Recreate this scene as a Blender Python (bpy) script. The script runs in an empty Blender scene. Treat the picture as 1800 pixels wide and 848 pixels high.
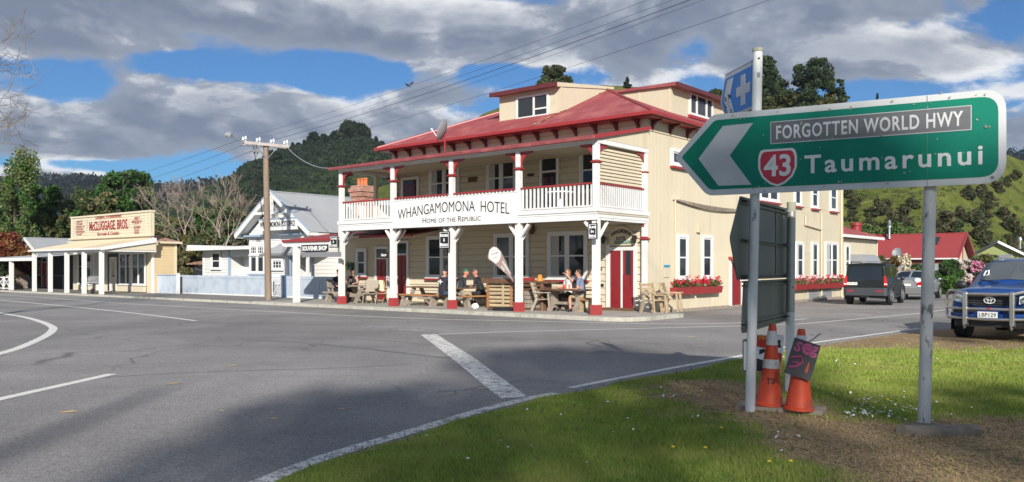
import bpy, bmesh, math, random
import numpy as np
from mathutils import Vector, Matrix, Euler
from math import sin, cos, pi, radians as R

S = bpy.context.scene
C = S.collection
random.seed(7)
np.random.seed(7)

# ------------------------------------------------------------------ camera
F, HC, CX, HY = 1470.0, 1.6, 900.0, 471.0          # focal length and horizon, in photo pixels
cam = bpy.data.cameras.new('camera')
cam.sensor_width = 36.0
cam.lens = 36.0 * F / 1800.0
cam.shift_y = (HY - 424.0) / 1800.0
cam.clip_start, cam.clip_end = 0.1, 6000.0
cam_o = bpy.data.objects.new('camera', cam)
C.objects.link(cam_o)
cam_o.location = (0, 0, HC)
cam_o.rotation_euler = (pi / 2, 0, 0)
S.camera = cam_o

# ------------------------------------------------------------------ light
SUN_EL, SUN_AZ = R(24.0), math.atan2(0.063, -0.998)
sun = bpy.data.lights.new('sun', 'SUN')
sun.energy = 4.4
sun.angle = R(0.8)
sun.color = (1.0, 0.955, 0.885)
sun_o = bpy.data.objects.new('sun', sun)
C.objects.link(sun_o)
sd = Vector((sin(SUN_AZ) * cos(SUN_EL), cos(SUN_AZ) * cos(SUN_EL), sin(SUN_EL)))
sun_o.rotation_euler = (-sd).to_track_quat('-Z', 'Y').to_euler()
sun_o.location = sd * 60

S.view_settings.view_transform = 'Standard'
S.view_settings.look = 'None'
S.view_settings.exposure = 0.5
S.view_settings.gamma = 1.0

def build_world():
 w = bpy.data.worlds.new('World')
 S.world = w
 w.use_nodes = True
 nt = w.node_tree
 N, L = nt.nodes, nt.links
 for n in list(N):
  N.remove(n)

 def nd(t, **kw):
  n = N.new(t)
  for k, v in kw.items():
   setattr(n, k, v)
  return n

 def math_(op, a, b=None, clamp=False):
  n = nd('ShaderNodeMath', operation=op, use_clamp=clamp)
  for i, v in enumerate((a, b)):
   if v is None:
    continue
   if isinstance(v, (int, float)):
    n.inputs[i].default_value = v
   else:
    L.new(v, n.inputs[i])
  return n.outputs[0]

 sky = nd('ShaderNodeTexSky', sky_type='NISHITA')
 sky.sun_disc = False
 sky.sun_elevation = SUN_EL
 sky.sun_rotation = SUN_AZ
 sky.air_density, sky.dust_density, sky.ozone_density = 1.0, 0.25, 3.5
 geo = nd('ShaderNodeTexCoord')
 d = geo.outputs['Generated']
 sep = nd('ShaderNodeSeparateXYZ')
 L.new(d, sep.inputs[0])
 x, y, z = sep.outputs
 # cloud deck: the view direction meets a flat layer overhead
 zz = math_('ADD', math_('MAXIMUM', z, 0.0), 0.27)

 def layer(dz, scale, detail, off=(0, 0, 0), rough=0.55):
  den = math_('ADD', zz, dz)
  comb = nd('ShaderNodeCombineXYZ')
  L.new(math_('DIVIDE', x, den), comb.inputs[0])
  L.new(math_('DIVIDE', y, den), comb.inputs[1])
  mp = nd('ShaderNodeMapping')
  mp.inputs['Location'].default_value = off
  L.new(comb.outputs[0], mp.inputs[0])
  n = nd('ShaderNodeTexNoise')
  n.inputs['Scale'].default_value = scale
  n.inputs['Detail'].default_value = detail
  n.inputs['Roughness'].default_value = rough
  n.inputs['Distortion'].default_value = 0.25
  L.new(mp.outputs[0], n.inputs['Vector'])
  return n.outputs['Fac']

 OFF = (3.1, 1.7, 0.4)
 base = layer(0.0, 2.3, 9.0, OFF, 0.56)
 upper = layer(0.030, 2.3, 9.0, OFF, 0.56)     # the same deck a little higher up: what lies above each point
 # openings (-) and banks (+) of cloud, as (px, py, half width, half height, amount)
 BL = [(300, 113, 250, 17, -.24), (120, 158, 70, 34, -.24), (640, 130, 100, 22, -.26), (60, 118, 100, 12, -.12), (752, 72, 26, 34, -.16), (772, 198, 50, 14, -.16), (110, 287, 90, 12, -.2), (430, 10, 40, 14, -.2),
  (915, 137, 110, 20, -.22), (1180, 185, 80, 22, -.18), (1540, 165, 190, 22, -.20), (1792, 15, 46, 40, -.25), (1790, 190, 60, 20, -.14), (560, 150, 60, 12, -.08),
  (430, 190, 240, 50, .20), (800, 165, 90, 28, .12), (110, 225, 170, 45, .17), (170, 95, 110, 17, .16), (560, 35, 460, 48, .16), (1300, 60, 420, 80, .18), (1620, 95, 220, 36, .14), (330, 262, 330, 24, .12),
  (1000, 170, 40, 18, .06), (1780, 235, 60, 20, .14), (60, 45, 160, 40, .12), (600, 225, 260, 40, .16), (1560, 15, 180, 26, .16), (1020, 60, 160, 60, .1)]
 total = None
 for px, py, hw, hh, amt in BL:
  c = Vector(((px - CX) / F, 1.0, (HY - py) / F))
  ln = c.length
  c.normalize()
  sx_, sz_ = F * ln / hw, F * ln / hh
  mp = nd('ShaderNodeMapping')
  mp.inputs['Scale'].default_value = (sx_, 3.0, sz_)
  mp.inputs['Location'].default_value = (-c.x * sx_, -c.y * 3.0, -c.z * sz_)
  L.new(d, mp.inputs[0])
  ln_ = nd('ShaderNodeVectorMath', operation='LENGTH')
  L.new(mp.outputs[0], ln_.inputs[0])
  mr = nd('ShaderNodeMapRange', interpolation_type='SMOOTHSTEP')
  mr.inputs[1].default_value, mr.inputs[2].default_value = 1.7, 0.25
  mr.inputs[3].default_value, mr.inputs[4].default_value = 0.0, amt * .72
  L.new(ln_.outputs['Value'], mr.inputs[0])
  total = mr.outputs[0] if total is None else math_('ADD', total, mr.outputs[0])
 total = math_('ADD', total, math_('MULTIPLY', math_('SUBTRACT', layer(0.0, 7.0, 7.0, (1.0, 5.0, 2.0), 0.62), 0.5), 0.26))
 dens = math_('ADD', base, total)
 dens_u = math_('ADD', upper, total)
 cov = nd('ShaderNodeMapRange', interpolation_type='SMOOTHSTEP')
 cov.inputs[1].default_value, cov.inputs[2].default_value = 0.44, 0.56
 L.new(dens, cov.inputs[0])
 # lit tops against grey undersides
 lit = nd('ShaderNodeMapRange', interpolation_type='SMOOTHSTEP')
 lit.inputs[1].default_value, lit.inputs[2].default_value = -0.045, 0.085
 L.new(math_('SUBTRACT', dens, dens_u), lit.inputs[0])
 thick = nd('ShaderNodeMapRange', interpolation_type='SMOOTHSTEP')
 thick.inputs[1].default_value, thick.inputs[2].default_value = 0.46, 0.74
 thick.inputs[3].default_value, thick.inputs[4].default_value = 1.0, 0.0
 L.new(dens, thick.inputs[0])
 fine = layer(0.0, 4.5, 6.0, (1.0, 5.0, 2.0), 0.6)
 fac = math_('ADD', math_('MULTIPLY', lit.outputs[0], 0.50), math_('MULTIPLY', thick.outputs[0], 0.42))
 fac = math_('ADD', fac, math_('MULTIPLY', math_('SUBTRACT', fine, 0.5), 0.5))
 fac = math_('ADD', fac, 0.055)
 ramp = nd('ShaderNodeValToRGB')
 e = ramp.color_ramp.elements
 e[0].position, e[0].color = 0.12, (0.135, 0.162, 0.220, 1)
 e[1].position, e[1].color = 0.98, (0.68, 0.68, 0.68, 1)
 k = e.new(0.5)
 k.color = (0.222, 0.250, 0.305, 1)
 L.new(fac, ramp.inputs[0])
 tint = nd('ShaderNodeMix', data_type='RGBA', blend_type='MULTIPLY')
 tint.inputs[0].default_value = 1.0
 tint.inputs[7].default_value = (0.44, 0.80, 1.13, 1)
 L.new(sky.outputs[0], tint.inputs[6])
 bg1, bg2 = nd('ShaderNodeBackground'), nd('ShaderNodeBackground')
 bg1.inputs[1].default_value = 0.060
 L.new(tint.outputs[2], bg1.inputs[0])
 L.new(ramp.outputs[0], bg2.inputs[0])
 bg2.inputs[1].default_value = 1.08
 mix = nd('ShaderNodeMixShader')
 L.new(math_('MULTIPLY', cov.outputs[0], 0.97), mix.inputs[0])
 L.new(bg1.outputs[0], mix.inputs[1])
 L.new(bg2.outputs[0], mix.inputs[2])
 out = nd('ShaderNodeOutputWorld')
 L.new(mix.outputs[0], out.inputs[0])

build_world()

# ------------------------------------------------------------------ frames
AX, AY = 0.7675, -0.6410          # along the street front, to the right
BX, BY = 0.6410, 0.7675           # away from the street
P0X, P0Y = 2.64, 26.2             # foot of the hotel's corner post
ROT = math.atan2(AY, AX)

def W(x, y, z=0.0):               # street frame -> world
 return Vector((P0X + x * AX + y * BX, P0Y + x * AY + y * BY, z))

def sx(px, y):                    # street x where the line y is seen at photo column px
 k = (px - CX) / F
 return (k * (P0Y + y * BY) - P0X - y * BX) / (AX - k * AY)

def sy(px, x):                    # street y where the line x is seen at photo column px
 k = (px - CX) / F
 return (k * (P0Y + x * AY) - P0X - x * AX) / (BX - k * BY)

def zf(px, py, y):                # height on the plane of street depth y
 return HC + (HY - py) * W(sx(px, y), y).y / F

def zs(px, py, x):                # height on the plane of street x
 return HC + (HY - py) * W(x, sy(px, x)).y / F

def G(px, py, z=0.0):             # ground point under a photo pixel
 Y = (HC - z) * F / (py - HY)
 return Vector(((px - CX) / F * Y, Y, z))

def at(px, py, Y):
 return Vector(((px - CX) / F * Y, Y, HC + (HY - py) / F * Y))

# ------------------------------------------------------------------ materials
MATS = {}

def mat(name, col, rough=0.6, var=0.12, scale=3.0, bump=0.0, bscale=40.0, metal=0.0, spec=0.5, dirt=None, dscale=1.2,
  dlo=0.55, dhi=0.75, coat=0.0, detail=4.0, stretch=(1, 1, 1), island=0.0, trans=0.0, emis=None):
 """Painted or natural surface: colour broken by noise, an optional second colour in stains, fine relief."""
 if name in MATS:
  return MATS[name]
 m = bpy.data.materials.new(name)
 MATS[name] = m
 m.use_nodes = True
 nt = m.node_tree
 N, L = nt.nodes, nt.links
 b = N['Principled BSDF']
 b.inputs['Roughness'].default_value = rough
 b.inputs['Metallic'].default_value = metal
 b.inputs['Specular IOR Level'].default_value = spec
 b.inputs['Coat Weight'].default_value = coat
 b.inputs['Coat Roughness'].default_value = 0.08
 tc = N.new('ShaderNodeTexCoord')
 mp = N.new('ShaderNodeMapping')
 mp.inputs['Scale'].default_value = stretch
 L.new(tc.outputs['Object'], mp.inputs[0])
 n1 = N.new('ShaderNodeTexNoise')
 n1.inputs['Scale'].default_value = scale
 n1.inputs['Detail'].default_value = detail
 n1.inputs['Roughness'].default_value = 0.6
 L.new(mp.outputs[0], n1.inputs['Vector'])
 oi = N.new('ShaderNodeObjectInfo')
 addr = N.new('ShaderNodeMath')
 addr.operation = 'MULTIPLY_ADD'
 addr.inputs[1].default_value = 0.25
 L.new(oi.outputs['Random'], addr.inputs[0])
 L.new(n1.outputs['Fac'], addr.inputs[2])
 src = addr.outputs[0]
 if island:
  ge = N.new('ShaderNodeNewGeometry')
  ma = N.new('ShaderNodeMath')
  ma.operation = 'MULTIPLY_ADD'
  ma.inputs[1].default_value = island
  L.new(ge.outputs['Random Per Island'], ma.inputs[0])
  L.new(src, ma.inputs[2])
  src = ma.outputs[0]
 mr = N.new('ShaderNodeMapRange')
 mr.inputs[1].default_value, mr.inputs[2].default_value = 0.25, 0.95 + island
 mr.inputs[3].default_value, mr.inputs[4].default_value = 1 - var, 1 + var
 L.new(src, mr.inputs[0])
 mx = N.new('ShaderNodeMix')
 mx.data_type, mx.blend_type = 'RGBA', 'MULTIPLY'
 mx.inputs[0].default_value = 1.0
 mx.inputs[6].default_value = (*col, 1)
 L.new(mr.outputs[0], mx.inputs[7])
 out = mx.outputs[2]
 if dirt:
  n2 = N.new('ShaderNodeTexNoise')
  n2.inputs['Scale'].default_value = dscale
  n2.inputs['Detail'].default_value = 7.0
  n2.inputs['Roughness'].default_value = 0.68
  L.new(mp.outputs[0], n2.inputs['Vector'])
  m2 = N.new('ShaderNodeMapRange')
  m2.inputs[1].default_value, m2.inputs[2].default_value = dlo, dhi
  L.new(n2.outputs['Fac'], m2.inputs[0])
  md = N.new('ShaderNodeMix')
  md.data_type = 'RGBA'
  L.new(m2.outputs[0], md.inputs[0])
  L.new(out, md.inputs[6])
  md.inputs[7].default_value = (*dirt, 1)
  out = md.outputs[2]
 L.new(out, b.inputs['Base Color'])
 if bump:
  n3 = N.new('ShaderNodeTexNoise')
  n3.inputs['Scale'].default_value = bscale
  n3.inputs['Detail'].default_value = 5.0
  L.new(mp.outputs[0], n3.inputs['Vector'])
  bp = N.new('ShaderNodeBump')
  bp.inputs['Strength'].default_value = bump
  bp.inputs['Distance'].default_value = 0.02
  L.new(n3.outputs['Fac'], bp.inputs['Height'])
  L.new(bp.outputs[0], b.inputs['Normal'])
 if trans:
  tr = N.new('ShaderNodeBsdfTranslucent')
  L.new(out, tr.inputs[0])
  ms = N.new('ShaderNodeMixShader')
  ms.inputs[0].default_value = trans
  L.new(b.outputs[0], ms.inputs[1])
  L.new(tr.outputs[0], ms.inputs[2])
  L.new(ms.outputs[0], N['Material Output'].inputs[0])
 if emis:
  b.inputs['Emission Color'].default_value = (*col, 1)
  b.inputs['Emission Strength'].default_value = emis
 return m

def mats():
 mat('cream_paint', (.585, .515, .375), .55, .08, 1.5, .06, 60, dirt=(.47, .39, .27), dscale=1.5, dlo=.54, dhi=.85)
 mat('cream_board', (.60, .52, .375), .55, .07, 1.2, .05, 60, stretch=(.3, 1, 1), dirt=(.5, .42, .3), dscale=2.0, dlo=.58, dhi=.9)
 mat('cream_iron', (.585, .515, .375), .45, .07, 1.2, .04, 80, dirt=(.50, .38, .23), dscale=1.6, dlo=.54, dhi=.84, stretch=(1, 1, .22))
 mat('white_paint', (.71, .70, .675), .5, .05, 2.0, .05, 60, dirt=(.60, .57, .52), dscale=2.4, dlo=.60, dhi=.95)
 mat('white_board', (.66, .655, .64), .55, .05, 1.2, .04, 60, stretch=(.3, 1, 1), dirt=(.66, .64, .6), dscale=1.6, dlo=.6, dhi=.95)
 mat('red_roof', (.245, .055, .058), .5, .14, .9, .05, 30, dirt=(.42, .15, .13), dscale=1.6, dlo=.48, dhi=.8, stretch=(1, .4, 1))
 mat('red_trim', (.30, .030, .032), .42, .12, 2.0, .05, 50, dirt=(.34, .10, .08), dscale=4.0, dlo=.6, dhi=.9)
 mat('red_plinth', (.36, .045, .045), .5, .12, 4.0, .05, 50, dirt=(.35, .17, .14), dscale=5.0, dlo=.56, dhi=.8)
 mat('red_door', (.235, .020, .024), .38, .08, 2.0, .03, 50)
 mat('dark_red', (.11, .022, .025), .45, .08, 2.0)
 mat('rust', (.30, .12, .05), .85, .3, 8.0, .2, 60, dirt=(.5, .42, .34), dscale=6.0, dlo=.5, dhi=.6)
 mat('grey_roof', (.30, .31, .32), .45, .05, .8, .03, 40, dirt=(.33, .33, .33), dscale=.8, dlo=.5, dhi=.8)
 mat('blue_fence', (.44, .49, .54), .6, .10, 1.5, .05, 60, dirt=(.30, .37, .48), dscale=1.6, dlo=.48, dhi=.72)
 mat('blue_trim', (.30, .39, .50), .5, .08, 2.0)
 mat('store_cream', (.62, .55, .40), .6, .06, 1.3, .05, 60, dirt=(.5, .42, .28), dscale=1.6, dlo=.58, dhi=.9)
 mat('store_yellow', (.60, .46, .27), .6, .07, 1.3, .05, 60)
 mat('store_roof', (.58, .49, .34), .5, .06, 1.0, .04, 30, dirt=(.42, .31, .20), dscale=.9, dlo=.55, dhi=.85)
 mat('charcoal', (.028, .032, .04), .55, .2, 2.0, .05, 40)
 mat('black_paint', (.015, .015, .017), .4, .2, 3.0)
 mat('white_letter', (.78, .78, .76), .5, .05)
 mat('black_letter', (.03, .025, .025), .6, .1)
 mat('red_letter', (.28, .025, .03), .6, .25, 6.0)
 mat('bright_red', (.55, .02, .025), .4, .05)
 mat('wood_dark', (.13, .066, .036), .7, .3, 6.0, .25, 40, stretch=(1, 1, 1), dirt=(.22, .13, .08), dscale=3, dlo=.5, dhi=.8)
 mat('wood_warm', (.36, .17, .07), .6, .25, 5.0, .2, 40)
 mat('wood_grey', (.30, .25, .20), .8, .25, 7.0, .3, 50, dirt=(.16, .13, .1), dscale=5, dlo=.5, dhi=.75)
 mat('wood_pale', (.42, .32, .20), .75, .25, 6.0, .25, 40, dirt=(.25, .17, .1), dscale=5, dlo=.5, dhi=.75)
 mat('log_pale', (.46, .36, .22), .7, .2, 5.0, .2, 40)
 mat('pole_wood', (.20, .145, .105), .8, .3, 5.0, .4, 30, stretch=(1, 1, .12), dirt=(.33, .27, .21), dscale=6, dlo=.5, dhi=.75)
 mat('arm_wood', (.45, .40, .38), .8, .2, 6.0, .3, 30, stretch=(.3, 1, 1))
 mat('porcelain', (.82, .82, .82), .25, .03)
 mat('steel_galv', (.44, .44, .42), .42, .14, 7.0, .08, 60, metal=.55, dirt=(.12, .12, .10), dscale=7, dlo=.60, dhi=.70)
 mat('bull_bar', (.52, .51, .49), .30, .08, 4.0, metal=.85)
 mat('emblem_silver', (.78, .78, .78), .25, .03, metal=.25)
 mat('chrome', (.75, .75, .75), .12, .03, metal=1.0)
 mat('post_white', (.78, .78, .76), .5, .06, 5.0, .05, 60, dirt=(.25, .24, .22), dscale=9, dlo=.66, dhi=.74)
 mat('grey_metal', (.30, .30, .30), .5, .1, 4.0, metal=.4)
 mat('sign_back', (.13, .14, .13), .5, .35, 2.2, .05, 40, metal=.25, dirt=(.19, .21, .16), dscale=1.3, dlo=.45, dhi=.75, stretch=(1, 1, .4))
 mat('concrete', (.37, .35, .31), .9, .14, 2.5, .2, 60, dirt=(.27, .25, .22), dscale=1.4, dlo=.5, dhi=.75)
 mat('concrete_old', (.24, .20, .155), .95, .25, 6.0, .5, 40, dirt=(.13, .11, .08), dscale=4, dlo=.5, dhi=.7)
 mat('kerb', (.42, .40, .34), .9, .2, 4.0, .3, 60, dirt=(.24, .24, .16), dscale=3, dlo=.5, dhi=.72)
 mat('footpath_asphalt', (.21, .195, .18), .9, .15, 2.5, .2, 90)
 mat('brick', (.42, .20, .14), .9, .3, 9.0, .3, 60, dirt=(.50, .40, .33), dscale=6, dlo=.5, dhi=.7, island=.6)
 mat('mortar', (.42, .36, .30), .95, .15, 9.0)
 mat('terracotta', (.52, .14, .05), .7, .12, 5.0)
 mat('rubber', (.018, .018, .018), .75, .15, 10.0)
 mat('plastic_black', (.02, .02, .022), .5, .1, 8.0)
 mat('plastic_grey', (.038, .042, .048), .55, .1, 8.0)
 mat('alloy', (.55, .55, .56), .3, .05, metal=.8)
 mat('cone_orange', (.64, .07, .022), .55, .14, 7.0, dirt=(.24, .06, .035), dscale=5, dlo=.48, dhi=.74)
 mat('reflective', (.62, .62, .61), .45, .12, 12.0, dirt=(.33, .33, .33), dscale=11, dlo=.55, dhi=.7)
 mat('plate_white', (.78, .78, .74), .35, .03)
 mat('lamp_red', (.50, .012, .018), .15, .05, coat=.5)
 mat('sand_fabric', (.30, .26, .20), .8, .15)
 mat('flag_brown', (.33, .235, .205), .7, .06)
 mat('flag_white', (.80, .78, .74), .7, .03)
 mat('skin', (.50, .27, .19), .55, .06, 8.0)
 mat('skin_red', (.52, .22, .16), .55, .06, 8.0)
 mat('cloth_black', (.018, .018, .022), .85, .2, 8.0)
 mat('cloth_navy', (.022, .026, .04), .85, .2, 8.0)
 mat('cloth_white', (.75, .74, .72), .85, .06, 8.0)
 mat('cloth_blue', (.16, .20, .30), .85, .12, 8.0)
 mat('cloth_khaki', (.36, .27, .16), .85, .12, 8.0)
 mat('cloth_maroon', (.16, .04, .05), .85, .12, 8.0)
 mat('cloth_denim', (.05, .07, .12), .85, .2, 8.0)
 mat('hair_dark', (.03, .02, .015), .6, .3, 30.0)
 mat('hair_brown', (.16, .08, .04), .6, .3, 30.0)
 mat('beard_grey', (.10, .08, .07), .7, .3, 30.0)
 mat('shoe', (.03, .03, .03), .6, .1)
 mat('ketchup', (.55, .02, .02), .3, .05)
 mat('plastic_white', (.78, .78, .78), .4, .04)
 mat('amber', (.65, .22, .03), .4, .05)
 mat('blue_paint_sign', (.02, .17, .52), .4, .08, 3.0, dirt=(.03, .12, .40), dscale=2, dlo=.5, dhi=.8)
 mat('lichen', (.36, .36, .27), .95, .3, 30.0, .5, 60)
 mat('lichen_dark', (.08, .08, .075), .95, .3, 30.0, .5, 60)
 mat('sign_grey', (.50, .51, .52), .42, .06, 2.0, dirt=(.40, .41, .42), dscale=1.4, dlo=.45, dhi=.7)
 mat('sign_border', (.55, .56, .56), .45, .06, 3.0, dirt=(.40, .40, .37), dscale=3, dlo=.58, dhi=.8)
 mat('sign_green', (.003, .19, .115), .5, .14, 1.1, spec=.2, dirt=(.003, .155, .115), dscale=.9, dlo=.42, dhi=.68)
 mat('sign_panel', (.125, .13, .135), .42, .12, 9.0, stretch=(.15, 1, 1), dirt=(.17, .17, .165), dscale=3, dlo=.5, dhi=.75)
 mat('sign_red', (.47, .012, .035), .38, .08, 3.0)
 mat('sign_white', (.64, .64, .63), .42, .06, 4.0)
 mat('poster_black', (.022, .02, .022), .5, .2, 6.0)
 mat('poster_pink', (.42, .055, .16), .5, .3, 14.0)
 mat('poster_red', (.55, .04, .02), .4, .3, 9.0, dirt=(.75, .33, .04), dscale=6, dlo=.5, dhi=.62)
 mat('yellow_box', (.55, .50, .16), .5, .06)
 mat('green_box', (.02, .14, .10), .5, .06)
 mat('teal_plaque', (.02, .26, .42), .4, .05)
 mat('olive_wall', (.26, .29, .10), .6, .08, 2.0)
 mat('brown_roof', (.28, .20, .175), .6, .08, 1.5)
 mat('bright_red_roof', (.30, .046, .045), .45, .07, .6, .03, 30)
 mat('straw', (.54, .38, .19), .9, .25, 20.0, island=.8)
 mat('bark_grey', (.27, .22, .17), .9, .25, 6.0, .4, 30)
 mat('bark_pale', (.46, .36, .29), .9, .2, 5.0, .3, 30)
 mat('bark_brown', (.13, .095, .07), .9, .25, 6.0, .4, 30)
 mat('wire', (.03, .03, .035), .5, .05)
 mat('curtain_grey', (.42, .42, .40), .8, .1)
 mat('daisy', (.85, .85, .82), .7, .03)
 mat('dandelion', (.75, .5, .02), .7, .05)

 def leaf(nm, c, var=.45, tr=.25):
  mat(nm, c, .6, var, .45, spec=.3, island=.7, trans=tr)
 leaf('leaf_dark', (.052, .080, .032))
 leaf('leaf_green', (.050, .120, .024))
 leaf('leaf_bright', (.075, .155, .025))
 leaf('leaf_olive', (.110, .105, .035))
 leaf('leaf_tan', (.18, .165, .07))
 leaf('leaf_pale', (.135, .170, .055))
 leaf('leaf_red', (.20, .058, .028))
 leaf('leaf_rust', (.22, .11, .035))
 leaf('leaf_pine', (.025, .042, .022))
 leaf('leaf_far', (.012, .022, .018))
 leaf('leaf_cypress', (.065, .100, .032))
 leaf('leaf_scrub', (.105, .095, .048))
 leaf('flower_red', (.62, .02, .05), .25, .15)
 leaf('flower_pink', (.66, .28, .40), .25, .2)
 leaf('flower_pale', (.72, .60, .56), .2, .2)
 leaf('flower_cream', (.68, .62, .48), .2, .2)
 leaf('geranium_pink', (.62, .10, .16), .35, .15)

 # glass: dark and mirror-smooth, the room behind unlit
 def glass(nm, c, r=.04):
  m = mat(nm, c, r, .25, .8, spec=.55)
  return m
 glass('window_glass', (.022, .026, .032))
 glass('car_glass', (.018, .022, .025), .02)
 glass('windscreen', (.07, .08, .085), .02)  # paler than car_glass: the sky's reflection is put into the base colour
 glass('lamp_glass', (.50, .52, .54), .08)

 def carpaint(nm, c, metal=.35):
  mat(nm, c, .30, .03, 2.0, metal=metal, coat=.8)
 carpaint('paint_blue', (.009, .066, .27))
 mat('paint_dark', (.007, .010, .010), .45, .05, 2.0, spec=.35, coat=.15)
 carpaint('paint_silver', (.36, .37, .38), .6)

mats()

# ------------------------------------------------------------------ helpers
def link(o):
 C.objects.link(o)
 return o

def tag(o, label=None, cat=None, group=None, kind=None):
 if label: o['label'] = label
 if cat: o['category'] = cat
 if group: o['group'] = group
 if kind: o['kind'] = kind
 return o

def thing(name, label, cat, loc=(0, 0, 0), rotz=0.0, group=None):
 o = link(bpy.data.objects.new(name, None))
 o.empty_display_size = 0.2
 o.location = loc
 o.rotation_euler = (0, 0, rotz)
 return tag(o, label, cat, group)

def sthing(name, label, cat, x, y, z=0.0, turn=0.0, group=None):
 return thing(name, label, cat, W(x, y, z), ROT + turn, group)

def place(me, name, parent=None, loc=(0, 0, 0), rot=(0, 0, 0), scale=(1, 1, 1), mx=None):
 o = link(bpy.data.objects.new(name, me))
 o.parent = parent
 if mx is not None:
  o.matrix_local = mx
 else:
  o.location, o.rotation_euler, o.scale = loc, rot, scale
 return o

def copy_tree(o, parent=None):
 c = link(o.copy())
 c.parent = parent
 for ch in o.children:
  copy_tree(ch, c)
 return c

class MB:
 """collects shapes and links them as ONE mesh object"""

 def __init__(s):
  s.v, s.f, s.m, s.cur, s.T = [], [], [], 0, None

 def add(s, vs, fs):
  b = len(s.v)
  if s.T is not None:
   vs = [s.T @ Vector(p) for p in vs]
  s.v += [tuple(p) for p in vs]
  s.f += [tuple(i + b for i in f) for f in fs]
  s.m += [s.cur] * len(fs)
  return s

 def box(s, x0, y0, z0, x1, y1, z1):
  vs = [(x0, y0, z0), (x1, y0, z0), (x1, y1, z0), (x0, y1, z0), (x0, y0, z1), (x1, y0, z1), (x1, y1, z1), (x0, y1, z1)]
  return s.add(vs, [(0, 3, 2, 1), (4, 5, 6, 7), (0, 1, 5, 4), (1, 2, 6, 5), (2, 3, 7, 6), (3, 0, 4, 7)])

 def cbox(s, c, h):
  return s.box(c[0] - h[0], c[1] - h[1], c[2] - h[2], c[0] + h[0], c[1] + h[1], c[2] + h[2])

 def bar(s, a, b, w, h, up=(0, 0, 1)):
  """rectangular bar from a to b"""
  a, b = Vector(a), Vector(b)
  d = (b - a).normalized()
  u = Vector(up)
  sd_ = d.cross(u)
  if sd_.length < 1e-4:
   sd_ = Vector((1, 0, 0))
  sd_.normalize()
  u = sd_.cross(d).normalized()
  p = [sd_ * (-w / 2) + u * (-h / 2), sd_ * (w / 2) + u * (-h / 2), sd_ * (w / 2) + u * (h / 2), sd_ * (-w / 2) + u * (h / 2)]
  vs = [a + q for q in p] + [b + q for q in p]
  return s.add(vs, [(0, 3, 2, 1), (4, 5, 6, 7), (0, 1, 5, 4), (1, 2, 6, 5), (2, 3, 7, 6), (3, 0, 4, 7)])

 def prism(s, pts, axis, a0, a1):
  """polygon extruded along an axis; pts are the two other coordinates in xyz order"""
  n = len(pts)

  def mk(p, a):
   return {'x': (a, p[0], p[1]), 'y': (p[0], a, p[1]), 'z': (p[0], p[1], a)}[axis]
  vs = [mk(p, a0) for p in pts] + [mk(p, a1) for p in pts]
  fs = [tuple(range(n))[::-1], tuple(range(n, 2 * n))]
  fs += [(i, (i + 1) % n, n + (i + 1) % n, n + i) for i in range(n)]
  return s.add(vs, fs)

 def path(s, pts, r, n=8, caps=True):
  pts = [Vector(p) for p in pts]
  m = len(pts)
  rs = r if isinstance(r, (list, tuple)) else [r] * m
  vs, fs = [], []
  ref = None
  for i, p in enumerate(pts):
   d = (pts[min(i + 1, m - 1)] - pts[max(i - 1, 0)])
   if d.length < 1e-9:
    d = Vector((0, 0, 1))
   d.normalize()
   if ref is None:
    ref = d.orthogonal().normalized()
   else:
    ref = (ref - d * ref.dot(d))
    if ref.length < 1e-6:
     ref = d.orthogonal()
    ref.normalize()
   q = d.cross(ref)
   for k in range(n):
    a = 2 * pi * k / n
    vs.append(p + (ref * cos(a) + q * sin(a)) * rs[i])
  for i in range(m - 1):
   for k in range(n):
    k2 = (k + 1) % n
    fs.append((i * n + k, i * n + k2, (i + 1) * n + k2, (i + 1) * n + k))
  if caps:
   fs.append(tuple(range(n))[::-1])
   fs.append(tuple((m - 1) * n + k for k in range(n)))
  return s.add(vs, fs)

 def tube(s, a, b, r0, r1=None, n=10, caps=True):
  return s.path([a, b], [r0, r0 if r1 is None else r1], n, caps)

 def lathe(s, prof, n=16, o=(0, 0, 0), axis='z', sq=False):
  vs, fs = [], []
  m = len(prof)
  for r, z in prof:
   for k in range(n):
    a = 2 * pi * (k + (.5 if sq else 0)) / n
    p = (r * cos(a), r * sin(a), z)
    if axis == 'y': p = (p[0], p[2], p[1])
    if axis == 'x': p = (p[2], p[0], p[1])
    vs.append((p[0] + o[0], p[1] + o[1], p[2] + o[2]))
  for i in range(m - 1):
   for k in range(n):
    k2 = (k + 1) % n
    fs.append((i * n + k, i * n + k2, (i + 1) * n + k2, (i + 1) * n + k))
  fs.append(tuple(range(n))[::-1])
  fs.append(tuple((m - 1) * n + k for k in range(n)))
  return s.add(vs, fs)

 def ball(s, c, r, n=10, m=7):
  r = (r, r, r) if isinstance(r, (int, float)) else r
  vs, fs = [(c[0], c[1], c[2] - r[2])], []
  for i in range(1, m):
   t = pi * i / m - pi / 2
   for k in range(n):
    a = 2 * pi * k / n
    vs.append((c[0] + r[0] * cos(t) * cos(a), c[1] + r[1] * cos(t) * sin(a), c[2] + r[2] * sin(t)))
  vs.append((c[0], c[1], c[2] + r[2]))
  for k in range(n):
   fs.append((0, 1 + (k + 1) % n, 1 + k))
   fs.append((len(vs) - 1, 1 + (m - 2) * n + k, 1 + (m - 2) * n + (k + 1) % n))
  for i in range(m - 2):
   for k in range(n):
    a, b = 1 + i * n, 1 + (i + 1) * n
    fs.append((a + k, a + (k + 1) % n, b + (k + 1) % n, b + k))
  return s.add(vs, fs)

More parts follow.
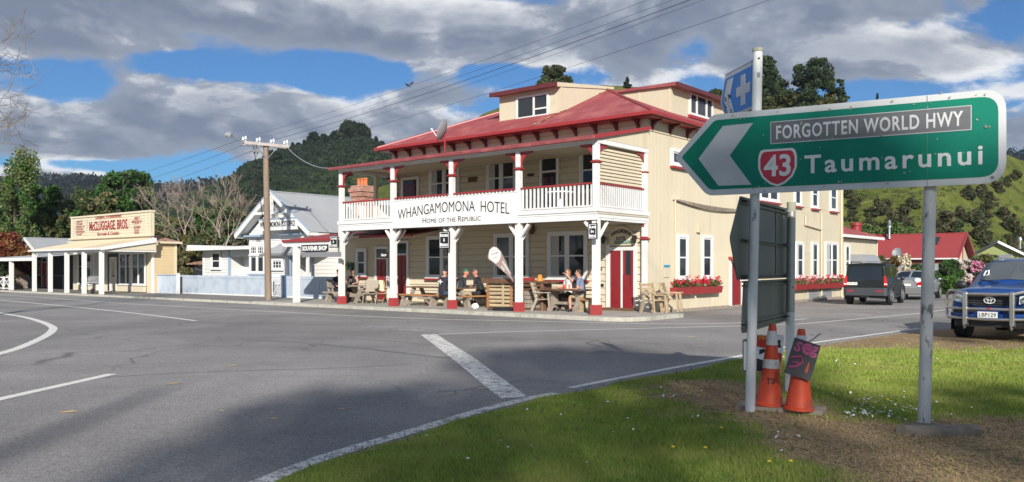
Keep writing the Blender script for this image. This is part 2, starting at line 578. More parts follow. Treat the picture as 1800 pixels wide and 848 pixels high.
 def mesh(s, name, ms, smooth=False):
  me = bpy.data.meshes.new(name)
  me.from_pydata(s.v, [], s.f)
  for m in (ms if isinstance(ms, (list, tuple)) else [ms]):
   me.materials.append(MATS[m])
  if max(s.m, default=0) > 0:
   me.polygons.foreach_set('material_index', s.m)
  if smooth:
   me.polygons.foreach_set('use_smooth', [True] * len(me.polygons))
   try:
    me.set_sharp_from_angle(angle=R(40))
   except Exception:
    pass
  me.update()
  return me

 def build(s, name, ms, parent=None, loc=(0, 0, 0), rot=(0, 0, 0), smooth=False, bevel=0.0, kind=None, mx=None):
  o = place(s.mesh(name, ms, smooth), name, parent, loc, rot, mx=mx)
  if bevel:
   b = o.modifiers.new('bevel', 'BEVEL')
   b.width, b.segments, b.limit_method, b.angle_limit = bevel, 2, 'ANGLE', R(40)
  if kind:
   o['kind'] = kind
  return o

def np_mesh(name, verts, faces, ms, mi=None, smooth=False):
 """mesh from numpy arrays; faces (n,3) or (n,4)"""
 me = bpy.data.meshes.new(name)
 k = faces.shape[1]
 me.vertices.add(len(verts))
 me.vertices.foreach_set('co', np.asarray(verts, dtype=np.float32).ravel())
 me.loops.add(faces.size)
 me.loops.foreach_set('vertex_index', faces.astype(np.int32).ravel())
 me.polygons.add(len(faces))
 me.polygons.foreach_set('loop_start', np.arange(0, faces.size, k, dtype=np.int32))
 me.polygons.foreach_set('loop_total', np.full(len(faces), k, dtype=np.int32))
 for m in (ms if isinstance(ms, (list, tuple)) else [ms]):
  me.materials.append(MATS[m])
 if mi is not None:
  me.polygons.foreach_set('material_index', np.asarray(mi, dtype=np.int32))
 if smooth:
  me.polygons.foreach_set('use_smooth', np.ones(len(faces), dtype=bool))
 me.update(calc_edges=True)
 me.validate()
 return me

def text_mesh(body, ms, width=None, height=None, bold=0.0, depth=0.004, warp=None, align='CENTER', spacing=1.0, line=1.0, small=False):
 """flat lettering in the xz plane facing -y, fitted to width and/or height, centred"""
 cu = bpy.data.curves.new('lettering', 'FONT')
 cu.body = body
 cu.size = 1.0
 if small:
  cu.small_caps_scale = .76
  for c_ in cu.body_format:
   c_.use_small_caps = True
 cu.offset = bold
 cu.extrude = 0.01
 cu.align_x = align
 cu.space_character = spacing
 cu.space_line = line
 cu.resolution_u = 3
 to = bpy.data.objects.new('lettering', cu)
 me = bpy.data.meshes.new_from_object(to)
 bpy.data.objects.remove(to)
 bpy.data.curves.remove(cu)
 n = len(me.vertices)
 a = np.zeros(n * 3, dtype=np.float32)
 me.vertices.foreach_get('co', a)
 a = a.reshape(-1, 3)
 lo, hi = a.min(0), a.max(0)
 w, h = hi[0] - lo[0], hi[1] - lo[1]
 kx = width / w if width else height / h
 ky = height / h if height else kx
 x = (a[:, 0] - (lo[0] + hi[0]) / 2) * kx
 y = (a[:, 1] - (lo[1] + hi[1]) / 2) * ky
 if warp is not None:
  x, y = warp(x, y)
 out = np.stack([x, np.where(a[:, 2] > 0, -depth, depth * .2), y], 1).astype(np.float32)
 me.vertices.foreach_set('co', out.ravel())
 me.materials.clear()
 me.materials.append(MATS[ms])
 me.update()
 return me

def text(body, ms, parent, loc=(0, 0, 0), rot=(0, 0, 0), name='lettering', **kw):
 return place(text_mesh(body, ms, **kw), name, parent, loc, rot)

def poly_range(poly, u):
 """lowest and highest v of a convex polygon at u"""
 vs = []
 n = len(poly)
 for i in range(n):
  (u0, v0), (u1, v1) = poly[i], poly[(i + 1) % n]
  if abs(u1 - u0) < 1e-9:
   if abs(u - u0) < 1e-9:
    vs += [v0, v1]
  elif min(u0, u1) - 1e-9 <= u <= max(u0, u1) + 1e-9:
   vs.append(v0 + (v1 - v0) * (u - u0) / (u1 - u0))
 return (min(vs), max(vs)) if vs else None

def corrugated(mb, o, U, V, poly, pitch=.0762, amp=.009, thick=.0):
 """corrugated sheet: convex polygon in (u, v) on the plane o + u U + v V, ribs along v"""
 o, U, V = Vector(o), Vector(U).normalized(), Vector(V).normalized()
 Nn = U.cross(V).normalized()
 us = [p[0] for p in poly]
 a, b = min(us), max(us)
 n = max(2, int((b - a) / pitch * 4))
 st = sorted(set([a + (b - a) * i / n for i in range(n + 1)] + us))
 vs, fs = [], []
 for u in st:
  r = poly_range(poly, min(max(u, a), b))
  h = amp * sin(2 * pi * u / pitch)
  vs.append(o + U * u + V * r[0] + Nn * h)
  vs.append(o + U * u + V * r[1] + Nn * h)
 for i in range(len(st) - 1):
  fs.append((2 * i, 2 * i + 2, 2 * i + 3, 2 * i + 1))
 mb.add(vs, fs)
 return mb

def boards_mesh(poly, pitch, face, ms, lap=.03, flip=False):
 """horizontal weatherboards filling a convex polygon (u along, z up), joined; faces -y (or +x with flip)"""
 mb = MB()
 zs_ = [p[1] for p in poly]
 z0, z1 = min(zs_), max(zs_)
 sw = [(p[1], p[0]) for p in poly]
 z = z0
 while z < z1 - .01:
  zt = min(z + pitch, z1)
  a, b = poly_range(sw, z + 1e-4), poly_range(sw, zt - 1e-4)
  if a and b:
   q = [(a[0], face - lap, z), (a[1], face - lap, z), (b[1], face - .004, zt), (b[0], face - .004, zt),
    (a[0], face + .01, z), (a[1], face + .01, z)]
   if flip:
    q = [(-p[1], p[0], p[2]) for p in q]
   mb.add(q, [(0, 1, 2, 3), (4, 5, 1, 0)])
  z += pitch
 return mb

# ------------------------------------------------------------------ windows and doors (local frame: x along, z up, facing -y)
def window_unit(parent, x0, x1, z0, z1, leaves=1, frame='white_paint', sill=None, glass='window_glass', arch=.11, sash=.055,
    rail=.5, out=.05, name='window', mx=None, curtain=False, bars=None, drop=.0):
 """sash window standing proud of the wall face at local y=0"""
 mb = MB()
 mb.box(x0 - arch, -out, z0 - .03, x0, .02, z1 + arch)
 mb.box(x1, -out, z0 - .03, x1 + arch, .02, z1 + arch)
 mb.box(x0, -out - .004, z1, x1, .02, z1 + arch)
 mb.box(x0 - arch - .03, -out - .05, z0 - .09, x1 + arch + .03, .02, z0 - .03)
 mb.box(x0, -out + .004, z0 - .03, x1, .02, z0)
 w = mb.build(name, frame, parent, mx=mx)
 lw = (x1 - x0) / leaves
 gl, sh, mul = MB(), MB(), MB()
 for i in range(leaves):
  a, b = x0 + i * lw, x0 + (i + 1) * lw
  if i:
   mul.box(a - .05, -out - .002, z0, a + .05, .015, z1)
   a += .05
  if i < leaves - 1:
   b -= .05
  zm = z0 + (z1 - z0) * rail
  gl.add([(a, -.006, z0), (b, -.006, z0), (b, -.006, zm), (a, -.006, zm)], [(0, 1, 2, 3)])
  gl.add([(a, -.014, zm), (b, -.014, zm), (b, -.014, z1), (a, -.014, z1)], [(0, 1, 2, 3)])
  for u, v in ((a, a + sash), (b - sash, b)):
   sh.box(u, -.032, z0, v, -.001, z1)
  for u, v in ((z0, z0 + sash * 1.2), (zm - sash * .5, zm + sash * .5), (z1 - sash, z1)):
   sh.box(a + sash, -.030, u, b - sash, -.001, v)
  if bars:
   for j in range(1, bars[0]):
    u = a + (b - a) * j / bars[0]
    sh.box(u - .012, -.028, z0, u + .012, -.001, z1)
   for j in range(1, bars[1]):
    u = z0 + (z1 - z0) * j / bars[1]
    sh.box(a, -.027, u - .012, b, -.001, u + .012)
 gl.build('pane', glass, w)
 sh.build('sash', frame, w)
 if mul.v:
  mul.build('mullion', frame, w)
 if curtain:
  cm = MB()
  for a, b in curtain:
   n = 12
   vs = []
   for k in range(n + 1):
    u = a + (b - a) * k / n
    for zz in (z0 + .05, z1 - .04):
     vs.append((u, -.0155 - .0015 * sin(k * 1.9), zz))
   cm.add(vs, [(2 * k, 2 * k + 2, 2 * k + 3, 2 * k + 1) for k in range(n)])
  cm.build('curtain', 'curtain_grey', w)
 if sill:
  MB().box(x0 - arch - .05, -out - .07, z0 - .17, x1 + arch + .05, .02, z0 - .095).build('sill', sill, w)
 return w

def door_unit(parent, x0, x1, z0, z1, ms='red_door', frame='white_paint', transom=None, name='door', arch=.12, panels=True, handle=True, glazed=None):
 mb = MB()
 zt = z1 if transom is None else transom
 mb.box(x0 - arch, -.05, z0, x0, .02, zt + arch)
 mb.box(x1, -.05, z0, x1 + arch, .02, zt + arch)
 mb.box(x0, -.054, zt, x1, .02, zt + arch)
 if transom:
  mb.box(x0, -.046, z1, x1, .02, z1 + .07)
 fr = mb.build(name, frame, parent)
 lf = MB()
 lf.box(x0 + .005, -.012, z0 + .02, x1 - .005, .01, z1)
 if panels:
  w = x1 - x0
  for a, b in ((.08, .40), (.46, .93)):
   for u, v in ((.10, .46), (.54, .90)):
    lf.box(x0 + w * u, -.028, z0 + (z1 - z0) * a, x0 + w * v, -.008, z0 + (z1 - z0) * b)
    lf.box(x0 + w * (u + .05), -.036, z0 + (z1 - z0) * (a + .03), x0 + w * (v - .05), -.02, z0 + (z1 - z0) * (b - .03))
 lf.build('door_leaf', ms, fr)
 if glazed:
  w, h = x1 - x0, z1 - z0
  MB().box(x0 + w * glazed[0], -.03, z0 + h * glazed[1], x0 + w * glazed[2], -.005, z0 + h * glazed[3]).build('pane', 'window_glass', fr)
 if handle:
  MB().ball((x1 - .09, -.055, z0 + 1.0), .032, 8, 6).build('handle', 'chrome', fr, smooth=True)
 if transom:
  MB().box(x0 + .01, -.015, z1 + .07, x1 - .01, .005, zt).build('transom_pane', 'window_glass', fr)
 return fr

# ------------------------------------------------------------------ people: one skinned body each
BODIES = {}

def seg_dist(p, a, b):
 ab = b - a
 t = max(0, min(1, (p - a).dot(ab) / max(ab.length_squared, 1e-9)))
 return (p - (a + ab * t)).length

def make_bodies(specs):
 tmp = []
 for sp in specs:
  J, bones = sp['J'], []
  order = list(J)
  idx = {k: i for i, k in enumerate(order)}
  E = [('pelvis', 'belly'), ('belly', 'chest'), ('chest', 'neck'), ('neck', 'head')]
  for s in 'lr':
   E += [('chest', s + 'sh'), (s + 'sh', s + 'el'), (s + 'el', s + 'wr'), (s + 'wr', s + 'pa'), ('pelvis', s + 'hip'), (s + 'hip', s + 'kn'), (s + 'kn', s + 'an'), (s + 'an', s + 'to')]
  me = bpy.data.meshes.new('body')
  me.from_pydata([J[k] for k in order], [(idx[a], idx[b]) for a, b in E], [])
  o = link(bpy.data.objects.new('body', me))
  o.modifiers.new('skin', 'SKIN')
  rad = {'pelvis': .145, 'belly': .138, 'chest': .150, 'neck': .058, 'head': .06, 'sh': .066, 'el': .044, 'wr': .030, 'pa': .036, 'hip': .095, 'kn': .066, 'an': .042, 'to': .038}
  k_ = sp.get('girth', 1.0)
  for k in order:
   r = rad.get(k, rad.get(k[1:], .05)) * (k_ if k in ('pelvis', 'belly', 'chest') or k[1:] in ('hip', 'sh', 'kn') else 1)
   me.skin_vertices[0].data[idx[k]].radius = (r, r * (.82 if k in ('belly', 'chest') else 1))
  me.skin_vertices[0].data[idx['pelvis']].use_root = True
  o.modifiers.new('sub', 'SUBSURF').levels = 2
  o.modifiers['sub'].render_levels = 2
  tmp.append((o, sp))
 dg = bpy.context.evaluated_depsgraph_get()
 for o, sp in tmp:
  me = bpy.data.meshes.new_from_object(o.evaluated_get(dg))
  J = {k: Vector(v) for k, v in sp['J'].items()}
  mb = MB()
  mb.add([tuple(v.co) for v in me.vertices], [tuple(p.vertices) for p in me.polygons])
  # cloth or skin by the nearest bone
  reg = [(J['pelvis'], J['chest'], 1), (J['chest'], J['neck'].lerp(J['chest'], .35), 1), (J['neck'], J['head'], 0)]
  for s in 'lr':
   cut = J[s + 'sh'].lerp(J[s + 'el'], sp.get('sleeve_cut', .6))
   reg.append((J['chest'].lerp(J[s + 'sh'], .3), J[s + 'sh'], 1))
   if sp['sleeve'] == 'long':
    reg.append((J[s + 'sh'], J[s + 'wr'].lerp(J[s + 'el'], .12), 1))
   elif sp['sleeve'] == 'short':
    reg += [(J[s + 'sh'], cut, 1), (cut.lerp(J[s + 'el'], .15), J[s + 'wr'], 0)]
   else:
    reg.append((J[s + 'sh'].lerp(J[s + 'el'], .0), J[s + 'wr'], 0))
   reg.append((J[s + 'wr'], J[s + 'pa'], 0))
   reg.append((J['pelvis'], J[s + 'kn'], 2))
   reg.append((J[s + 'kn'], J[s + 'an'].lerp(J[s + 'kn'], .1), 0 if sp.get('shorts') else 2))
   reg.append((J[s + 'an'], J[s + 'to'], 3))
  for i, f in enumerate(mb.f):
   c = sum((Vector(mb.v[q]) for q in f), Vector()) / len(f)
   mb.m[i] = min(reg, key=lambda g: seg_dist(c, g[0], g[1]))[2]
  # head with face, turned as asked
  h = J['head']
  mb.T = Matrix.Translation(h) @ Matrix.Rotation(sp.get('turn', 0), 4, 'Z') @ Matrix.Rotation(sp.get('nod', 0), 4, 'X')
  mb.cur = 0
  mb.ball((0, 0, .075), (.076, .096, .118), 14, 11)
  mb.ball((0, -.035, .01), (.055, .062, .06), 10, 7)
  mb.path([(0, -.088, .085), (0, -.112, .058), (0, -.095, .048)], [.010, .016, .010], 6)
  for s in (-1, 1):
   mb.ball((s * .077, .005, .07), (.012, .022, .032), 6, 5)
  mb.cur = 4
  for s in (-1, 1):
   mb.ball((s * .032, -.086, .085), (.014, .008, .008), 6, 5)
  mb.cur = 5
  mb.ball((0, -.090, .018), (.024, .008, .007), 6, 5)
  # hands: palm is on the body, five fingers grow from it
  mb.cur = 0
  for s in 'lr':
   w, p = J[s + 'wr'], J[s + 'pa']
   d = (p - w).normalized()
   sd_ = d.cross(Vector((0, 0, 1)))
   sd_ = sd_.normalized() if sd_.length > .1 else Vector((1, 0, 0))
   up = sd_.cross(d).normalized()
   mb.T = None
   for q in range(4):
    b = p + sd_ * (.024 - .016 * q) + d * .012
    L_ = (.062, .074, .070, .054)[q]
    mb.path([b, b + d * L_ * .55 - up * .008, b + d * L_ * .85 - up * .028, b + d * L_ * .8 - up * .048], [.0095, .009, .008, .006], 6)
   b = p + sd_ * .028 - d * .03
   mb.path([b, b + sd_ * .03 + d * .02 - up * .005, b + sd_ * .038 + d * .048 - up * .014], [.011, .010, .007], 6)
  BODIES[sp['key']] = mb.mesh('body', [sp['skin'], sp['shirt'], sp['legs'], 'shoe', 'black_paint', 'ketchup' if False else 'skin_red'], True)
  bpy.data.meshes.remove(me)
  m0 = o.data
  bpy.data.objects.remove(o)
  bpy.data.meshes.remove(m0)

def seated(lean=0.0, hands=((.2, -.35, .78), (-.2, -.35, .78)), side=0.0, knees=.44, foot=-.42, spread=.14, twist=0.0, head=None, sh=.19):
 """joints of someone seated at the origin facing -y; ground is z 0, seat about .45"""
 J = {'pelvis': (0, 0, .56), 'belly': (side * .3, -lean * .35, .74), 'chest': (side * .7, -lean * .8, .97), 'neck': (side, -lean * 1.1, 1.16), 'head': (side * 1.1, -lean * 1.25 - .01, 1.235)}
 if head: J['head'] = head
 cx, cy = side * .75, -lean * .9
 for s, k in (('l', 1), ('r', -1)):
  shp = Vector((cx + k * sh * cos(twist), cy + k * sh * sin(twist), 1.07))
  hd = Vector(hands[0 if k > 0 else 1])
  mid = shp.lerp(hd, .5)
  L_ = (hd - shp).length
  drop = math.sqrt(max(.0, .29 ** 2 - (L_ / 2) ** 2))
  el = mid + Vector((k * .5, .55, -.7)).normalized() * drop
  d = (hd - el).normalized()
  J[s + 'sh'], J[s + 'el'], J[s + 'wr'], J[s + 'pa'] = tuple(shp), tuple(el), tuple(hd - d * .06), tuple(hd)
  J[s + 'hip'] = (k * .10, -.03, .53)
  J[s + 'kn'] = (k * spread, -knees, .52)
  J[s + 'an'] = (k * (spread + .01), foot, .09)
  J[s + 'to'] = (k * (spread + .03), foot - .15, .045)
 return J

make_bodies([
 dict(key='pink_cap', J=seated(.08, ((.16, -.42, .80), (-.12, -.30, .70))), skin='skin_red', shirt='cloth_black', legs='cloth_black', sleeve='long', turn=.2),
 dict(key='singlet', J=seated(.06, ((.34, -.42, .79), (-.22, -.38, .79)), sh=.21), skin='skin', shirt='cloth_black', legs='cloth_black', sleeve='none', girth=1.12, turn=.5),
 dict(key='hoodie', J=seated(.10, ((.15, -.42, .80), (-.15, -.42, .80)), sh=.21), skin='skin', shirt='cloth_navy', legs='cloth_denim', sleeve='long', girth=1.15),
 dict(key='green_cap', J=seated(.22, ((.12, -.46, .80), (-.16, -.48, .80)), sh=.21), skin='skin_red', shirt='cloth_navy', legs='cloth_khaki', sleeve='long', girth=1.15, turn=-.2),
 dict(key='bearded', J=seated(.28, ((.10, -.52, .82), (-.10, -.44, .80)), sh=.20), skin='skin_red', shirt='cloth_black', legs='cloth_black', sleeve='long', girth=1.08, nod=-.15),
 dict(key='woman', J=seated(.02, ((.10, -.20, 1.27), (-.16, -.36, .79)), sh=.165), skin='skin', shirt='cloth_white', legs='cloth_black', sleeve='short', girth=.9, turn=.1, sleeve_cut=.8),
 dict(key='blue_shirt', J=seated(.14, ((.17, -.36, .78), (-.2, -.30, .72)), sh=.20), skin='skin', shirt='cloth_blue', legs='cloth_khaki', sleeve='short', girth=1.08, shorts=True, turn=.2),
])

# ------------------------------------------------------------------ the hotel
FP = 0.12                         # footpath level
YW = 3.05                         # front wall of hotel and shop
XL = -12.78                       # left end of the hotel
hotel = sthing('hotel', 'two storey cream timber hotel with red iron roof and white balcony along its front', 'hotel', 0, 0)
SIDE = Matrix.Rotation(pi / 2, 4, 'Z')            # local x runs along street y, face towards +x

def build_hotel():
 h = hotel
 YB = 22.7
 # ---- walls
 mb = MB()
 mb.box(XL, YW + .02, .0, -.02, YB, 6.95)
 mb.build('wall', 'cream_paint', h)
 bm_ = MB()
 bm_.add([(0, -.045, 0), (1, -.045, 0), (1, -.004, 1), (0, -.004, 1), (0, .02, 0), (1, .02, 0), (1, .02, 1), (0, .02, 1)],
   [(0, 1, 2, 3), (4, 5, 1, 0), (1, 5, 6, 2), (4, 0, 3, 7)])
 wb = bm_.mesh('weatherboard', 'cream_board')
 z = .16
 while z < 6.8:
  p = .245
  if not (3.12 < z < 3.4):
   place(wb, 'weatherboard', h, (XL, YW, z), (0, 0, 0), (-XL - .16, 1, p - .018))
  z += p
 MB().box(XL - .02, YW - .05, 0, XL + .14, YW + .018, 6.8).build('corner_board', 'cream_paint', h)
 MB().box(-.17, YW - .045, FP, .03, YW + .018, 6.8).build('corner_board', 'cream_paint', h)
 # side wall: iron sheets in courses
 zc = [.10, 2.27, 4.48, 6.72]
 yc = [YW + .03, 5.4, 7.75, 10.1, 12.45]
 for i in range(4):
  for j in range(3):
   m = MB()
   corrugated(m, (.012 - .003 * j - .002 * (i % 2), yc[i], zc[j] - (.03 if j else 0)), (0, 1, 0), (0, 0, 1),
     [(0, 0), (yc[i + 1] - yc[i] + .03, 0), (yc[i + 1] - yc[i] + .03, zc[j + 1] - zc[j] + .03), (0, zc[j + 1] - zc[j] + .03)],
     .095, .008)
   m.build('wall_sheet', 'cream_iron', h, smooth=True)
 yc2 = [12.48, 14.6, 16.7, 18.8, 20.8, YB]
 for i in range(5):
  for j in range(3):
   MB().box(-.02, yc2[i] + .006, zc[j] + .004, .010 - .002 * ((i + j) % 2), yc2[i + 1] - .006, zc[j + 1] - .004).build(
    'wall_panel', 'cream_iron', h)
 MB().box(-.02, YW, .0, .03, YB, .11).build('base_board', 'wood_grey', h)
 MB().box(-.02, YB - .02, 0, .05, YB + .12, 6.75).build('corner_board', 'cream_paint', h)

 # ---- main roof: two wings meeting at one height
 e0, e1, ef, eb, ze, sl = -13.28, .5, 2.55, 23.2, 6.84, .431
 k = 5.43
 zr = ze + k * sl
 n = math.hypot(1, sl)
 r = MB()
 corrugated(r, (e0, ef, ze), (1, 0, 0), (0, 1, sl), [(0, 0), (e1 - e0, 0), (e1 - e0 - k, k * n), (k, k * n)])
 r.build('roof_slope', 'red_roof', h, smooth=True)
 r = MB()
 corrugated(r, (e1, ef, ze), (0, 1, 0), (-1, 0, sl), [(0, 0), (eb - ef, 0), (eb - ef - k, k * n), (k, k * n)])
 r.build('roof_slope', 'red_roof', h, smooth=True)
 r = MB()
 corrugated(r, (e0, ef + 2 * k, ze), (0, -1, 0), (1, 0, sl), [(0, 0), (2 * k, 0), (k, k * n)])
 r.build('roof_slope', 'red_roof', h, smooth=True)
 r = MB()
 xr = e1 - k
 r.add([(e0 + k, ef + k, zr), (xr, ef + k, zr), (xr - k, ef + 2 * k, ze), (e0, ef + 2 * k, ze)], [(0, 1, 2, 3)])
 r.add([(xr, ef + k, zr), (xr, eb - k, zr), (xr - k, eb, ze), (xr - k, ef + 2 * k, ze)], [(0, 1, 2, 3)])
 r.add([(xr, eb - k, zr), (e1, eb, ze), (xr - k, eb, ze)], [(0, 1, 2)])
 r.build('roof_slope', 'red_roof', h)
 cap = MB()
 for a, b in (((e0, ef, ze), (e0 + k, ef + k, zr)), ((e0 + k, ef + k, zr), (xr, ef + k, zr)), ((e1, ef, ze), (xr, ef + k, zr)),
    ((xr, ef + k, zr), (xr, eb - k, zr)), ((e1, eb, ze), (xr, eb - k, zr))):
  cap.tube(Vector(a) + Vector((0, 0, .01)), Vector(b) + Vector((0, 0, .02)), .055, n=8)
 cap.build('ridge_cap', 'red_trim', h, smooth=True)
 # rusted edge of an old sheet running up to the dormer
 ru = MB()
 for i in range(15):
  t = i / 14
  y = ef + .1 + 2.0 * t
  if i in (9, 10):
   continue
  ru.cbox((e1 - 5.15 + .03 * sin(i * 5), y, ze + (y - ef) * sl + .012), (.05 + .03 * ((i * 7) % 3), .07, .012))
 ru.build('rusted_edge', 'rust', h)
 # gutters and soffit
 g = MB()
 g.box(e0 - .1, ef - .12, ze - .13, e1 + .1, ef + .01, ze - .005)
 g.build('gutter', 'red_trim', h, bevel=.02)
 g = MB()
 g.box(e1 - .01, ef + .012, ze - .128, e1 + .12, eb, ze - .006)
 g.build('gutter', 'red_trim', h, bevel=.02)
 g = MB()
 g.box(e0 - .08, ef + .012, ze - .128, e0 + .01, ef + 2 * k, ze - .006)
 g.build('gutter', 'red_trim', h)
 MB().box(e0 + .02, ef + .02, ze - .16, e1 - .02, eb - .02, ze - .135).build('soffit', 'red_trim', h)
 br = MB()
 br.prism([(0, 0), (-.40, 0), (-.40, -.07), (-.22, -.11), (-.09, -.22), (-.07, -.34), (0, -.34)], 'x', -.045, .045)
 bme = br.mesh('eave_bracket', 'dark_red')
 nb = 15
 for i in range(nb):
  x = XL + .25 + (-.3 - XL - .25) * i / (nb - 1)
  place(bme, 'eave_bracket', h, (x, YW - .012, ze - .16))
 for i in range(16):
  place(bme, 'eave_bracket', h, (.014, YW + .3 + i * 1.25, ze - .16), (0, 0, pi / 2))
 MB().box(.012, YW + .1, 6.30, .04, YB, 6.36).build('frieze_batten', 'cream_board', h)

 # ---- dormers
 def dormer(x0, x1, y0, y1, zt0, zt1, win, side):
  d = MB()
  zb = ze + 0.2
  if side == 'front':
   d.prism([(y0, zb), (y1 + .1, zb), (y1 + .1, zt1), (y0, zt0)], 'x', x0, x1)
   w = d.build('dormer', 'cream_paint', h)
   q = MB()
   q.prism([(y0 - .3, zt0 - .05), (y1 + .2, zt1 + .02), (y1 + .2, zt1 + .09), (y0 - .3, zt0 + .09)], 'x', x0 - .16, x1 + .002)
   q.build('dormer_roof', 'red_trim', w)
   f = MB()
   f.box(x0 - .22, y0 - .40, zt0 - .06, x1 + .05, y0 - .302, zt0 + .10)
   f.build('gutter', 'dark_red', w)
   f = MB()
   f.prism([(y0 - .28, zt0 - .07), (y1 + .2, zt1 + .0), (y1 + .2, zt1 + .10), (y0 - .28, zt0 + .10)], 'x', x1 + .003, x1 + .04)
   f.build('barge_board', 'cream_board', w)
   b = MB()
   b.box(x1 - .12, y0 - .02, zb, x1 + .015, y0 + .10, zt0 - .02)
   b.build('corner_board', 'cream_board', w)
  else:
   d.prism([(x1, zb), (x1, zt0), (x0 - .1, zt1), (x0 - .1, zb)], 'y', y0, y1)
   w = d.build('dormer', 'cream_paint', h)
   q = MB()
   q.prism([(x1 + .3, zt0 - .05), (x1 + .3, zt0 + .09), (x0 - .2, zt1 + .09), (x0 - .2, zt1 + .02)], 'y', y0 - .14, y1 + .15)
   q.build('dormer_roof', 'red_roof', w)
   f = MB()
   f.box(x1 + .302, y0 - .14, zt0 - .07, x1 + .40, y1 + .2, zt0 + .08)
   f.build('gutter', 'dark_red', w)
   b = MB()
   b.box(x1 - .1, y0 - .015, zb, x1 + .02, y0 + .12, zt0 - .02)
   b.build('corner_board', 'cream_board', w)
   b = MB()
   b.box(x1 - 1.45, y0 - .012, zb, x1 - 1.38, y0 + .02, zt0 + .10)
   b.build('joint_batten', 'cream_board', w)
  return w

 yd = 4.48
 w = dormer(sx(878, yd), sx(986, yd), yd, 8.0, 8.70, 9.17, None, 'front')
 a, b = sx(911, yd), sx(962, yd)
 z0, z1 = zf(935, 204, yd), zf(935, 171, yd)
 fr = MB()
 for u0, u1, v0, v1 in ((a - .09, a, z0 - .09, z1 + .09), (b, b + .09, z0 - .09, z1 + .09), (a, b, z1, z1 + .09), (a, b, z0 - .09, z0)):
  fr.box(u0, yd - .05, v0, u1, yd + .02, v1)
 xm = sx(939, yd)
 fr.box(xm - .04, yd - .046, z0, xm + .04, yd + .02, z1)
 fr.box(xm + .04, yd - .044, z0 + (z1 - z0) * .28, b, yd + .02, z0 + (z1 - z0) * .36)
 f = fr.build('window', 'white_paint', w)
 MB().box(a, yd - .012, z0, b, yd + .01, z1).build('pane', 'window_glass', f)
 xd = -1.43
 w = dormer(-4.9, xd, 7.26, 12.2, 8.72, 8.76, None, 'side')
 a, b = sy(1213, xd), sy(1250, xd)
 z0, z1 = zs(1230, 203, xd), zs(1230, 171.5, xd)
 fr = MB()
 for u0, u1, v0, v1 in ((a - .1, a, z0 - .09, z1 + .09), (b, b + .1, z0 - .09, z1 + .09), (a, b, z1, z1 + .09), (a, b, z0 - .09, z0)):
  fr.box(xd - .02, u0, v0, xd + .06, u1, v1)
 for t in (.28, .74):
  fr.box(xd - .02, a + (b - a) * t - .05, z0, xd + .055, a + (b - a) * t + .05, z1)
 f = fr.build('window', 'white_paint', w)
 MB().box(xd - .02, a, z0, xd + .014, b, z1).build('pane', 'window_glass', f)
 MB().box(xd - .02, a - .2, z0 - .22, xd + .08, b + .2, z0 - .11).build('sill', 'red_trim', w)

 # ---- balcony
 XP = [-12.52, -9.39, -6.26, -3.13, 0.0]
 ZD, ZB = 3.47, 5.50
 MB().box(-12.7, -.10, 3.36, .12, YW - .06, ZD).build('deck', 'wood_grey', h)
 MB().box(-12.7, -.05, 3.30, .12, YW - .06, 3.352).build('deck_ceiling', 'cream_board', h)
 fa = MB()
 fa.box(-12.62, -.09, 3.10, .09, .02, 3.355)
 fa.box(-12.66, -.125, 3.36, .13, -.102, 3.50)
 fa.box(-12.64, -.105, 3.29, .11, -.092, 3.33)
 fa.build('fascia', 'white_paint', h)
 fa = MB()
 fa.box(.0, .022, 3.10, .09, YW - .02, 3.355)
 fa.box(.122, -.12, 3.36, .145, YW - .02, 3.50)
 fa.box(.092, .02, 3.29, .11, YW - .02, 3.33)
 fa.box(.092, .02, 3.18, .105, YW - .02, 3.21)
 fa.build('fascia', 'white_paint', h)
 MB().box(-12.62, .0, 3.1, -12.5, YW, 3.35).build('fascia', 'white_paint', h)
 # beams and roof
 MB().box(-12.66, -.07, ZB, .10, .07, ZB + .14).build('beam', 'white_paint', h)
 MB().box(-.06, .072, ZB, .095, YW - .02, ZB + .138).build('beam', 'white_paint', h)
 MB().box(-12.62, .072, ZB, -12.48, YW - .02, ZB + .138).build('beam', 'white_paint', h)
 v0, v1, va, vb = -.24, YW - .03, 5.70, 6.36
 s2 = (vb - va) / (v1 - v0)
 m = MB()
 corrugated(m, (-12.9, v0, va), (1, 0, 0), (0, 1, s2), [(0, 0), (13.06, 0), (13.06, (v1 - v0) * math.hypot(1, s2)), (0, (v1 - v0) * math.hypot(1, s2))])
 m.build('verandah_roof', 'red_roof', h, smooth=True)
 MB().prism([(v0 + .05, va - .03), (v1, va - .03), (v1, vb - .04)], 'x', -12.84, -12.8).build('end_panel', 'cream_paint', h)
 MB().box(-12.8, -.1, 5.655, .05, YW - .05, 5.672).build('verandah_ceiling', 'cream_board', h)
 m = MB()
 m.box(-12.98, v0 - .12, va - .12, .17, v0 + .02, va - .004)
 m.build('gutter', 'red_roof', h, bevel=.02)
 m = MB()
 m.prism([(v0 - .1, va - .11), (v0 - .1, va + .02), (v1, vb + .05), (v1, vb - .07)], 'x', .162, .20)
 m.build('barge_board', 'red_trim', h)
 m = MB()
 corrugated(m, (.10, .05, 5.642), (0, 1, 0), (0, 0, 1), [(0, 0), (v1 - .05, 0), (v1 - .05, vb - 5.70), (0, .075)], .076, .006)
 m.build('end_panel', 'cream_iron', h, smooth=True)
 # posts
 up = MB()
 up.box(-.085, -.085, ZD - .37, .085, .085, ZB)
 post_up = up.mesh('balcony_post', 'white_paint')
 c = MB()
 c.lathe([(.11, 0), (.17, .03), (.20, .055), (.20, .075), (.13, .10), (.11, .14)], 4, sq=True)
 capm = c.mesh('capital', 'red_trim')
 b = MB()
 pts = [(.08, 0), (.08, -.58), (.13, -.58)]
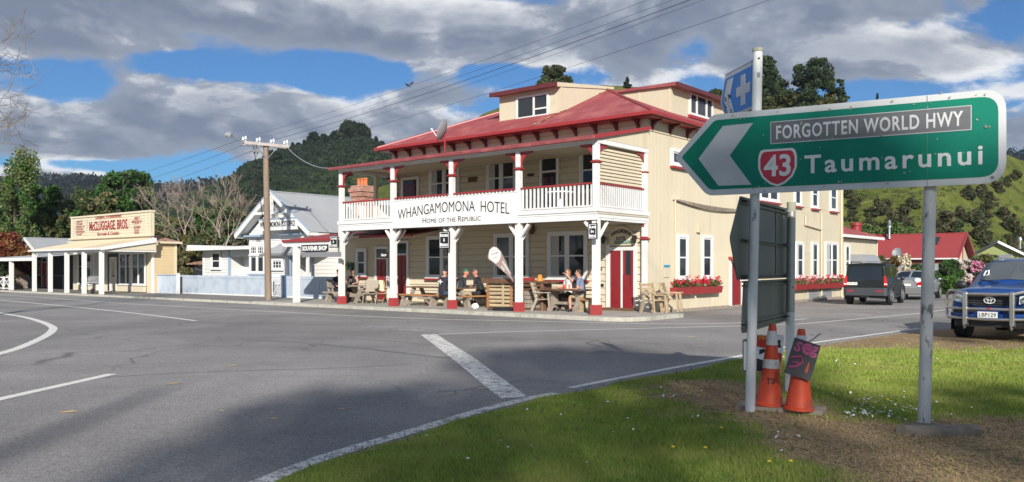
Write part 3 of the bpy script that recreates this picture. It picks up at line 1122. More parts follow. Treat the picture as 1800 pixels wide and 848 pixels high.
 for i in range(7):
  t = i / 6
  pts.append((.13 + .40 * (1 - cos(t * pi / 2)), -.50 + .42 * sin(t * pi / 2)))
 pts += [(.60, -.06), (.60, 0)]
 b.prism(pts, 'y', -.022, .022)
 brk = b.mesh('bracket', 'red_trim')
 lo = MB()
 lo.box(-.098, -.098, .36, .098, .098, ZD - .371)
 post_lo = lo.mesh('post', 'white_paint')
 pl = MB()
 pl.box(-.135, -.135, FP - .02, .135, .135, .44)
 plm = pl.mesh('plinth', 'red_plinth')
 for i, x in enumerate(XP):
  p = place(post_lo, 'post', h, (x, 0, 0))
  place(plm, 'plinth', p)
  st = MB()
  for sgn in (-1, 1):
   if 0 <= i + sgn < 5:
    st.bar((sgn * .05, .0, 2.62), (sgn * .42, .0, 3.06), .085, .085)
  st.bar((0, .06, 2.45), (0, .62, 3.06), .075, .075)
  st.build('strut', 'white_paint', p)
  u = place(post_up, 'balcony_post', h, (x, 0, 0))
  place(capm, 'capital', u, (0, 0, 4.86))
  if i > 0:
   place(brk, 'bracket', u, (0, 0, ZB), (0, 0, pi))
  if i < 4:
   place(brk, 'bracket', u, (0, 0, ZB))
  if i in (0, 4):
   place(brk, 'bracket', u, (0, 0, ZB - .002), (0, 0, pi / 2))
 for x in (XP[0], XP[4]):
  u = MB().box(x - .08, YW - .20, FP if x == 0 else ZD, x + .08, YW - .052, ZB).build('wall_post', 'white_paint', h)
  place(capm, 'capital', u, (x, YW - .125, 4.80), (0, 0, 0), (.8, .8, .8))
  place(brk, 'bracket', u, (x, YW - .04, ZB - .002), (0, 0, -pi / 2))
  if x == 0:
   place(capm, 'capital', u, (x, YW - .125, 2.52))
   place(brk, 'bracket', u, (x, YW - .04, 3.10), (0, 0, -pi / 2), (.55, 1, .75))
   MB().box(x - .12, YW - .24, FP, x + .12, YW - .05, .5).build('plinth', 'white_paint', u)
 # a post at the back of the open left end
 MB().box(-12.58, 1.75, ZD, -12.44, 1.89, ZB).build('balcony_post', 'cream_board', h)
 # balustrade, baluster by baluster
 bal = MB().box(-.036, -.014, 0, .036, .014, .68).mesh('baluster', 'white_paint')
 for i in range(4):
  x0, x1 = XP[i] + .09, XP[i + 1] - .09
  MB().box(x0, -.04, 4.235, x1, .04, 4.29).build('handrail', 'red_trim', h)
  MB().box(x0, -.03, ZD + .055, x1, .03, ZD + .105).build('bottom_rail', 'white_paint', h)
  MB().box(x0, -.02, ZD + .01, x1, .02, ZD + .05).build('kick_board', 'wood_grey', h)
  nn = 18
  for j in range(nn):
   place(bal, 'baluster', h, (x0 + (x1 - x0) * (j + .5) / nn, 0, ZD + .10), (0, 0, 0), (1, 1, .985 + .01 * ((j * 7) % 3 - 1)))
 y0, y1 = .09, YW - .21
 for x, mm in ((XP[4], 22), (XP[0], 16)):
  MB().box(x - .04, y0, 4.233, x + .04, y1, 4.288).build('handrail', 'red_trim', h)
  MB().box(x - .03, y0, ZD + .055, x + .03, y1, ZD + .105).build('bottom_rail', 'white_paint', h)
  for j in range(mm):
   place(bal, 'baluster', h, (x, y0 + (y1 - y0) * (j + .5) / mm, ZD + .10), (0, 0, pi / 2), (.85, 1, .985))
 # boarded screen closing the right end of the balcony
 sl_ = MB().box(-.012, y0, 0, .012, y1, .085).mesh('screen_slat', 'cream_board')
 for j in range(10):
  place(sl_, 'screen_slat', h, (-.05, 0, 4.32 + j * .112), (0, R(-14), 0))

 # ---- windows and doors, upper floor
 def zz(px, a, b, y=YW):
  return zf(px, a, y), zf(px, b, y)
 LOC = Matrix.Translation((0, YW - .055, 0))
 z0, z1 = zz(780, 350, 291)
 for a, b, n, cur in ((760, 806, 2, .5), (860.5, 906, 2, .6), (1025, 1046, 1, 0)):
  xa, xb = sx(a, YW), sx(b, YW)
  cu = None
  if cur:
   cu = [(xa + .06, xa + .34)] if n == 2 else None
  window_unit(h, xa, xb, z0 - .1, z1, n, curtain=cu, mx=LOC)
 for a, b, tr in ((711, 735, False), (955, 980, True)):
  e = door_unit(h, sx(a, YW), sx(b, YW), ZD, 5.38 if not tr else 5.15, 'dark_red', transom=None if not tr else 5.75, handle=False,
     glazed=(.1, .42, .9, .97))
  e.location.y = YW - .05
 for px0, px1, py0, py1, ms in ((824, 840, 321, 312.5, 'wood_dark'), (928, 939.5, 311, 306, 'black_paint')):
  m = MB().box(sx(px0, YW), YW - .05, zf(px0, py0, YW), sx(px1, YW), YW - .018, zf(px0, py1, YW))
  m.build('plaque', ms, h)
 # ground floor
 z0, z1 = zz(778, 486, 419)
 for k_, (a, b) in enumerate(((755, 803), (874, 928), (968.5, 1030))):
  xa, xb = sx(a, YW), sx(b, YW)
  window_unit(h, xa, xb, z0, z1, 2, sill='red_trim', mx=LOC, curtain=[(xa + .07, xa + .42)] if k_ == 2 else None)
 e = door_unit(h, sx(701, YW), sx(717, YW), FP + .06, zf(709, 449, YW), 'dark_red' if False else 'red_door', transom=zf(709, 428, YW))
 e.location.y = YW - .05
 # main entrance: panelled leaf, white stop, second leaf over a black sheet for the unlit hall
 xa, xb = sx(1074, YW), sx(1115.5, YW)
 zt = 2.2
 fr = MB()
 fr.box(xa - .16, YW - .09, FP, xa, YW, 2.42)
 fr.box(xb, YW - .09, FP, xb + .12, YW, 2.42)
 fr.box(xa, YW - .092, zt, xb, YW, zt + .12)
 fr.box(xa - .2, YW - .12, zt + .95, xb + .16, YW, zt + 1.02)
 en = fr.build('entrance', 'white_paint', h)
 xm = xa + (xb - xa) * .50
 lf = MB()
 lf.box(xa + .01, YW - .055, FP + .04, xm - .05, YW - .022, zt - .01)
 for za, zb_ in ((.12, .36), (.42, .94)):
  lf.box(xa + .12, YW - .075, FP + zt * za * .97, xm - .16, YW - .05, FP + (zt - FP) * zb_)
  lf.box(xa + .18, YW - .085, FP + zt * za + .06, xm - .22, YW - .07, FP + (zt - FP) * zb_ - .06)
 lf.build('door_leaf', 'red_door', en)
 MB().box(xm - .03, YW - .085, FP, xm + .04, YW - .02, zt).build('door_stop', 'white_paint', en)
 MB().box(xm + .05, YW - .03, FP, xb, YW - .022, zt).build('dark_hall_sheet', 'black_paint', en)  # flat black sheet, the darkness of the hall put into its colour
 l2 = MB()
 l2.box(xm + .05, YW - .075, FP + .04, xm + .34, YW - .045, 1.35)
 l2.box(xm + .34, YW - .06, FP + .04, xb - .02, YW - .035, 1.0)
 l2.box(xm + .05, YW - .06, 1.353, xm + .16, YW - .036, zt - .01)
 l2.box(xb - .12, YW - .06, 1.003, xb - .02, YW - .036, zt - .01)
 e2 = l2.build('door_leaf', 'red_door', en)
 MB().box(xm + .16, YW - .055, 1.0, xb - .12, YW - .034, zt - .01).build('pane', 'window_glass', e2)  # dark glass, its shape also takes in the wall post's shadow
 MB().box(xa - .1, YW - .5, FP - .02, xb + .1, YW - .1, FP + .09).build('step', 'wood_dark', en)
 sb = MB()
 n_ = 12
 pts = [(xa - .02, 0)] + [(xa - .02 + (xb - xa + .04) * i / n_, .42 + .26 * sin(pi * i / n_)) for i in range(n_ + 1)] + [(xb + .02, 0)]
 sb.prism(pts, 'y', YW - .10, YW - .03)
 sgn = sb.build('sign_board', 'cream_paint', en, loc=(0, 0, zt + .18))
 mid = (xa + xb) / 2
 ww = xb - xa

 def arch_(x, y):
  return x, y + .20 * (1 - (x / (ww * .5)) ** 2)
 text('WHANGAMOMONA', 'black_letter', sgn, (mid, YW - .104, .30), width=ww * .86, height=.15, bold=.02, warp=arch_)
 text('HOTEL', 'black_letter', sgn, (mid, YW - .104, .24), width=ww * .42, height=.13, bold=.02)
 MB().box(xa + ww * .22, YW - .112, .06, xb - ww * .08, YW - .1, .155).build('green_strip', 'green_box', sgn)
 text('Licensed to sell liquor', 'white_letter', sgn, (mid + ww * .07, YW - .114, .108), width=ww * .62, height=.055)
 for px in (1066, 1121):
  x = sx(px, YW)
  l = MB()
  l.bar((x, YW, 2.62), (x, YW - .22, 2.70), .03, .03)
  l.lathe([(.02, 2.72), (.09, 2.70), (.07, 2.52), (.05, 2.44)], 8, (x, YW - .22, 0))
  l.build('wall_lamp', 'black_paint', h)
 MB().box(sx(1056, YW), YW - .045, .92, sx(1062, YW), YW - .018, 1.03).build('plaque', 'black_paint', h)
 MB().box(sx(1057, YW), YW - .045, 1.5, sx(1059, YW), YW - .018, 1.62).build('plaque', 'green_box', h)
 m = MB()
 xx = sx(938, YW)
 m.lathe([(.05, 0), (.12, .1), (.12, .3), (.06, .36)], 8, (xx, YW - .12, zf(938, 412, YW)))
 m.build('loudspeaker', 'wood_dark', h)
 # ---- side wall openings
 def side_win(pa, pb, ya, yb, leaves, ref, x=.012, **kw):
  y0, y1 = sy(pa, x), sy(pb, x)
  M_ = Matrix.Translation((x + .012, 0, 0)) @ SIDE
  return window_unit(h, y0, y1, zs(ref, yb, x), zs(ref, ya, x), leaves, mx=M_, **kw)
 side_win(1192, 1206, 418, 488, 1, 1199)
 side_win(1235, 1249, 419, 487, 1, 1242)
 for a, b, n_, r_ in ((1399.5, 1410.5, 1, 1405), (1427, 1436, 1, 1431), (1451, 1471, 2, 1461)):
  ya_, yb_ = sy(a, .012), sy(b, .012)
  side_win(a, b, 429, 486, n_, r_, arch=.09, curtain=[(ya_ + .06, ya_ + (yb_ - ya_) * .34)])
 zt_, zb_ = zs(1431, 320, 0), zs(1431, 364, 0)
 for a, b, n in ((1336, 1366, 2), (1397, 1406, 1), (1427, 1436, 1), (1459.5, 1469, 1)):
  M_ = Matrix.Translation((.024, 0, 0)) @ SIDE
  window_unit(h, sy(a, 0), sy(b, 0), zb_, zt_, n, mx=M_, sill='red_trim')
 M_ = Matrix.Translation((.024, 0, 0)) @ SIDE
 window_unit(h, sy(1181, 0), sy(1203, 0), zs(1188, 289, 0), zs(1188, 268, 0), 1, mx=M_, sill='red_trim', rail=.98)
 e = door_unit(h, sy(1284, 0), sy(1301, 0), .08, zs(1292, 462, 0), 'red_door')
 e.matrix_local = M_
 hood = MB()
 ya, yb = sy(1280, 0), sy(1305, 0)
 hood.prism([(0, zs(1292, 455, 0)), (.55, zs(1292, 464, 0)), (.55, zs(1292, 464, 0) + .05), (0, zs(1292, 455, 0) + .08)], 'y', ya, yb)
 hood.build('door_hood', 'red_trim', h)
 # pipes, cables, plates on the side wall
 yp = sy(1186, .04)
 pz0, pz1 = zs(1186, 490, .04), zs(1186, 349, .04)
 m = MB()
 m.tube((.06, yp, pz0), (.06, yp, pz1), .035)
 m.bar((.03, yp - .12, pz1), (.09, yp + .16, pz1 + .02), .1, .12)
 m.build('cable_pipe', 'cream_board', h)
 cb = MB()
 for q in range(4):
  pts = []
  for i in range(15):
   t = i / 14
   y = yp + (sy(1305, .06) - yp) * t
   pts.append((.07 + .012 * q, y, zs(1186, 350, .06) - .012 * q - .10 * sin(pi * t) * (.6 + .35 * q) - .10 * t))
  cb.path(pts, .022, 5)
 cb.build('service_cable', 'wood_grey', h)
 y = sy(1163, .03)
 MB().box(.02, y - .03, zs(1163, 476, .03), .045, y + .03, zs(1163, 432, .03)).build('conduit', 'cream_board', h)
 a, b = sy(1167.5, .03), sy(1176.5, .03)
 pq = MB().box(.02, a, zs(1172, 488, .03), .05, b, zs(1172, 470.5, .03)).build('notice', 'cream_board', h)
 MB().box(.02, a, zs(1172, 470.2, .03), .052, b, zs(1172, 466, .03)).build('notice_header', 'teal_plaque', pq)
 y = sy(1227, .04)
 MB().box(.02, y - .10, zs(1227, 409, .04), .12, y + .10, zs(1227, 397, .04)).build('vent_box', 'cream_board', h)
 for a, b in ((1422, 1440), (1446, 1462)):
  vt = MB().box(.012, sy(a, .03), .12, .04, sy(b, .03), zs(a + 5, 514, .03)).build('base_vent', 'grey_roof', h)
  q = MB()
  for i in range(6):
   zz_ = .2 + i * .1
   q.box(.038, sy(a, .03) + .05, zz_, .05, sy(b, .03) - .05, zz_ + .03)
  q.build('louvre', 'grey_metal', vt)
 for px in (1443, 1478):
  y = sy(px, .05)
  m = MB().tube((.07, y, .1), (.07, y, 6.3 if px > 1450 else 4.3), .045, n=8)
  m.build('downpipe', 'cream_paint', h)
 y0, y1 = sy(1415, .05), sy(1443, .05)
 zq = zs(1430, 399, .05)
 m = MB()
 m.tube((.07, y0, zq + .05), (.07, y1, zq - .1), .05, n=8)
 m.tube((.07, y0, zq + .05), (.07, y0, zq + .45), .045, n=8)
 m.build('waste_pipe', 'cream_paint', h)
 # ---- long name board across two bays
 yb_ = -.17
 x0, x1 = sx(691, yb_), sx(909, yb_)
 zb0, zb1 = 3.13, 4.13
 nb = MB().box(x0, yb_ - .03, zb0, x1, yb_ + .03, zb1).build('name_board', 'white_paint', h)
 t = MB()
 for u0, u1, v0_, v1_ in ((x0 - .01, x1 + .01, zb1, zb1 + .03), (x0 - .01, x1 + .01, zb0 - .03, zb0)):
  t.box(u0, yb_ - .045, v0_, u1, yb_ + .035, v1_)
 t.build('trim', 'white_paint', nb)
 mx_ = (x0 + x1) / 2
 wd = x1 - x0

 def bow(x, y):
  return x, y - .20 * (np.abs(x) / (wd * .46)) ** 2.0
 text('WHANGAMOMONA  HOTEL', 'black_letter', nb, (mx_, yb_ - .033, zb0 + .66), width=wd * .90, height=.38, warp=bow, bold=-.004)
 text('Home of the Republic', 'black_letter', nb, (mx_ + .02, yb_ - .033, zb0 + .21), width=wd * .47, height=.20, bold=.0, small=True)

build_hotel()

def hanging_sign(lines, label, x, y, z0, z1, w, turn=0.0, bracket=True):
 t = sthing('hanging_sign', label, 'sign', x, y, 0, turn, 'black signs hung from the verandahs')
 m = MB()
 m.box(-w / 2, -.02, z0, w / 2, .02, z1)
 m.build('board', 'black_paint', t)
 m = MB()
 for a, b, c, d in ((-w / 2 + .03, -w / 2 + .045, z0 + .03, z1 - .03), (w / 2 - .045, w / 2 - .03, z0 + .03, z1 - .03),
     (-w / 2 + .045, w / 2 - .045, z0 + .03, z0 + .045), (-w / 2 + .045, w / 2 - .045, z1 - .045, z1 - .03)):
  m.box(a, -.023, c, b, -.019, d)
 if len(lines) > 1:
  m.build('border_line', 'white_letter', t)
 hgt = (z1 - z0) / (len(lines) + .6)
 for i, ln in enumerate(lines):
  zc = z1 - hgt * (i + .8)
  wl = w * .78 if len(ln) > 2 else w * (.16 * len(ln))
  text(ln.title() if ln != '&' else ln, 'white_letter', t, (0, -.024, zc), width=wl, height=hgt * .7, bold=.03, small=True)
 if bracket:
  m = MB()
  m.box(-w / 2, -.012, z1 + .08, w / 2, .012, z1 + .11)
  for s_ in (-1, 1):
   m.box(s_ * w * .4 - .008, -.006, z1, s_ * w * .4 + .008, .006, z1 + .08)
  m.build('bracket', 'black_paint', t)
 return t

y = -.35
hanging_sign(['BURGERS', '&', 'BEERS'], 'black hanging sign reading burgers and beers under the long white name board', sx(781.5, y), y, zf(781, 437, y), zf(781, 407, y), .50)
hanging_sign(['BUMS', 'IN', 'BEDS'], 'black hanging sign reading bums in beds by the hotel corner post', sx(1042, y), y, zf(1042, 421, y), zf(1042, 393, y), .33)
hanging_sign(['COFFEE', '&', 'CAKES'], 'black hanging sign reading coffee and cakes at the left end of the balcony', sx(587, y), y, zf(587, 436, y), zf(587, 415, y), .52)
y = 1.0
hanging_sign(['SHOP'], 'small black hanging sign reading shop in front of a red door', sx(675.5, y), y, zf(675, 454, y), zf(675, 443, y), .40)

# satellite dish on the balcony roof
def dish(label, x, y, z, r, group, face=(.75, -.55, .35), mast=.6, world=None):
 t = thing('satellite_dish', label, 'satellite dish', W(x, y, z) if world is None else world, ROT if world is None else 0, group)
 MB().tube((0, 0, -.05), (0, 0, mast), .03, n=8).build('mast', 'red_trim' if mast > .5 else 'grey_metal', t)
 f = Vector(face).normalized()
 q = f.to_track_quat('Z', 'Y').to_matrix().to_4x4()
 m = MB()
 m.T = Matrix.Translation((0, 0, mast + .1)) @ q
 n = 20
 prof = [(0.001, 0), (r * .5, r * .08), (r * .85, r * .2), (r, r * .3), (r * 1.0, r * .32), (r * .8, r * .2), (r * .4, r * .07), (.001, .012)]
 m.lathe(prof, n)
 m.build('reflector', 'grey_roof', t, smooth=True)
 m = MB()
 m.T = Matrix.Translation((0, 0, mast + .1)) @ q
 m.tube((0, -r * .9, r * .2), (0, -r * .25, r * 1.2), .014, n=6)
 m.tube((-r * .08, -r * .3, r * 1.2), (r * .06, -r * .15, r * 1.28), .045, n=8)
 m.build('feed_arm', 'plastic_white', t)
 return t

xd_, yd_ = sx(782, .9), .9
dish('grey satellite dish on a red mast above the balcony roof', xd_, yd_, 5.95, .42, None, face=(-.9, -.42, .35), mast=.72)

# flower boxes under the side windows
def leaf_cloud(centers, radii, n, size, rng, shell=.55, flat=1.0, tri=False, droop=0.0):
 """n small leaves spread through blobs; returns verts, faces"""
 centers, radii = np.asarray(centers, float), np.asarray(radii, float)
 if radii.ndim == 1:
  radii = np.repeat(radii[:, None], 3, 1)
 wgt = radii.prod(1) ** .75
 k = rng.choice(len(centers), n, p=wgt / wgt.sum())
 d = rng.normal(size=(n, 3))
 d /= np.linalg.norm(d, axis=1)[:, None]
 rr = (shell + (1 - shell) * rng.random(n) ** .6) * (1 - .18 * rng.random(n))
 loose = rng.random(n) < .25
 rr = np.where(loose, rng.random(n) ** .5, rr) + rng.normal(size=n) * .05
 p = centers[k] + d * radii[k] * rr[:, None]
 a = rng.normal(size=(n, 3)) + d * .6
 a[:, 2] *= flat
 a[:, 2] -= droop
 a /= np.linalg.norm(a, axis=1)[:, None]
 b = np.cross(a, rng.normal(size=(n, 3)))
 b /= np.linalg.norm(b, axis=1)[:, None] + 1e-9
 s_ = size * (.6 + .8 * rng.random(n))[:, None]
 a, b = a * s_, b * s_ * .55
 if tri:
  v = np.stack([p - b, p + b, p + a * 1.3], 1).reshape(-1, 3)
  f = np.arange(n * 3).reshape(-1, 3)
 else:
  v = np.stack([p - a, p - b * .9 + a * .1, p + a, p + b * .9 + a * .1], 1).reshape(-1, 3)
  f = np.arange(n * 4).reshape(-1, 4)
 return v, f

def flower_box(label, pa, pb, zt, x, flower, seed, dens=1.0):
 rng = np.random.default_rng(seed)
 a, b = sy(pa, x), sy(pb, x)
 yc = (a + b) / 2
 L_ = b - a
 t = sthing('flower_box', label, 'flower box', x, yc, zt, 0, 'flower boxes under the windows of the cream side wall')
 m = MB()
 m.prism([(-.13, -.26), (.12, -.26), (.17, 0), (-.15, 0)], 'y', -L_ / 2, L_ / 2)
 m.build('trough', 'red_trim', t)
 n = int(260 * L_ * dens)
 cs = [(rng.uniform(-.1, .15), rng.uniform(-L_ / 2, L_ / 2), rng.uniform(0, .16)) for _ in range(int(10 * L_))]
 v, f = leaf_cloud(cs, [.13] * len(cs), n, .045, rng)
 place(np_mesh('foliage', v, f, 'leaf_olive'), 'foliage', t)
 cs = [(rng.uniform(-.1, .2), rng.uniform(-L_ / 2, L_ / 2), rng.uniform(.12, .38)) for _ in range(int(14 * L_))]
 v, f = leaf_cloud(cs, [.07] * len(cs), int(n * .9), .036, rng)
 place(np_mesh('flower', v, f, flower), 'flower', t)['kind'] = 'stuff'

xfb = .17
zb_ = zs(1205, 505, xfb)
flower_box('red flower box bright with red geraniums, nearest the street corner', 1184, 1221, zb_, xfb, 'flower_red', 1)
flower_box('red flower box bright with red geraniums, left of the half hidden red side door', 1226, 1264, zb_, xfb, 'flower_red', 2)
flower_box('red flower box with sparse pink blooms just right of the grey sign backs', 1394, 1421, zs(1420, 499, xfb), xfb, 'geranium_pink', 3, .6)
flower_box('red flower box with sparse pink blooms, middle of the three beyond the signs', 1423, 1445, zs(1420, 499, xfb), xfb, 'geranium_pink', 4, .6)
flower_box('red flower box with red blooms under the double window by the parked off-roader', 1449, 1481, zs(1420, 499, xfb), xfb, 'flower_red', 5, .6)

# ------------------------------------------------------------------ ground, road, markings
def ground_mats():
 # worn chip-seal: fine stones, long patches, darker oily streaks
 m = bpy.data.materials.new('asphalt')
 MATS['asphalt'] = m
 m.use_nodes = True
 N, L = m.node_tree.nodes, m.node_tree.links
 b = N['Principled BSDF']
 b.inputs['Roughness'].default_value = .88
 b.inputs['Specular IOR Level'].default_value = .3
 tc = N.new('ShaderNodeTexCoord')

 def noise(scale, detail, rough=.6, st=(1, 1, 1), rot=0.0):
  mp = N.new('ShaderNodeMapping')
  mp.inputs['Scale'].default_value = st
  mp.inputs['Rotation'].default_value = (0, 0, rot)
  L.new(tc.outputs['Object'], mp.inputs[0])
  n = N.new('ShaderNodeTexNoise')
  n.inputs['Scale'].default_value = scale
  n.inputs['Detail'].default_value = detail
  n.inputs['Roughness'].default_value = rough
  L.new(mp.outputs[0], n.inputs['Vector'])
  return n.outputs['Fac']

 def rng_(src, a, b_, c, d):
  r = N.new('ShaderNodeMapRange')
  for i, v in enumerate((a, b_, c, d)):
   r.inputs[i + 1].default_value = v
  L.new(src, r.inputs[0])
  return r.outputs[0]

 def mul(a, b_):
  n = N.new('ShaderNodeMath')
  n.operation = 'MULTIPLY'
  L.new(a, n.inputs[0])
  L.new(b_, n.inputs[1])
  return n.outputs[0]
 f = rng_(noise(.22, 5, .6), .3, .7, .80, 1.16)
 f = mul(f, rng_(noise(.5, 4, .55, (1, .12, 1), -.45), .35, .7, 1.07, .87))
 f = mul(f, rng_(noise(.35, 3, .5, (.1, 1, 1), -.12), .4, .72, 1.04, .82))
 f = mul(f, rng_(noise(55, 2, .75), .28, .72, .45, 1.55))
 f = mul(f, rng_(noise(17, 3, .75), .3, .7, .74, 1.26))
 f = mul(f, rng_(noise(3.2, 4, .7), .3, .7, .92, 1.08))
 # hairline cracks in a few places, and patches of newer seal
 vo = N.new('ShaderNodeTexVoronoi')
 vo.feature = 'DISTANCE_TO_EDGE'
 vo.inputs['Scale'].default_value = .42
 wv = N.new('ShaderNodeVectorMath')
 wv.operation = 'MULTIPLY_ADD'
 nn = N.new('ShaderNodeTexNoise')
 nn.inputs['Scale'].default_value = 1.1
 nn.inputs['Detail'].default_value = 4
 L.new(tc.outputs['Object'], nn.inputs['Vector'])
 L.new(nn.outputs['Color'], wv.inputs[0])
 wv.inputs[1].default_value = (1.1, 1.1, 0)
 L.new(tc.outputs['Object'], wv.inputs[2])
 L.new(wv.outputs[0], vo.inputs['Vector'])
 cr = rng_(vo.outputs['Distance'], .003, .014, 1, 0)
 cr = mul(cr, rng_(noise(.16, 2), .50, .60, 0, .45))
 sb = N.new('ShaderNodeMath')
 sb.operation = 'SUBTRACT'
 sb.inputs[0].default_value = 1
 L.new(cr, sb.inputs[1])
 f = mul(f, sb.outputs[0])
 f = mul(f, rng_(noise(.09, 1.5, .4, (1, 1.6, 1), .3), .555, .575, 1, .88))
 mx = N.new('ShaderNodeMix')
 mx.data_type, mx.blend_type = 'RGBA', 'MULTIPLY'
 mx.inputs[0].default_value = 1
 mx.inputs[6].default_value = (.275, .261, .248, 1)
 L.new(f, mx.inputs[7])
 L.new(mx.outputs[2], b.inputs['Base Color'])
 bp = N.new('ShaderNodeBump')
 bp.inputs['Strength'].default_value = .5
 bp.inputs['Distance'].default_value = .01
 L.new(noise(90, 3, .7), bp.inputs['Height'])
 L.new(bp.outputs[0], b.inputs['Normal'])

 # paint on the road, worn through in places
 for nm, lo, hi in (('road_paint', .58, .66), ('road_paint_worn', .50, .58)):
  m = bpy.data.materials.new(nm)
  MATS[nm] = m
  m.use_nodes = True
  N, L = m.node_tree.nodes, m.node_tree.links
  b = N['Principled BSDF']
  b.inputs['Roughness'].default_value = .8
  tc = N.new('ShaderNodeTexCoord')
  a = noise(7, 8, .8)
  fine = noise(38, 3, .6)
  ad = N.new('ShaderNodeMath')
  ad.operation = 'MULTIPLY_ADD'
  ad.inputs[1].default_value = .45
  L.new(fine, ad.inputs[0])
  L.new(a, ad.inputs[2])
  r = rng_(ad.outputs[0], lo + .225, hi + .225, 0, 1)
  mx = N.new('ShaderNodeMix')
  mx.data_type = 'RGBA'
  L.new(r, mx.inputs[0])
  mx.inputs[6].default_value = (.74, .72, .66, 1)
  mx.inputs[7].default_value = (.19, .18, .17, 1)
  L.new(mx.outputs[2], b.inputs['Base Color'])

 # verge: grass, bare soil by attribute
 m = bpy.data.materials.new('verge')
 MATS['verge'] = m
 m.use_nodes = True
 N, L = m.node_tree.nodes, m.node_tree.links
 b = N['Principled BSDF']
 b.inputs['Roughness'].default_value = .95
 b.inputs['Specular IOR Level'].default_value = .1
 tc = N.new('ShaderNodeTexCoord')
 at_ = N.new('ShaderNodeAttribute')
 at_.attribute_name = 'soil'

 def cmix(fac, c1, c2):
  n = N.new('ShaderNodeMix')
  n.data_type = 'RGBA'
  L.new(fac, n.inputs[0])
  for i, c in ((6, c1), (7, c2)):
   if isinstance(c, tuple):
    n.inputs[i].default_value = (*c, 1)
   else:
    L.new(c, n.inputs[i])
  return n.outputs[2]
 g = cmix(rng_(noise(1.3, 5), .35, .65, 0, 1), (.17, .235, .045), (.23, .29, .065))
 s_ = cmix(rng_(noise(2.2, 6, .7), .35, .65, 0, 1), (.34, .22, .115), (.52, .38, .21))
 s_ = cmix(rng_(noise(26, 4, .7), .42, .62, 0, 1), s_, (.16, .11, .06))
 L.new(cmix(at_.outputs['Fac'], g, s_), b.inputs['Base Color'])
 bp = N.new('ShaderNodeBump')
 bp.inputs['Strength'].default_value = .6
 bp.inputs['Distance'].default_value = .03
 L.new(noise(22, 5, .7), bp.inputs['Height'])
 L.new(bp.outputs[0], b.inputs['Normal'])

 # hills: pasture broken by darker growth and pale tracks
 def pasture(nm, c1, c2, c3, s1, s2, lo=.52, hi=.60):
  nonlocal N, L, tc
  m = bpy.data.materials.new(nm)
  MATS[nm] = m
  m.use_nodes = True
  N, L = m.node_tree.nodes, m.node_tree.links
  b = N['Principled BSDF']
  b.inputs['Roughness'].default_value = .95
  b.inputs['Specular IOR Level'].default_value = .1
  tc = N.new('ShaderNodeTexCoord')
  c = cmix(rng_(noise(s1, 6, .65), .35, .65, 0, 1), c1, c2)
  c = cmix(rng_(noise(s2, 8, .7), lo, hi, 0, 1), c, c3)
  c = cmix(rng_(noise(s1 * 5, 4, .6, (1, 1, 4)), .58, .72, 0, .55), c, (.22, .19, .08))
  L.new(c, b.inputs['Base Color'])
  bp = N.new('ShaderNodeBump')
  bp.inputs['Strength'].default_value = .9
  bp.inputs['Distance'].default_value = 1.2
  L.new(noise(s2 * 4, 6, .7), bp.inputs['Height'])
  L.new(bp.outputs[0], b.inputs['Normal'])
 pasture('hill_grass', (.098, .128, .025), (.175, .185, .045), (.062, .080, .026), .30, .16, .53, .63)
 pasture('hill_dark', (.022, .040, .016), (.038, .058, .021), (.013, .022, .013), .10, .07, .46, .58)  # cloud shade over the middle hill is put into these dark greens
 pasture('hill_far', (.018, .030, .018), (.026, .042, .022), (.013, .021, .015), .006, .012, .5, .6)
 mat('yard_grass', (.075, .11, .025), .95, .3, .8, .3, 8, dirt=(.16, .13, .07), dscale=.6, dlo=.5, dhi=.7)

ground_mats()

def sheet(name, pts, z, ms):
 me = bpy.data.meshes.new(name)
 me.from_pydata([(p[0], p[1], z) for p in pts], [], [tuple(range(len(pts)))])
 me.materials.append(MATS[ms])
 return tag(place(me, name), kind='structure')

def ribbon(name, pts, w, z, ms, kind='structure', taper=False):
 """strip of width w along ground points"""
 pts = [Vector((p[0], p[1], 0)) for p in pts]
 vs, fs = [], []
 n = len(pts)
 for i, p in enumerate(pts):
  d = (pts[min(i + 1, n - 1)] - pts[max(i - 1, 0)]).normalized()
  s_ = Vector((-d.y, d.x, 0))
  ww = w[i] if isinstance(w, (list, tuple)) else w
  vs += [(p + s_ * ww / 2) + Vector((0, 0, z)), (p - s_ * ww / 2) + Vector((0, 0, z))]
 for i in range(n - 1):
  fs.append((2 * i, 2 * i + 1, 2 * i + 3, 2 * i + 2))
 me = bpy.data.meshes.new(name)
 me.from_pydata(vs, [], fs)
 me.materials.append(MATS[ms])
 return tag(place(me, name), kind=kind)

def smooth_pts(P, k=6):
 """Catmull-Rom through points"""
 P = [Vector((p[0], p[1], 0)) for p in P]
 out = []
 for i in range(len(P) - 1):
  p0, p1, p2, p3 = P[max(i - 1, 0)], P[i], P[i + 1], P[min(i + 2, len(P) - 1)]
  for j in range(k):
   t = j / k
   out.append(.5 * ((2 * p1) + (p2 - p0) * t + (2 * p0 - 5 * p1 + 4 * p2 - p3) * t * t + (3 * p1 - p0 - 3 * p2 + p3) * t ** 3))
 return out + [P[-1]]

sheet('ground', [(-3000, -1500), (3000, -1500), (3000, 3500), (-3000, 3500)], -.05, 'yard_grass')
sheet('road', [(-130, -34), (48, -34), (60, 40), (75, 110), (30, 110), W(-.5, 30)[:2], W(-.5, -.4)[:2], W(-150, -.4)[:2]], 0.0, 'asphalt')
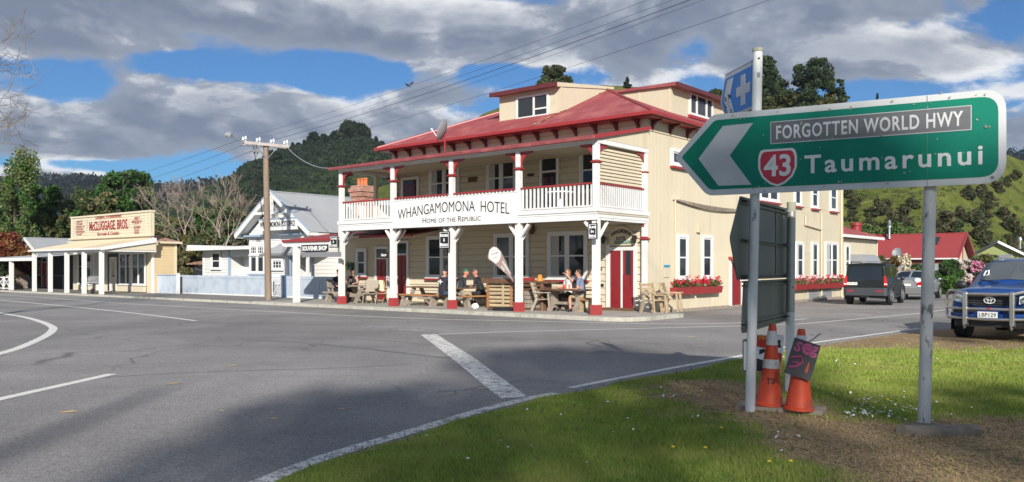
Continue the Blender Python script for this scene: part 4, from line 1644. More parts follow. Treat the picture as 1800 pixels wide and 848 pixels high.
# footpath: concrete before the hotel, asphalt further along, with a kerb
sheet('footpath', [W(-17.6, -.72)[:2], W(.9, -.72)[:2], W(1.6, .2)[:2], W(1.6, 2.4)[:2], W(.02, 3.4)[:2], W(-17.6, 3.4)[:2]], FP, 'concrete')
sheet('footpath', [W(-130, -.72)[:2], W(-17.602, -.72)[:2], W(-17.602, 3.6)[:2], W(-130, 3.6)[:2]], FP - .02, 'footpath_asphalt')
sheet('yard', [W(-130, 3.602)[:2], W(-13.2, 3.602)[:2], W(-13.2, 40)[:2], W(-130, 40)[:2]], FP - .01, 'yard_grass')
sheet('yard', [W(-40, 32.5)[:2], W(-.4, 32.5)[:2], W(-.4, 36.6)[:2], W(5, 38.6)[:2], W(20, 62)[:2], W(-40, 62)[:2]], .03, 'yard_grass')
kb = MB()
ko = [W(-17.6, -.86), W(.85, -.86), W(1.28, -.72), W(1.6, -.45), W(1.75, .1), W(1.75, 2.4), W(.3, 3.45)]
ki = [W(-17.6, -.722), W(.82, -.722), W(1.18, -.60), W(1.48, -.36), W(1.598, .1), W(1.598, 2.38), W(.02, 3.42)]
hs = [.125] * 7
for i in range(len(ko) - 1):
 a, b, c, d = ko[i], ko[i + 1], ki[i + 1], ki[i]
 kb.add([(a.x, a.y, 0), (b.x, b.y, 0), (b.x, b.y, hs[i + 1]), (a.x, a.y, hs[i]), (d.x, d.y, hs[i] + .003), (c.x, c.y, hs[i + 1] + .003)],
  [(0, 1, 2, 3), (3, 2, 5, 4)])
kb.build('kerb', 'kerb', kind='structure')
kb = MB()
n = 36
for i in range(n):
 x0, x1 = -130 + (112.4) * i / n, -130 + 112.4 * (i + 1) / n
 a, b, c, d = W(x0, -.86), W(x1, -.86), W(x1, -.722), W(x0, -.722)
 kb.add([(a.x, a.y, 0), (b.x, b.y, 0), (b.x, b.y, .10), (a.x, a.y, .10), (d.x, d.y, .103), (c.x, c.y, .103)], [(0, 1, 2, 3), (3, 2, 5, 4)])
kb.build('kerb', 'kerb', kind='structure')
# joints in the concrete
jb = MB()
for i in range(9):
 x = -17.0 + i * 2.1
 a, b, c, d = W(x, -.7), W(x + .02, -.7), W(x + .02, 3.0), W(x, 3.0)
 jb.add([(p.x, p.y, FP + .004) for p in (a, b, c, d)], [(0, 1, 2, 3)])
jb.build('footpath_joint', 'concrete_old', kind='structure')

P = lambda L_: [G(*p) for p in L_]
ribbon('centre_line', smooth_pts(P([(-60, 524), (10, 529), (120, 539), (240, 551.5), (345, 564.5)])), .15, .004, 'road_paint')
ribbon('edge_line', smooth_pts(P([(-40, 517), (57, 522), (205, 533), (420, 545), (700, 559), (930, 565), (1140, 569.5), (1290, 568.5), (1420, 561)])), .12, .004, 'road_paint')
ribbon('island_line', smooth_pts(P([(-60, 541), (0, 551), (41, 557.5), (72, 566), (90, 574), (93, 580), (80, 591), (41, 609), (0, 622), (-80, 642)])), .20, .004, 'road_paint')
ribbon('lane_line', P([(-90, 724), (0, 702), (197, 658)]), .17, .004, 'road_paint')
sheet('stop_line', P([(739.5, 589), (767, 588), (834, 630), (880, 664), (928, 698), (881, 701.5), (858, 684), (800, 635)]), .005, 'road_paint_worn')
ribbon('give_way_line', P([(770, 588), (900, 583.5), (1140, 577.5), (1400, 570.5), (1520, 560), (1618, 551), (1665, 544.5), (1740, 536)]), .10, .004, 'road_paint')
ribbon('short_line', P([(700, 580), (745, 581)]), .10, .004, 'road_paint_worn')
LEFT_EDGE = [(455, 850), (570, 805), (700, 766), (790, 739), (850, 721), (925, 702), (980, 692)]
ribbon('kerb_line', smooth_pts(P([(300, 915)] + LEFT_EDGE)), [.17] * 43, .0045, 'road_paint_worn')
ribbon('verge_line', smooth_pts(P([(1002, 682.5), (1070, 669), (1185, 647), (1300, 626.5), (1417, 605), (1618, 577.5)])), .13, .0045, 'road_paint')
# dark tyre marks on the worn seal
mat('tyre_mark', (.175, .168, .163), .8, .3, 3.0)
ribbon('tyre_mark', smooth_pts(P([(430, 598), (520, 602), (640, 613), (760, 627), (800, 630)])), .16, .002, 'tyre_mark')
ribbon('tyre_mark', smooth_pts(P([(520, 594), (640, 597), (760, 606), (900, 614), (1060, 622)])), .10, .0022, 'tyre_mark')
ribbon('tyre_mark', smooth_pts(P([(180, 664), (300, 657), (430, 652), (600, 647), (720, 640)])), .05, .0024, 'tyre_mark')
lf_ = MB()
for px, py, s in ((410, 643, .10), (306, 675, .10), (122, 725, .11), (478, 727, .03), (482, 737, .06), (390, 723, .04), (1215, 593, .12), (600, 720, .05)):
 g = G(px, py)
 lf_.add([(g.x - s, g.y - s * .3, .008), (g.x, g.y - s * .5, .006), (g.x + s, g.y + s * .1, .01), (g.x, g.y + s * .5, .012)], [(0, 1, 2, 3)])
lf_.build('fallen_leaves', 'straw', kind='stuff')

# verge: one grid whose front edge follows the road
EDGE = smooth_pts(P([(200, 960), (430, 872), (575, 812), (705, 773), (795, 746), (855, 729), (930, 709), (990, 697), (1080, 678), (1190, 657), (1305, 634), (1425, 611), (1545, 592), (1660, 580),
     (1790, 566), (1990, 545)]), 8)
EDGE = [Vector((-3.2, -10, 0)), Vector((-2.75, -2, 0)), Vector((-2.55, 3, 0))] + [e for e in EDGE if e.y > 3.6] + [Vector((60, 48, 0))]
_ex = np.array([e.x for e in EDGE])
_ey = np.array([e.y for e in EDGE])

def vnoise(x, y, s, seed=0):
 """smooth value noise"""
 r = np.random.default_rng(seed)
 tab = r.random((64, 64))
 u, v = np.asarray(x) * s + 100, np.asarray(y) * s + 100
 i, j = np.floor(u).astype(int), np.floor(v).astype(int)
 fu, fv = u - i, v - j
 fu, fv = fu * fu * (3 - 2 * fu), fv * fv * (3 - 2 * fv)
 t = lambda a, b: tab[a % 64, b % 64]
 return (t(i, j) * (1 - fu) + t(i + 1, j) * fu) * (1 - fv) + (t(i, j + 1) * (1 - fu) + t(i + 1, j + 1) * fu) * fv

def edge_x(y):
 return np.interp(y, _ey, _ex)

def soil(x, y):
 """bare, trodden ground: 1; grass: 0"""
 nz = (vnoise(x, y, 1.1, 1) - .5) * .9 + (vnoise(x, y, 3.3, 2) - .5) * .7 + (vnoise(x, y, 9, 3) - .5) * .5
 d1 = 1.55 - np.hypot((x - 2.65) / .95, (y - 9.6) / 1.5)
 d2 = np.minimum((x - 1.75 - .12 * (8.7 - y)) * 1.4, (8.75 + .25 * np.sin(x * 1.6) + .65 * np.exp(-((x - 2.7) / .8) ** 2) - y) * 1.3)
 d3 = np.minimum((y - 15.4 + .10 * (x - 6)) * .9, (x - 4.9) * 1.2)
 d4 = .55 - (x - edge_x(y)) * 2.6
 d = np.maximum(np.maximum(d1, d2), np.maximum(d3, d4))
 return np.clip((d + nz * .9) * 1.6 + .1, 0, 1)

def verge_z(x, y):
 e = np.clip((x - edge_x(y)) / .5, 0, 1)
 b = .03 + .05 * vnoise(x, y, .5, 5) + .02 * vnoise(x, y, 2.0, 6)
 b = b + .10 * np.clip((x - 3.6) / 3, 0, 1) * np.clip((8.2 - y) / 2.5, 0, 1)
 far = np.clip((y - 14.5) / 3, 0, 1)
 return .008 + e * b * (1 - .75 * far)

def build_verge():
 ys = np.concatenate([np.arange(-10, 4, 1.0), np.arange(4, 18, .16), np.arange(18, 48, 1.0)])
 ss = np.concatenate([np.arange(0, 1, .08), np.arange(1, 9, .16), np.arange(9, 30, 1.0)])
 X = edge_x(ys)[:, None] + ss[None, :]
 Y = np.repeat(ys[:, None], len(ss), 1)
 Z = verge_z(X, Y)
 v = np.stack([X, Y, Z], 2).reshape(-1, 3)
 a, b = X.shape
 idx = np.arange(a * b).reshape(a, b)
 f = np.stack([idx[:-1, :-1], idx[:-1, 1:], idx[1:, 1:], idx[1:, :-1]], 2).reshape(-1, 4)
 me = np_mesh('verge', v, f, 'verge', smooth=True)
 at_ = me.attributes.new('soil', 'FLOAT', 'POINT')
 at_.data.foreach_set('value', soil(v[:, 0], v[:, 1]).astype(np.float32))
 tag(place(me, 'verge'), kind='structure')
 rng = np.random.default_rng(11)

 def blades(n, y0, y1, h, w, seed):
  r = np.random.default_rng(seed)
  y = y0 + (y1 - y0) * r.random(n)
  xl = edge_x(y) + .02
  xr = np.maximum(xl + .3, .66 * y + 1.0)
  x = xl + (xr - xl) * r.random(n)
  keep = r.random(n) > soil(x, y) * .985
  keep &= (x < .64 * y + .8)
  x, y = x[keep], y[keep]
  m = len(x)
  tuft = .55 + .9 * vnoise(x, y, 2.6, 21)
  hh = h * (.5 + r.random(m)) * tuft
  ang = r.random(m) * 2 * pi
  lean = (.25 + .75 * r.random(m)) * hh
  la = r.random(m) * 2 * pi
  z = verge_z(x, y) - .004
  wx, wy = np.cos(ang) * w, np.sin(ang) * w
  p0 = np.stack([x - wx, y - wy, z], 1)
  p1 = np.stack([x + wx, y + wy, z], 1)
  p2 = np.stack([x + np.cos(la) * lean, y + np.sin(la) * lean, z + hh], 1)
  return np.stack([p0, p1, p2], 1).reshape(-1, 3)
 vs = [blades(170000, 4.6, 8.5, .034, .0040, 1), blades(130000, 8.5, 12.5, .036, .0058, 2), blades(75000, 12.5, 17.5, .04, .0082, 3)]
 v = np.concatenate(vs)
 mat('grass_blade', (.30, .375, .075), .7, .6, .9, spec=.25, island=.9, trans=.35, dirt=(.44, .43, .13), dscale=1.3, dlo=.46, dhi=.70)
 tag(place(np_mesh('grass', v, np.arange(len(v)).reshape(-1, 3), 'grass_blade'), 'grass'), kind='stuff')
 # dead straw and clippings on the bare ground
 n = 42000
 y = 5.2 + 5.6 * rng.random(n)
 x = 1.2 + (.66 * y - .6) * rng.random(n)
 k = rng.random(n) < (soil(x, y) - .15) * (.45 + .55 * (y < 8.6))
 x, y = x[k], y[k]
 m = len(x)
 L_, a, tl = .02 + .06 * rng.random(m), rng.random(m) * 2 * pi, .02 * rng.random(m)
 z = verge_z(x, y) + .004 + .012 * rng.random(m)
 big = rng.random(m) < .03
 L_ = np.where(big, L_ * 3, L_)
 dx, dy = np.cos(a), np.sin(a)
 w = np.where(big, .004, .0028)
 v = np.stack([np.stack([x - dy * w, y + dx * w, z], 1), np.stack([x + dy * w, y - dx * w, z], 1),
    np.stack([x + dx * L_, y + dy * L_, z + tl], 1)], 1).reshape(-1, 3)
 tag(place(np_mesh('straw', v, np.arange(len(v)).reshape(-1, 3), 'straw'), 'straw'), kind='stuff')
 # loose stones along the broken road edge and on the worn shoulder
 n = 5200
 y = 5 + 17 * rng.random(n) ** .8
 x = edge_x(y) + np.where(rng.random(n) < .6, rng.normal(-.02, .16, n), rng.random(n) * 5)
 k = (soil(x, y) > .45) | (x < edge_x(y) + .12)
 k &= ~((y < 15) & (x > edge_x(y) + .5))
 x, y = x[k], y[k]
 m = len(x)
 r_ = (.004 + .010 * rng.random(m) ** 2)[:, None]
 c_ = np.stack([x, y, verge_z(x, y) + .004], 1)
 dirs = [np.array(q) for q in ((1, 0, 0), (-.5, .87, 0), (-.5, -.87, 0), (0, 0, .9))]
 jit = [c_ + r_ * (q + rng.normal(0, .25, (m, 3))) for q in dirs]
 v = np.stack(jit, 1).reshape(-1, 3)
 b_ = np.arange(m)[:, None] * 4
 f = np.concatenate([b_ + np.array(q) for q in ((0, 1, 3), (1, 2, 3), (2, 0, 3))])
 mat('gravel', (.34, .31, .27), .9, .3, 20.0, island=.8)
 tag(place(np_mesh('gravel', v, f, 'gravel'), 'gravel'), kind='stuff')
 # a few taller weeds and dead stalks
 wd = MB()
 for _ in range(420):
  yy = 5 + 9 * rng.random()
  xx = edge_x(yy) + .05 + (.64 * yy + .6 - edge_x(yy)) * rng.random()
  z0, hh = float(verge_z(xx, yy)), rng.uniform(.05, .13)
  a = rng.uniform(0, 6.28)
  for q in range(3):
   b = a + rng.normal(0, .9)
   wd.add([(xx - .004, yy, z0), (xx + .004, yy, z0), (xx + cos(b) * hh * .6, yy + sin(b) * hh * .6, z0 + hh * rng.uniform(.5, 1))], [(0, 1, 2)])
 wd.build('weeds', 'leaf_pale', kind='stuff')
 # daisies in loose drifts
 dz = MB()
 spots = []
 for cx, cy, sx_, sy_, n in ((1555, 735, 40, 9, 70), (1520, 741, 20, 5, 40), (1490, 712, 40, 5, 16), (1200, 755, 20, 10, 6), (1360, 800, 40, 12, 14), (1460, 640, 90, 6, 22),
        (1175, 710, 30, 15, 8), (1040, 780, 120, 30, 14), (900, 800, 120, 25, 8), (1640, 720, 50, 14, 16), (1330, 640, 160, 6, 14)):
  for _ in range(n):
   spots.append((rng.normal(cx, sx_), rng.normal(cy, sy_)))
 for px, py in spots:
  if py < 632 or py > 846:
   continue
  g = G(px, py)
  if g.x < edge_x(g.y) + .15:
   continue
  z = float(verge_z(g.x, g.y)) + .035
  s = .009 + .007 * rng.random()
  t = rng.normal(size=2) * .4
  vs_ = [(g.x + s * cos(q), g.y + s * sin(q), z + s * (cos(q) * t[0] + sin(q) * t[1])) for q in [i * pi / 3 for i in range(6)]]
  dz.add(vs_, [tuple(range(6))])
 dz.build('daisies', 'daisy', kind='stuff')
 dd = MB()
 for px, py in ((1183, 812), (1390, 842), (1352, 843), (1560, 718), (1268, 780), (1240, 814)):
  g = G(px, py)
  dd.lathe([(.002, .04), (.018, .045), (.012, .055)], 6, (g.x, g.y, float(verge_z(g.x, g.y))))
 dd.build('dandelions', 'dandelion', kind='stuff')

build_verge()

# ------------------------------------------------------------------ hills
def hill(name, Y0, Yr, sky, ms, xs, back=120, rough=1.0, p=1.0, seed=3, rows=40):
 """terrain rising from Y0 to a ridge near Yr whose skyline is given in photo pixels"""
 sky = sorted(sky)
 kx = np.arange(xs[0], xs[1] + 1, (xs[1] - xs[0]) / 220.0)
 top = np.interp(kx, [q[0] for q in sky], [q[1] for q in sky])
 Yrk = Yr * (1 + .10 * np.sin(kx * .009 + seed))
 zr = np.maximum(HC + (HY - top) / F * Yrk, .5)
 t = np.concatenate([np.linspace(0, 1, rows), 1 + np.linspace(.1, 1, 8)])
 V = []
 for s in t:
  if s <= 1:
   Yv = Y0 + (Yrk - Y0) * s
   zz = -.5 + (zr + .5) * s ** p * (1 - .12 * np.sin(s * pi) * np.sin(kx * .02 + seed))
  else:
   Yv = Yrk + back * (s - 1)
   zz = zr * (1 - .55 * (s - 1) ** 1.3)
  Xv = (kx - CX) / F * Yv
  nz = (vnoise(Xv, Yv, .035, seed) - .5) * 3.0 + (vnoise(Xv, Yv, .12, seed + 1) - .5) * 1.0
  zz = zz + nz * rough * np.clip(min(s, 1) * (1.0 - min(s, 1)) * 4, 0, 1)
  V.append(np.stack([Xv, Yv, zz], 1))
 v = np.stack(V)
 a, b = v.shape[:2]
 idx = np.arange(a * b).reshape(a, b)
 f = np.stack([idx[:-1, :-1], idx[:-1, 1:], idx[1:, 1:], idx[1:, :-1]], 2).reshape(-1, 4)
 tag(place(np_mesh(name, v.reshape(-1, 3), f, ms, smooth=True), name), kind='structure')

 def surf(px, s):
  """point on the hill at photo column px, s up the slope"""
  j = int(np.clip((px - xs[0]) / (kx[1] - kx[0]), 0, b - 1))
  i = min(max(s, 0), 1) * (rows - 1)
  i0 = int(i)
  i1 = min(i0 + 1, rows - 1)
  q = v[i0, j] * (1 - (i - i0)) + v[i1, j] * (i - i0)
  return Vector(q)

 def find(px, py):
  """slope point whose image row is py"""
  best = None
  for k in range(60):
   q = surf(px, k / 59)
   e = abs((HY - (q.z - HC) / q.y * F) - py)
   if best is None or e < best[0]:
    best = (e, q)
  return best[1]
 return surf, find

near_surf, near_find = hill('hillside', 86, 150,
       [(520, 420), (600, 365), (645, 336), (690, 322), (760, 262), (850, 200), (960, 160), (1060, 150), (1130, 154), (1260, 186), (1330, 200), (1480, 222), (1600, 244),
       (1720, 262), (1767, 271), (1800, 284), (1900, 300), (2100, 330)], 'hill_grass', (480, 2150), rough=1.1, p=.95)
mid_surf, mid_find = hill('hill', 170, 390, [(180, 420), (250, 372), (300, 350), (340, 336), (390, 318), (430, 295), (500, 265), (540, 252), (590, 246), (625, 239), (645, 243), (665, 253), (720, 290), (800, 330),
           (900, 360)], 'hill_dark', (170, 920), rough=3.0, p=1.0, seed=9, back=200)
far_surf, far_find = hill('far_hill', 420, 760, [(-300, 310), (-100, 320), (0, 320), (62, 315), (110, 318), (160, 319), (240, 329), (300, 333), (330, 326), (380, 323), (420, 331), (520, 345), (640, 350), (900, 340),
            (1200, 330), (1500, 310), (1700, 285), (1790, 271), (1850, 262), (2000, 255)], 'hill_far', (-320, 2050), rough=5.0, p=1.0, seed=14, back=300)

# ------------------------------------------------------------------ trees and plants
def limbs_mesh(name, ms, h, r, nl, spread, rng, lean=.05, lo=.35):
 m = MB()
 n = 7
 pts, rs = [], []
 a = rng.uniform(0, 2 * pi)
 for i in range(n):
  t = i / (n - 1)
  pts.append((lean * h * t * cos(a) + rng.normal(0, .02) * h * t, lean * h * t * sin(a) + rng.normal(0, .02) * h * t, h * .92 * t - .1))
  rs.append(r * (1 - .85 * t) + .012)
 m.path(pts, rs, 8)
 for i in range(nl):
  t = rng.uniform(lo, .9)
  k = int(t * (n - 1))
  b = Vector(pts[k])
  an = rng.uniform(0, 2 * pi)
  L_ = spread * rng.uniform(.55, .95) * (1.2 - t * .6)
  q = [b]
  for j in range(1, 4):
   u = j / 3
   q.append(b + Vector((cos(an) * L_ * u, sin(an) * L_ * u, L_ * .55 * u + rng.normal(0, .06) * L_)))
  m.path(q, [r * .42 * (1 - t * .6), r * .3 * (1 - t * .6), r * .18, r * .06], 5)
 return m.mesh(name, ms, True)

TREE_CACHE = {}

def tree(name, label, loc, h, rad, leaf, style='round', n=5000, size=.16, seed=1, group=None, blobs=None, nb=46, bark='bark_brown', cat='tree', share=None, base=.22, turn=0.0):
 """trunk with limbs, crown of leaves in uneven clumps"""
 key = share
 t = thing(name, label, cat, loc, turn, group)
 if key and key in TREE_CACHE:
  tm, cm, h0 = TREE_CACHE[key]
  s = h / h0
  place(tm, 'trunk', t, scale=(s, s, s))
  place(cm, 'crown', t, scale=(s, s, s))
  return t
 rng = np.random.default_rng(seed)
 cs, rs = [], []
 dr, fl = 0.0, 1.0
 if blobs:
  for c_, q in blobs:
   cs.append(c_)
   rs.append((q, q, q * .9))
 elif style == 'round':
  for i in range(nb):
   a, u = rng.uniform(0, 2 * pi), rng.uniform(0, 1) ** .9
   z = h * (base + (1 - base) * u)
   w = rad * (.25 + .75 * sin(pi * min(1, .15 + u * .80)) ** .8) * rng.uniform(.15, .92)
   q = rad * rng.uniform(.16, .38) * (1.1 - .35 * u)
   cs.append((w * cos(a), w * sin(a), min(z, h - q * .6)))
   rs.append((q, q, q * .72))
 elif style == 'conifer':
  for i in range(34):
   u = (i + rng.random()) / 34
   a = rng.uniform(0, 2 * pi)
   w = rad * (1 - u) ** .85 * rng.uniform(.3, .95)
   q = rad * (.10 + .24 * (1 - u))
   cs.append((w * cos(a), w * sin(a), h * (base + (1 - base) * u) - .3 * w))
   rs.append((q, q, q * .55))
  dr = .5
 elif style == 'poplar':
  for i in range(30):
   u = rng.random()
   a = rng.uniform(0, 2 * pi)
   w = rad * (.2 + .7 * (1 - abs(u - .35)))* rng.uniform(.2, .9)
   q = rad * rng.uniform(.16, .36)
   cs.append((w * cos(a), w * sin(a), h * (base + (1 - base) * u)))
   rs.append((q, q, q * 2.2))
  dr = -.4
 elif style == 'spiky':                         # upswept feathery sprays
  for i in range(60):
   a, u = rng.uniform(0, 2 * pi), rng.random() ** 1.2
   z0, L_ = h * (base + .62 * u), (h * .42 if u > .6 else rad * 1.0) * rng.uniform(.7, 1.1)
   el = .35 + .65 * u * rng.uniform(.7, 1.2)
   for k in range(7):
    t_ = .12 + k / 6 * .88
    w = L_ * t_ * cos(el)
    q = rad * (.21 - .16 * t_)
    cs.append((w * cos(a), w * sin(a), min(h - .1, z0 + L_ * t_ * sin(el) * .8)))
    rs.append((q, q, q))
  dr = -.8
 elif style == 'bush':
  for i in range(22):
   a, u = rng.uniform(0, 2 * pi), rng.random()
   w = rad * (1 - .55 * u) * rng.uniform(.1, .9)
   q = rad * rng.uniform(.22, .40)
   cs.append((w * cos(a), w * sin(a), max(q * .5, (h - q * .8) * u)))
   rs.append((q, q, q * .8))
 v, f = leaf_cloud(cs, rs, n, size, rng, shell=.45, droop=dr)
 v[:, 2] = np.maximum(v[:, 2], .02)
 cm = np_mesh('crown', v, f, leaf)
 if isinstance(leaf, (list, tuple)) and len(leaf) > 1:
  # whole sprays take the second colour
  c = v.reshape(-1, 4, 3).mean(1)
  k = vnoise(c[:, 0] + c[:, 2] * .7, c[:, 1] + c[:, 2] * .4, 1.4 / max(rad * .3, .3), seed)
  cm.polygons.foreach_set('material_index', (k + rng.normal(size=len(k)) * .12 > .60).astype(np.int32))
 tm = limbs_mesh('trunk', bark, h * .93, max(.05, h * .022), 8 if style != 'bush' else 5, rad * .9, rng, lo=.25 if style != 'bush' else .05)
 place(tm, 'trunk', t)
 place(cm, 'crown', t)
 if key:
  TREE_CACHE[key] = (tm, cm, h)
 return t

def bare_tree(label, loc, h, spread, seed, bark='bark_pale', group=None, depth=5, r0=None, lean=(0, 0), up=.55, zmin=-1):
 """leafless tree: trunk, then forking branches down to twigs"""
 rng = np.random.default_rng(seed)
 t = thing('bare_tree', label, 'tree', loc, 0, group)
 tr, tw = MB(), MB()

 def grow(p, d, L_, r, lv):
  n = 3
  pts, rs = [p], [r]
  for i in range(n):
   d = (d + Vector(rng.normal(0, .13, 3)) + Vector((0, 0, .05))).normalized()
   p = p + d * L_ / n
   pts.append(p)
   rs.append(max(.0075, r * (1 - .32 * (i + 1) / n)))
  if lv >= 1 and pts[-1].z < zmin:
   return
  if True:
   (tr if lv <= 1 else tw).path(pts, rs, 6 if lv < 2 else (4 if lv < 4 else 3), caps=False)
  if lv >= depth:
   return
  for k in range(2 + (rng.random() < .6) + (lv == 0)):
   nd_ = (d * up + Vector(rng.normal(0, 1, 3)) * Vector((spread, spread, .42)).length * .42 + Vector((0, 0, .12))).normalized()
   grow(pts[-1] if k < 2 else pts[-2], nd_, L_ * rng.uniform(.62, .85), rs[-1] * .72, lv + 1)
 grow(Vector((0, 0, -.1)), Vector((lean[0], lean[1], 1)).normalized(), h * .30, r0 or h * .018, 0)
 tr.build('trunk', bark, t, smooth=True)
 tw.build('branch', bark, t)
 return t

def scatter_leaves(name, pts, rad, n, size, ms, seed, flat=1.0):
 rng = np.random.default_rng(seed)
 v, f = leaf_cloud(pts, rad, n, size, rng, shell=.4, flat=flat)
 return tag(place(np_mesh(name, v, f, ms), name), kind='stuff')

def on(px, Y, z=0.0):
 return ((px - CX) / F * Y, Y, z)

def hgt(py, Y):
 return HC + (HY - py) / F * Y

def plants():
 # ---- behind the store, left
 tree('willow_tree', 'tall feathery pale green tree rising behind the red shrub at far left', on(34, 66), hgt(284, 66), 2.1, ['leaf_pale', 'leaf_green'], 'poplar', 11000, .12, 31, base=.1)
 tree('evergreen_tree', 'dark evergreen tree at the left edge in front of the pale feathery tree', on(-8, 74), hgt(312, 74), 2.8, 'leaf_dark', 'round', 9000, .2, 32)
 tree('evergreen_tree', 'dark tree crowded between the pale feathery tree and the bright green one', on(52, 84), hgt(352, 84), 3.4, ['leaf_dark', 'leaf_olive'], 'round', 8000, .2, 33)
 tree('broadleaf_tree', 'bright green leafy tree behind the small dark building', on(84, 72), hgt(326, 72), 2.6, ['leaf_green', 'leaf_bright'], 'round', 13000, .17, 34)
 tree('cypress_tree', 'olive and tan cypress with upswept sprays behind the store sign', on(158, 74), hgt(316, 74), 5.2, ['leaf_cypress', 'leaf_tan'], 'spiky', 30000, .19, 35, base=.06)
 tree('cypress_tree', 'lower olive cypress sprays left of the store sign', on(110, 70), hgt(358, 70), 3.6, ['leaf_cypress', 'leaf_olive'], 'spiky', 14000, .18, 36, base=.06)
 tree('broadleaf_tree', 'big mid green tree standing behind the right end of the store sign', on(222, 80), hgt(301, 80), 4.0, ['leaf_green', 'leaf_dark'], 'round', 17000, .18, 37)
 tree('broadleaf_tree', 'rounded green tree just right of the big one behind the store sign', on(252, 84), hgt(345, 84), 2.6, ['leaf_green', 'leaf_dark'], 'round', 8000, .2, 38)
 tree('maple_shrub', 'rust red leafy shrub beside the small dark building at far left', on(20, 62), hgt(404, 62), 2.3, ['leaf_red', 'leaf_rust'], 'bush', 9000, .14, 39, cat='shrub')
 tree('shrub', 'dark green shrub under the far left verandah', on(4, 58), hgt(455, 58), 1.0, 'leaf_dark', 'bush', 2500, .1, 40, cat='shrub')
 # ---- between store and post office
 k = 0
 for px, Y, py, rad, lf, st in ((285, 70, 398, 2.0, ['leaf_olive', 'leaf_dark'], 'bush'), (312, 76, 385, 2.3, ['leaf_olive', 'leaf_pale'], 'round'), (338, 68, 412, 1.8, ['leaf_dark', 'leaf_olive'], 'bush'),
        (352, 80, 366, 2.6, ['leaf_green', 'leaf_olive'], 'round'), (377, 70, 404, 2.2, ['leaf_dark', 'leaf_olive'], 'bush'), (396, 76, 352, 2.6, ['leaf_green', 'leaf_dark'], 'round'),
        (418, 82, 372, 2.6, ['leaf_olive', 'leaf_tan'], 'round'), (322, 66, 432, 1.5, ['leaf_olive', 'leaf_tan'], 'bush')):
  k += 1
  where = ['close to the yellow side wall of the store', 'under the first pale bare tree', 'low and dark, left of the post office lean-to', 'behind the two bare trees', 'below the second bare tree',
    'tall and green, left of the post office gable', 'tan leaved, against the post office gable', 'small and tan, in front of the scrub by the store'][k - 1]
  tree('scrub_tree', 'scrubby bush ' + where, on(px, Y), hgt(py, Y), rad, lf, st, 5500, .17, 50 + k, 'scrubby growth between store and post office', cat='bush')
 bare_tree('pale leafless tree with a flat spreading top right of the store', on(336, 72), hgt(322, 72) * 1.0, .7, 5, depth=7, up=1.15, group='leafless trees by the post office')
 bare_tree('taller pale leafless tree with forking trunks left of the post office', on(386, 70), hgt(314, 70) * 1.0, .55, 12, depth=7, up=1.2, group='leafless trees by the post office')
 bare_tree('small leafless tree behind the post office gable', on(447, 62), hgt(345, 62), 1.0, 8, depth=5, group='leafless trees by the post office', bark='bark_grey')
 # branches of the bare tree standing off the left edge
 bare_tree('leafless tree whose bare twigs reach in from the left edge of the photo', on(-105, 25), 10.6, 1.0, 47, 'bark_grey', depth=7, r0=.17, lean=(.06, 0), up=.8, zmin=4.2)
 # ---- wooded hills
 rng = np.random.default_rng(5)
 pts, rad = [], []
 for _ in range(2600):
  px = rng.uniform(-60, 620)
  q = far_surf(px, rng.uniform(.25, 1.0) ** .8)
  if vnoise(q.x, q.y, .012, 77) < .30 and q.z < 95:
   continue
  pts.append(q + Vector((0, 0, 2.5)))
  rad.append(rng.uniform(3.0, 6.0))
 for _ in range(220):
  q = far_surf(rng.uniform(1690, 1900), rng.uniform(.6, 1.0))
  pts.append(q + Vector((0, 0, 2.5)))
  rad.append(rng.uniform(3.0, 6.0))
 scatter_leaves('far_wood', pts, rad, 60000, 1.4, 'leaf_far', 61)
 pts, rad = [], []
 for _ in range(4200):
  px = rng.uniform(300, 720)
  s = rng.uniform(.12, .97)
  q = mid_surf(px, s)
  if vnoise(q.x, q.y, .022, 78) + .25 * vnoise(q.x, q.y, .09, 79) < .80 and not (px < 470 and rng.random() < .5 and s < .62 and vnoise(q.x, q.y, .03, 80) > .42):
   continue
  pts.append(q + Vector((0, 0, .8)))
  rad.append(rng.uniform(.6, 1.9) * (.6 if px > 540 else 1))
 for _ in range(1800):
  q = mid_surf(rng.uniform(380, 720), rng.uniform(.03, .95))
  pts.append(q + Vector((0, 0, .3)))
  rad.append(rng.uniform(.35, .9))
 scatter_leaves('bush', pts, rad, 100000, .5, 'leaf_pine', 62)
 # trees on the skyline of the middle hill, each its own
 G_ = 'dark trees along the ridge of the far green hill'
 for i, (px, hh) in enumerate(((500, 9), (508, 7), (516, 13), (526, 9), (536, 11), (545, 15), (552, 20), (560, 12), (570, 17), (579, 13), (590, 16), (598, 20), (607, 22), (616, 26), (625, 27), (634, 24), (641, 18), (664, 13),
        (672, 10), (493, 12), (487, 9))):
  q = mid_surf(px, .985)
  q2 = tuple(q + Vector((0, 0, -.6)))
  kk = 'conifer' if i % 5 in (2, 4) and hh < 21 else 'round'
  if 590 <= px <= 641:
   lab = 'tall dark tree in the clump crowning the highest point of the far hill'
  elif px > 650:
   lab = 'dark tree on the far ridge right of the summit clump, beside the red roof'
  else:
   lab = 'dark tree on the descending ridge left of the summit clump'
  tree('ridge_tree', lab, q2, hh * .27, hh * (.075 if kk == 'conifer' else .125), 'leaf_pine', kk, 1500, .8, 90 + i % 4, G_, share='ridge%s%d' % (kk, i % 3), turn=i * 1.3)
 for px, s, hh in ((478, .84, 14), (488, .80, 15), (470, .9, 9)):
  q = mid_surf(px, s)
  tree('ridge_tree', 'dark tree standing below the ridge beside the utility pole top', tuple(q), hh * .36, hh * .16, 'leaf_pine', 'round', 1500, .8, 95, G_, share='ridgeround1', turn=px)
 # ---- hilltop behind the hotel
 q = near_surf(980, .97)
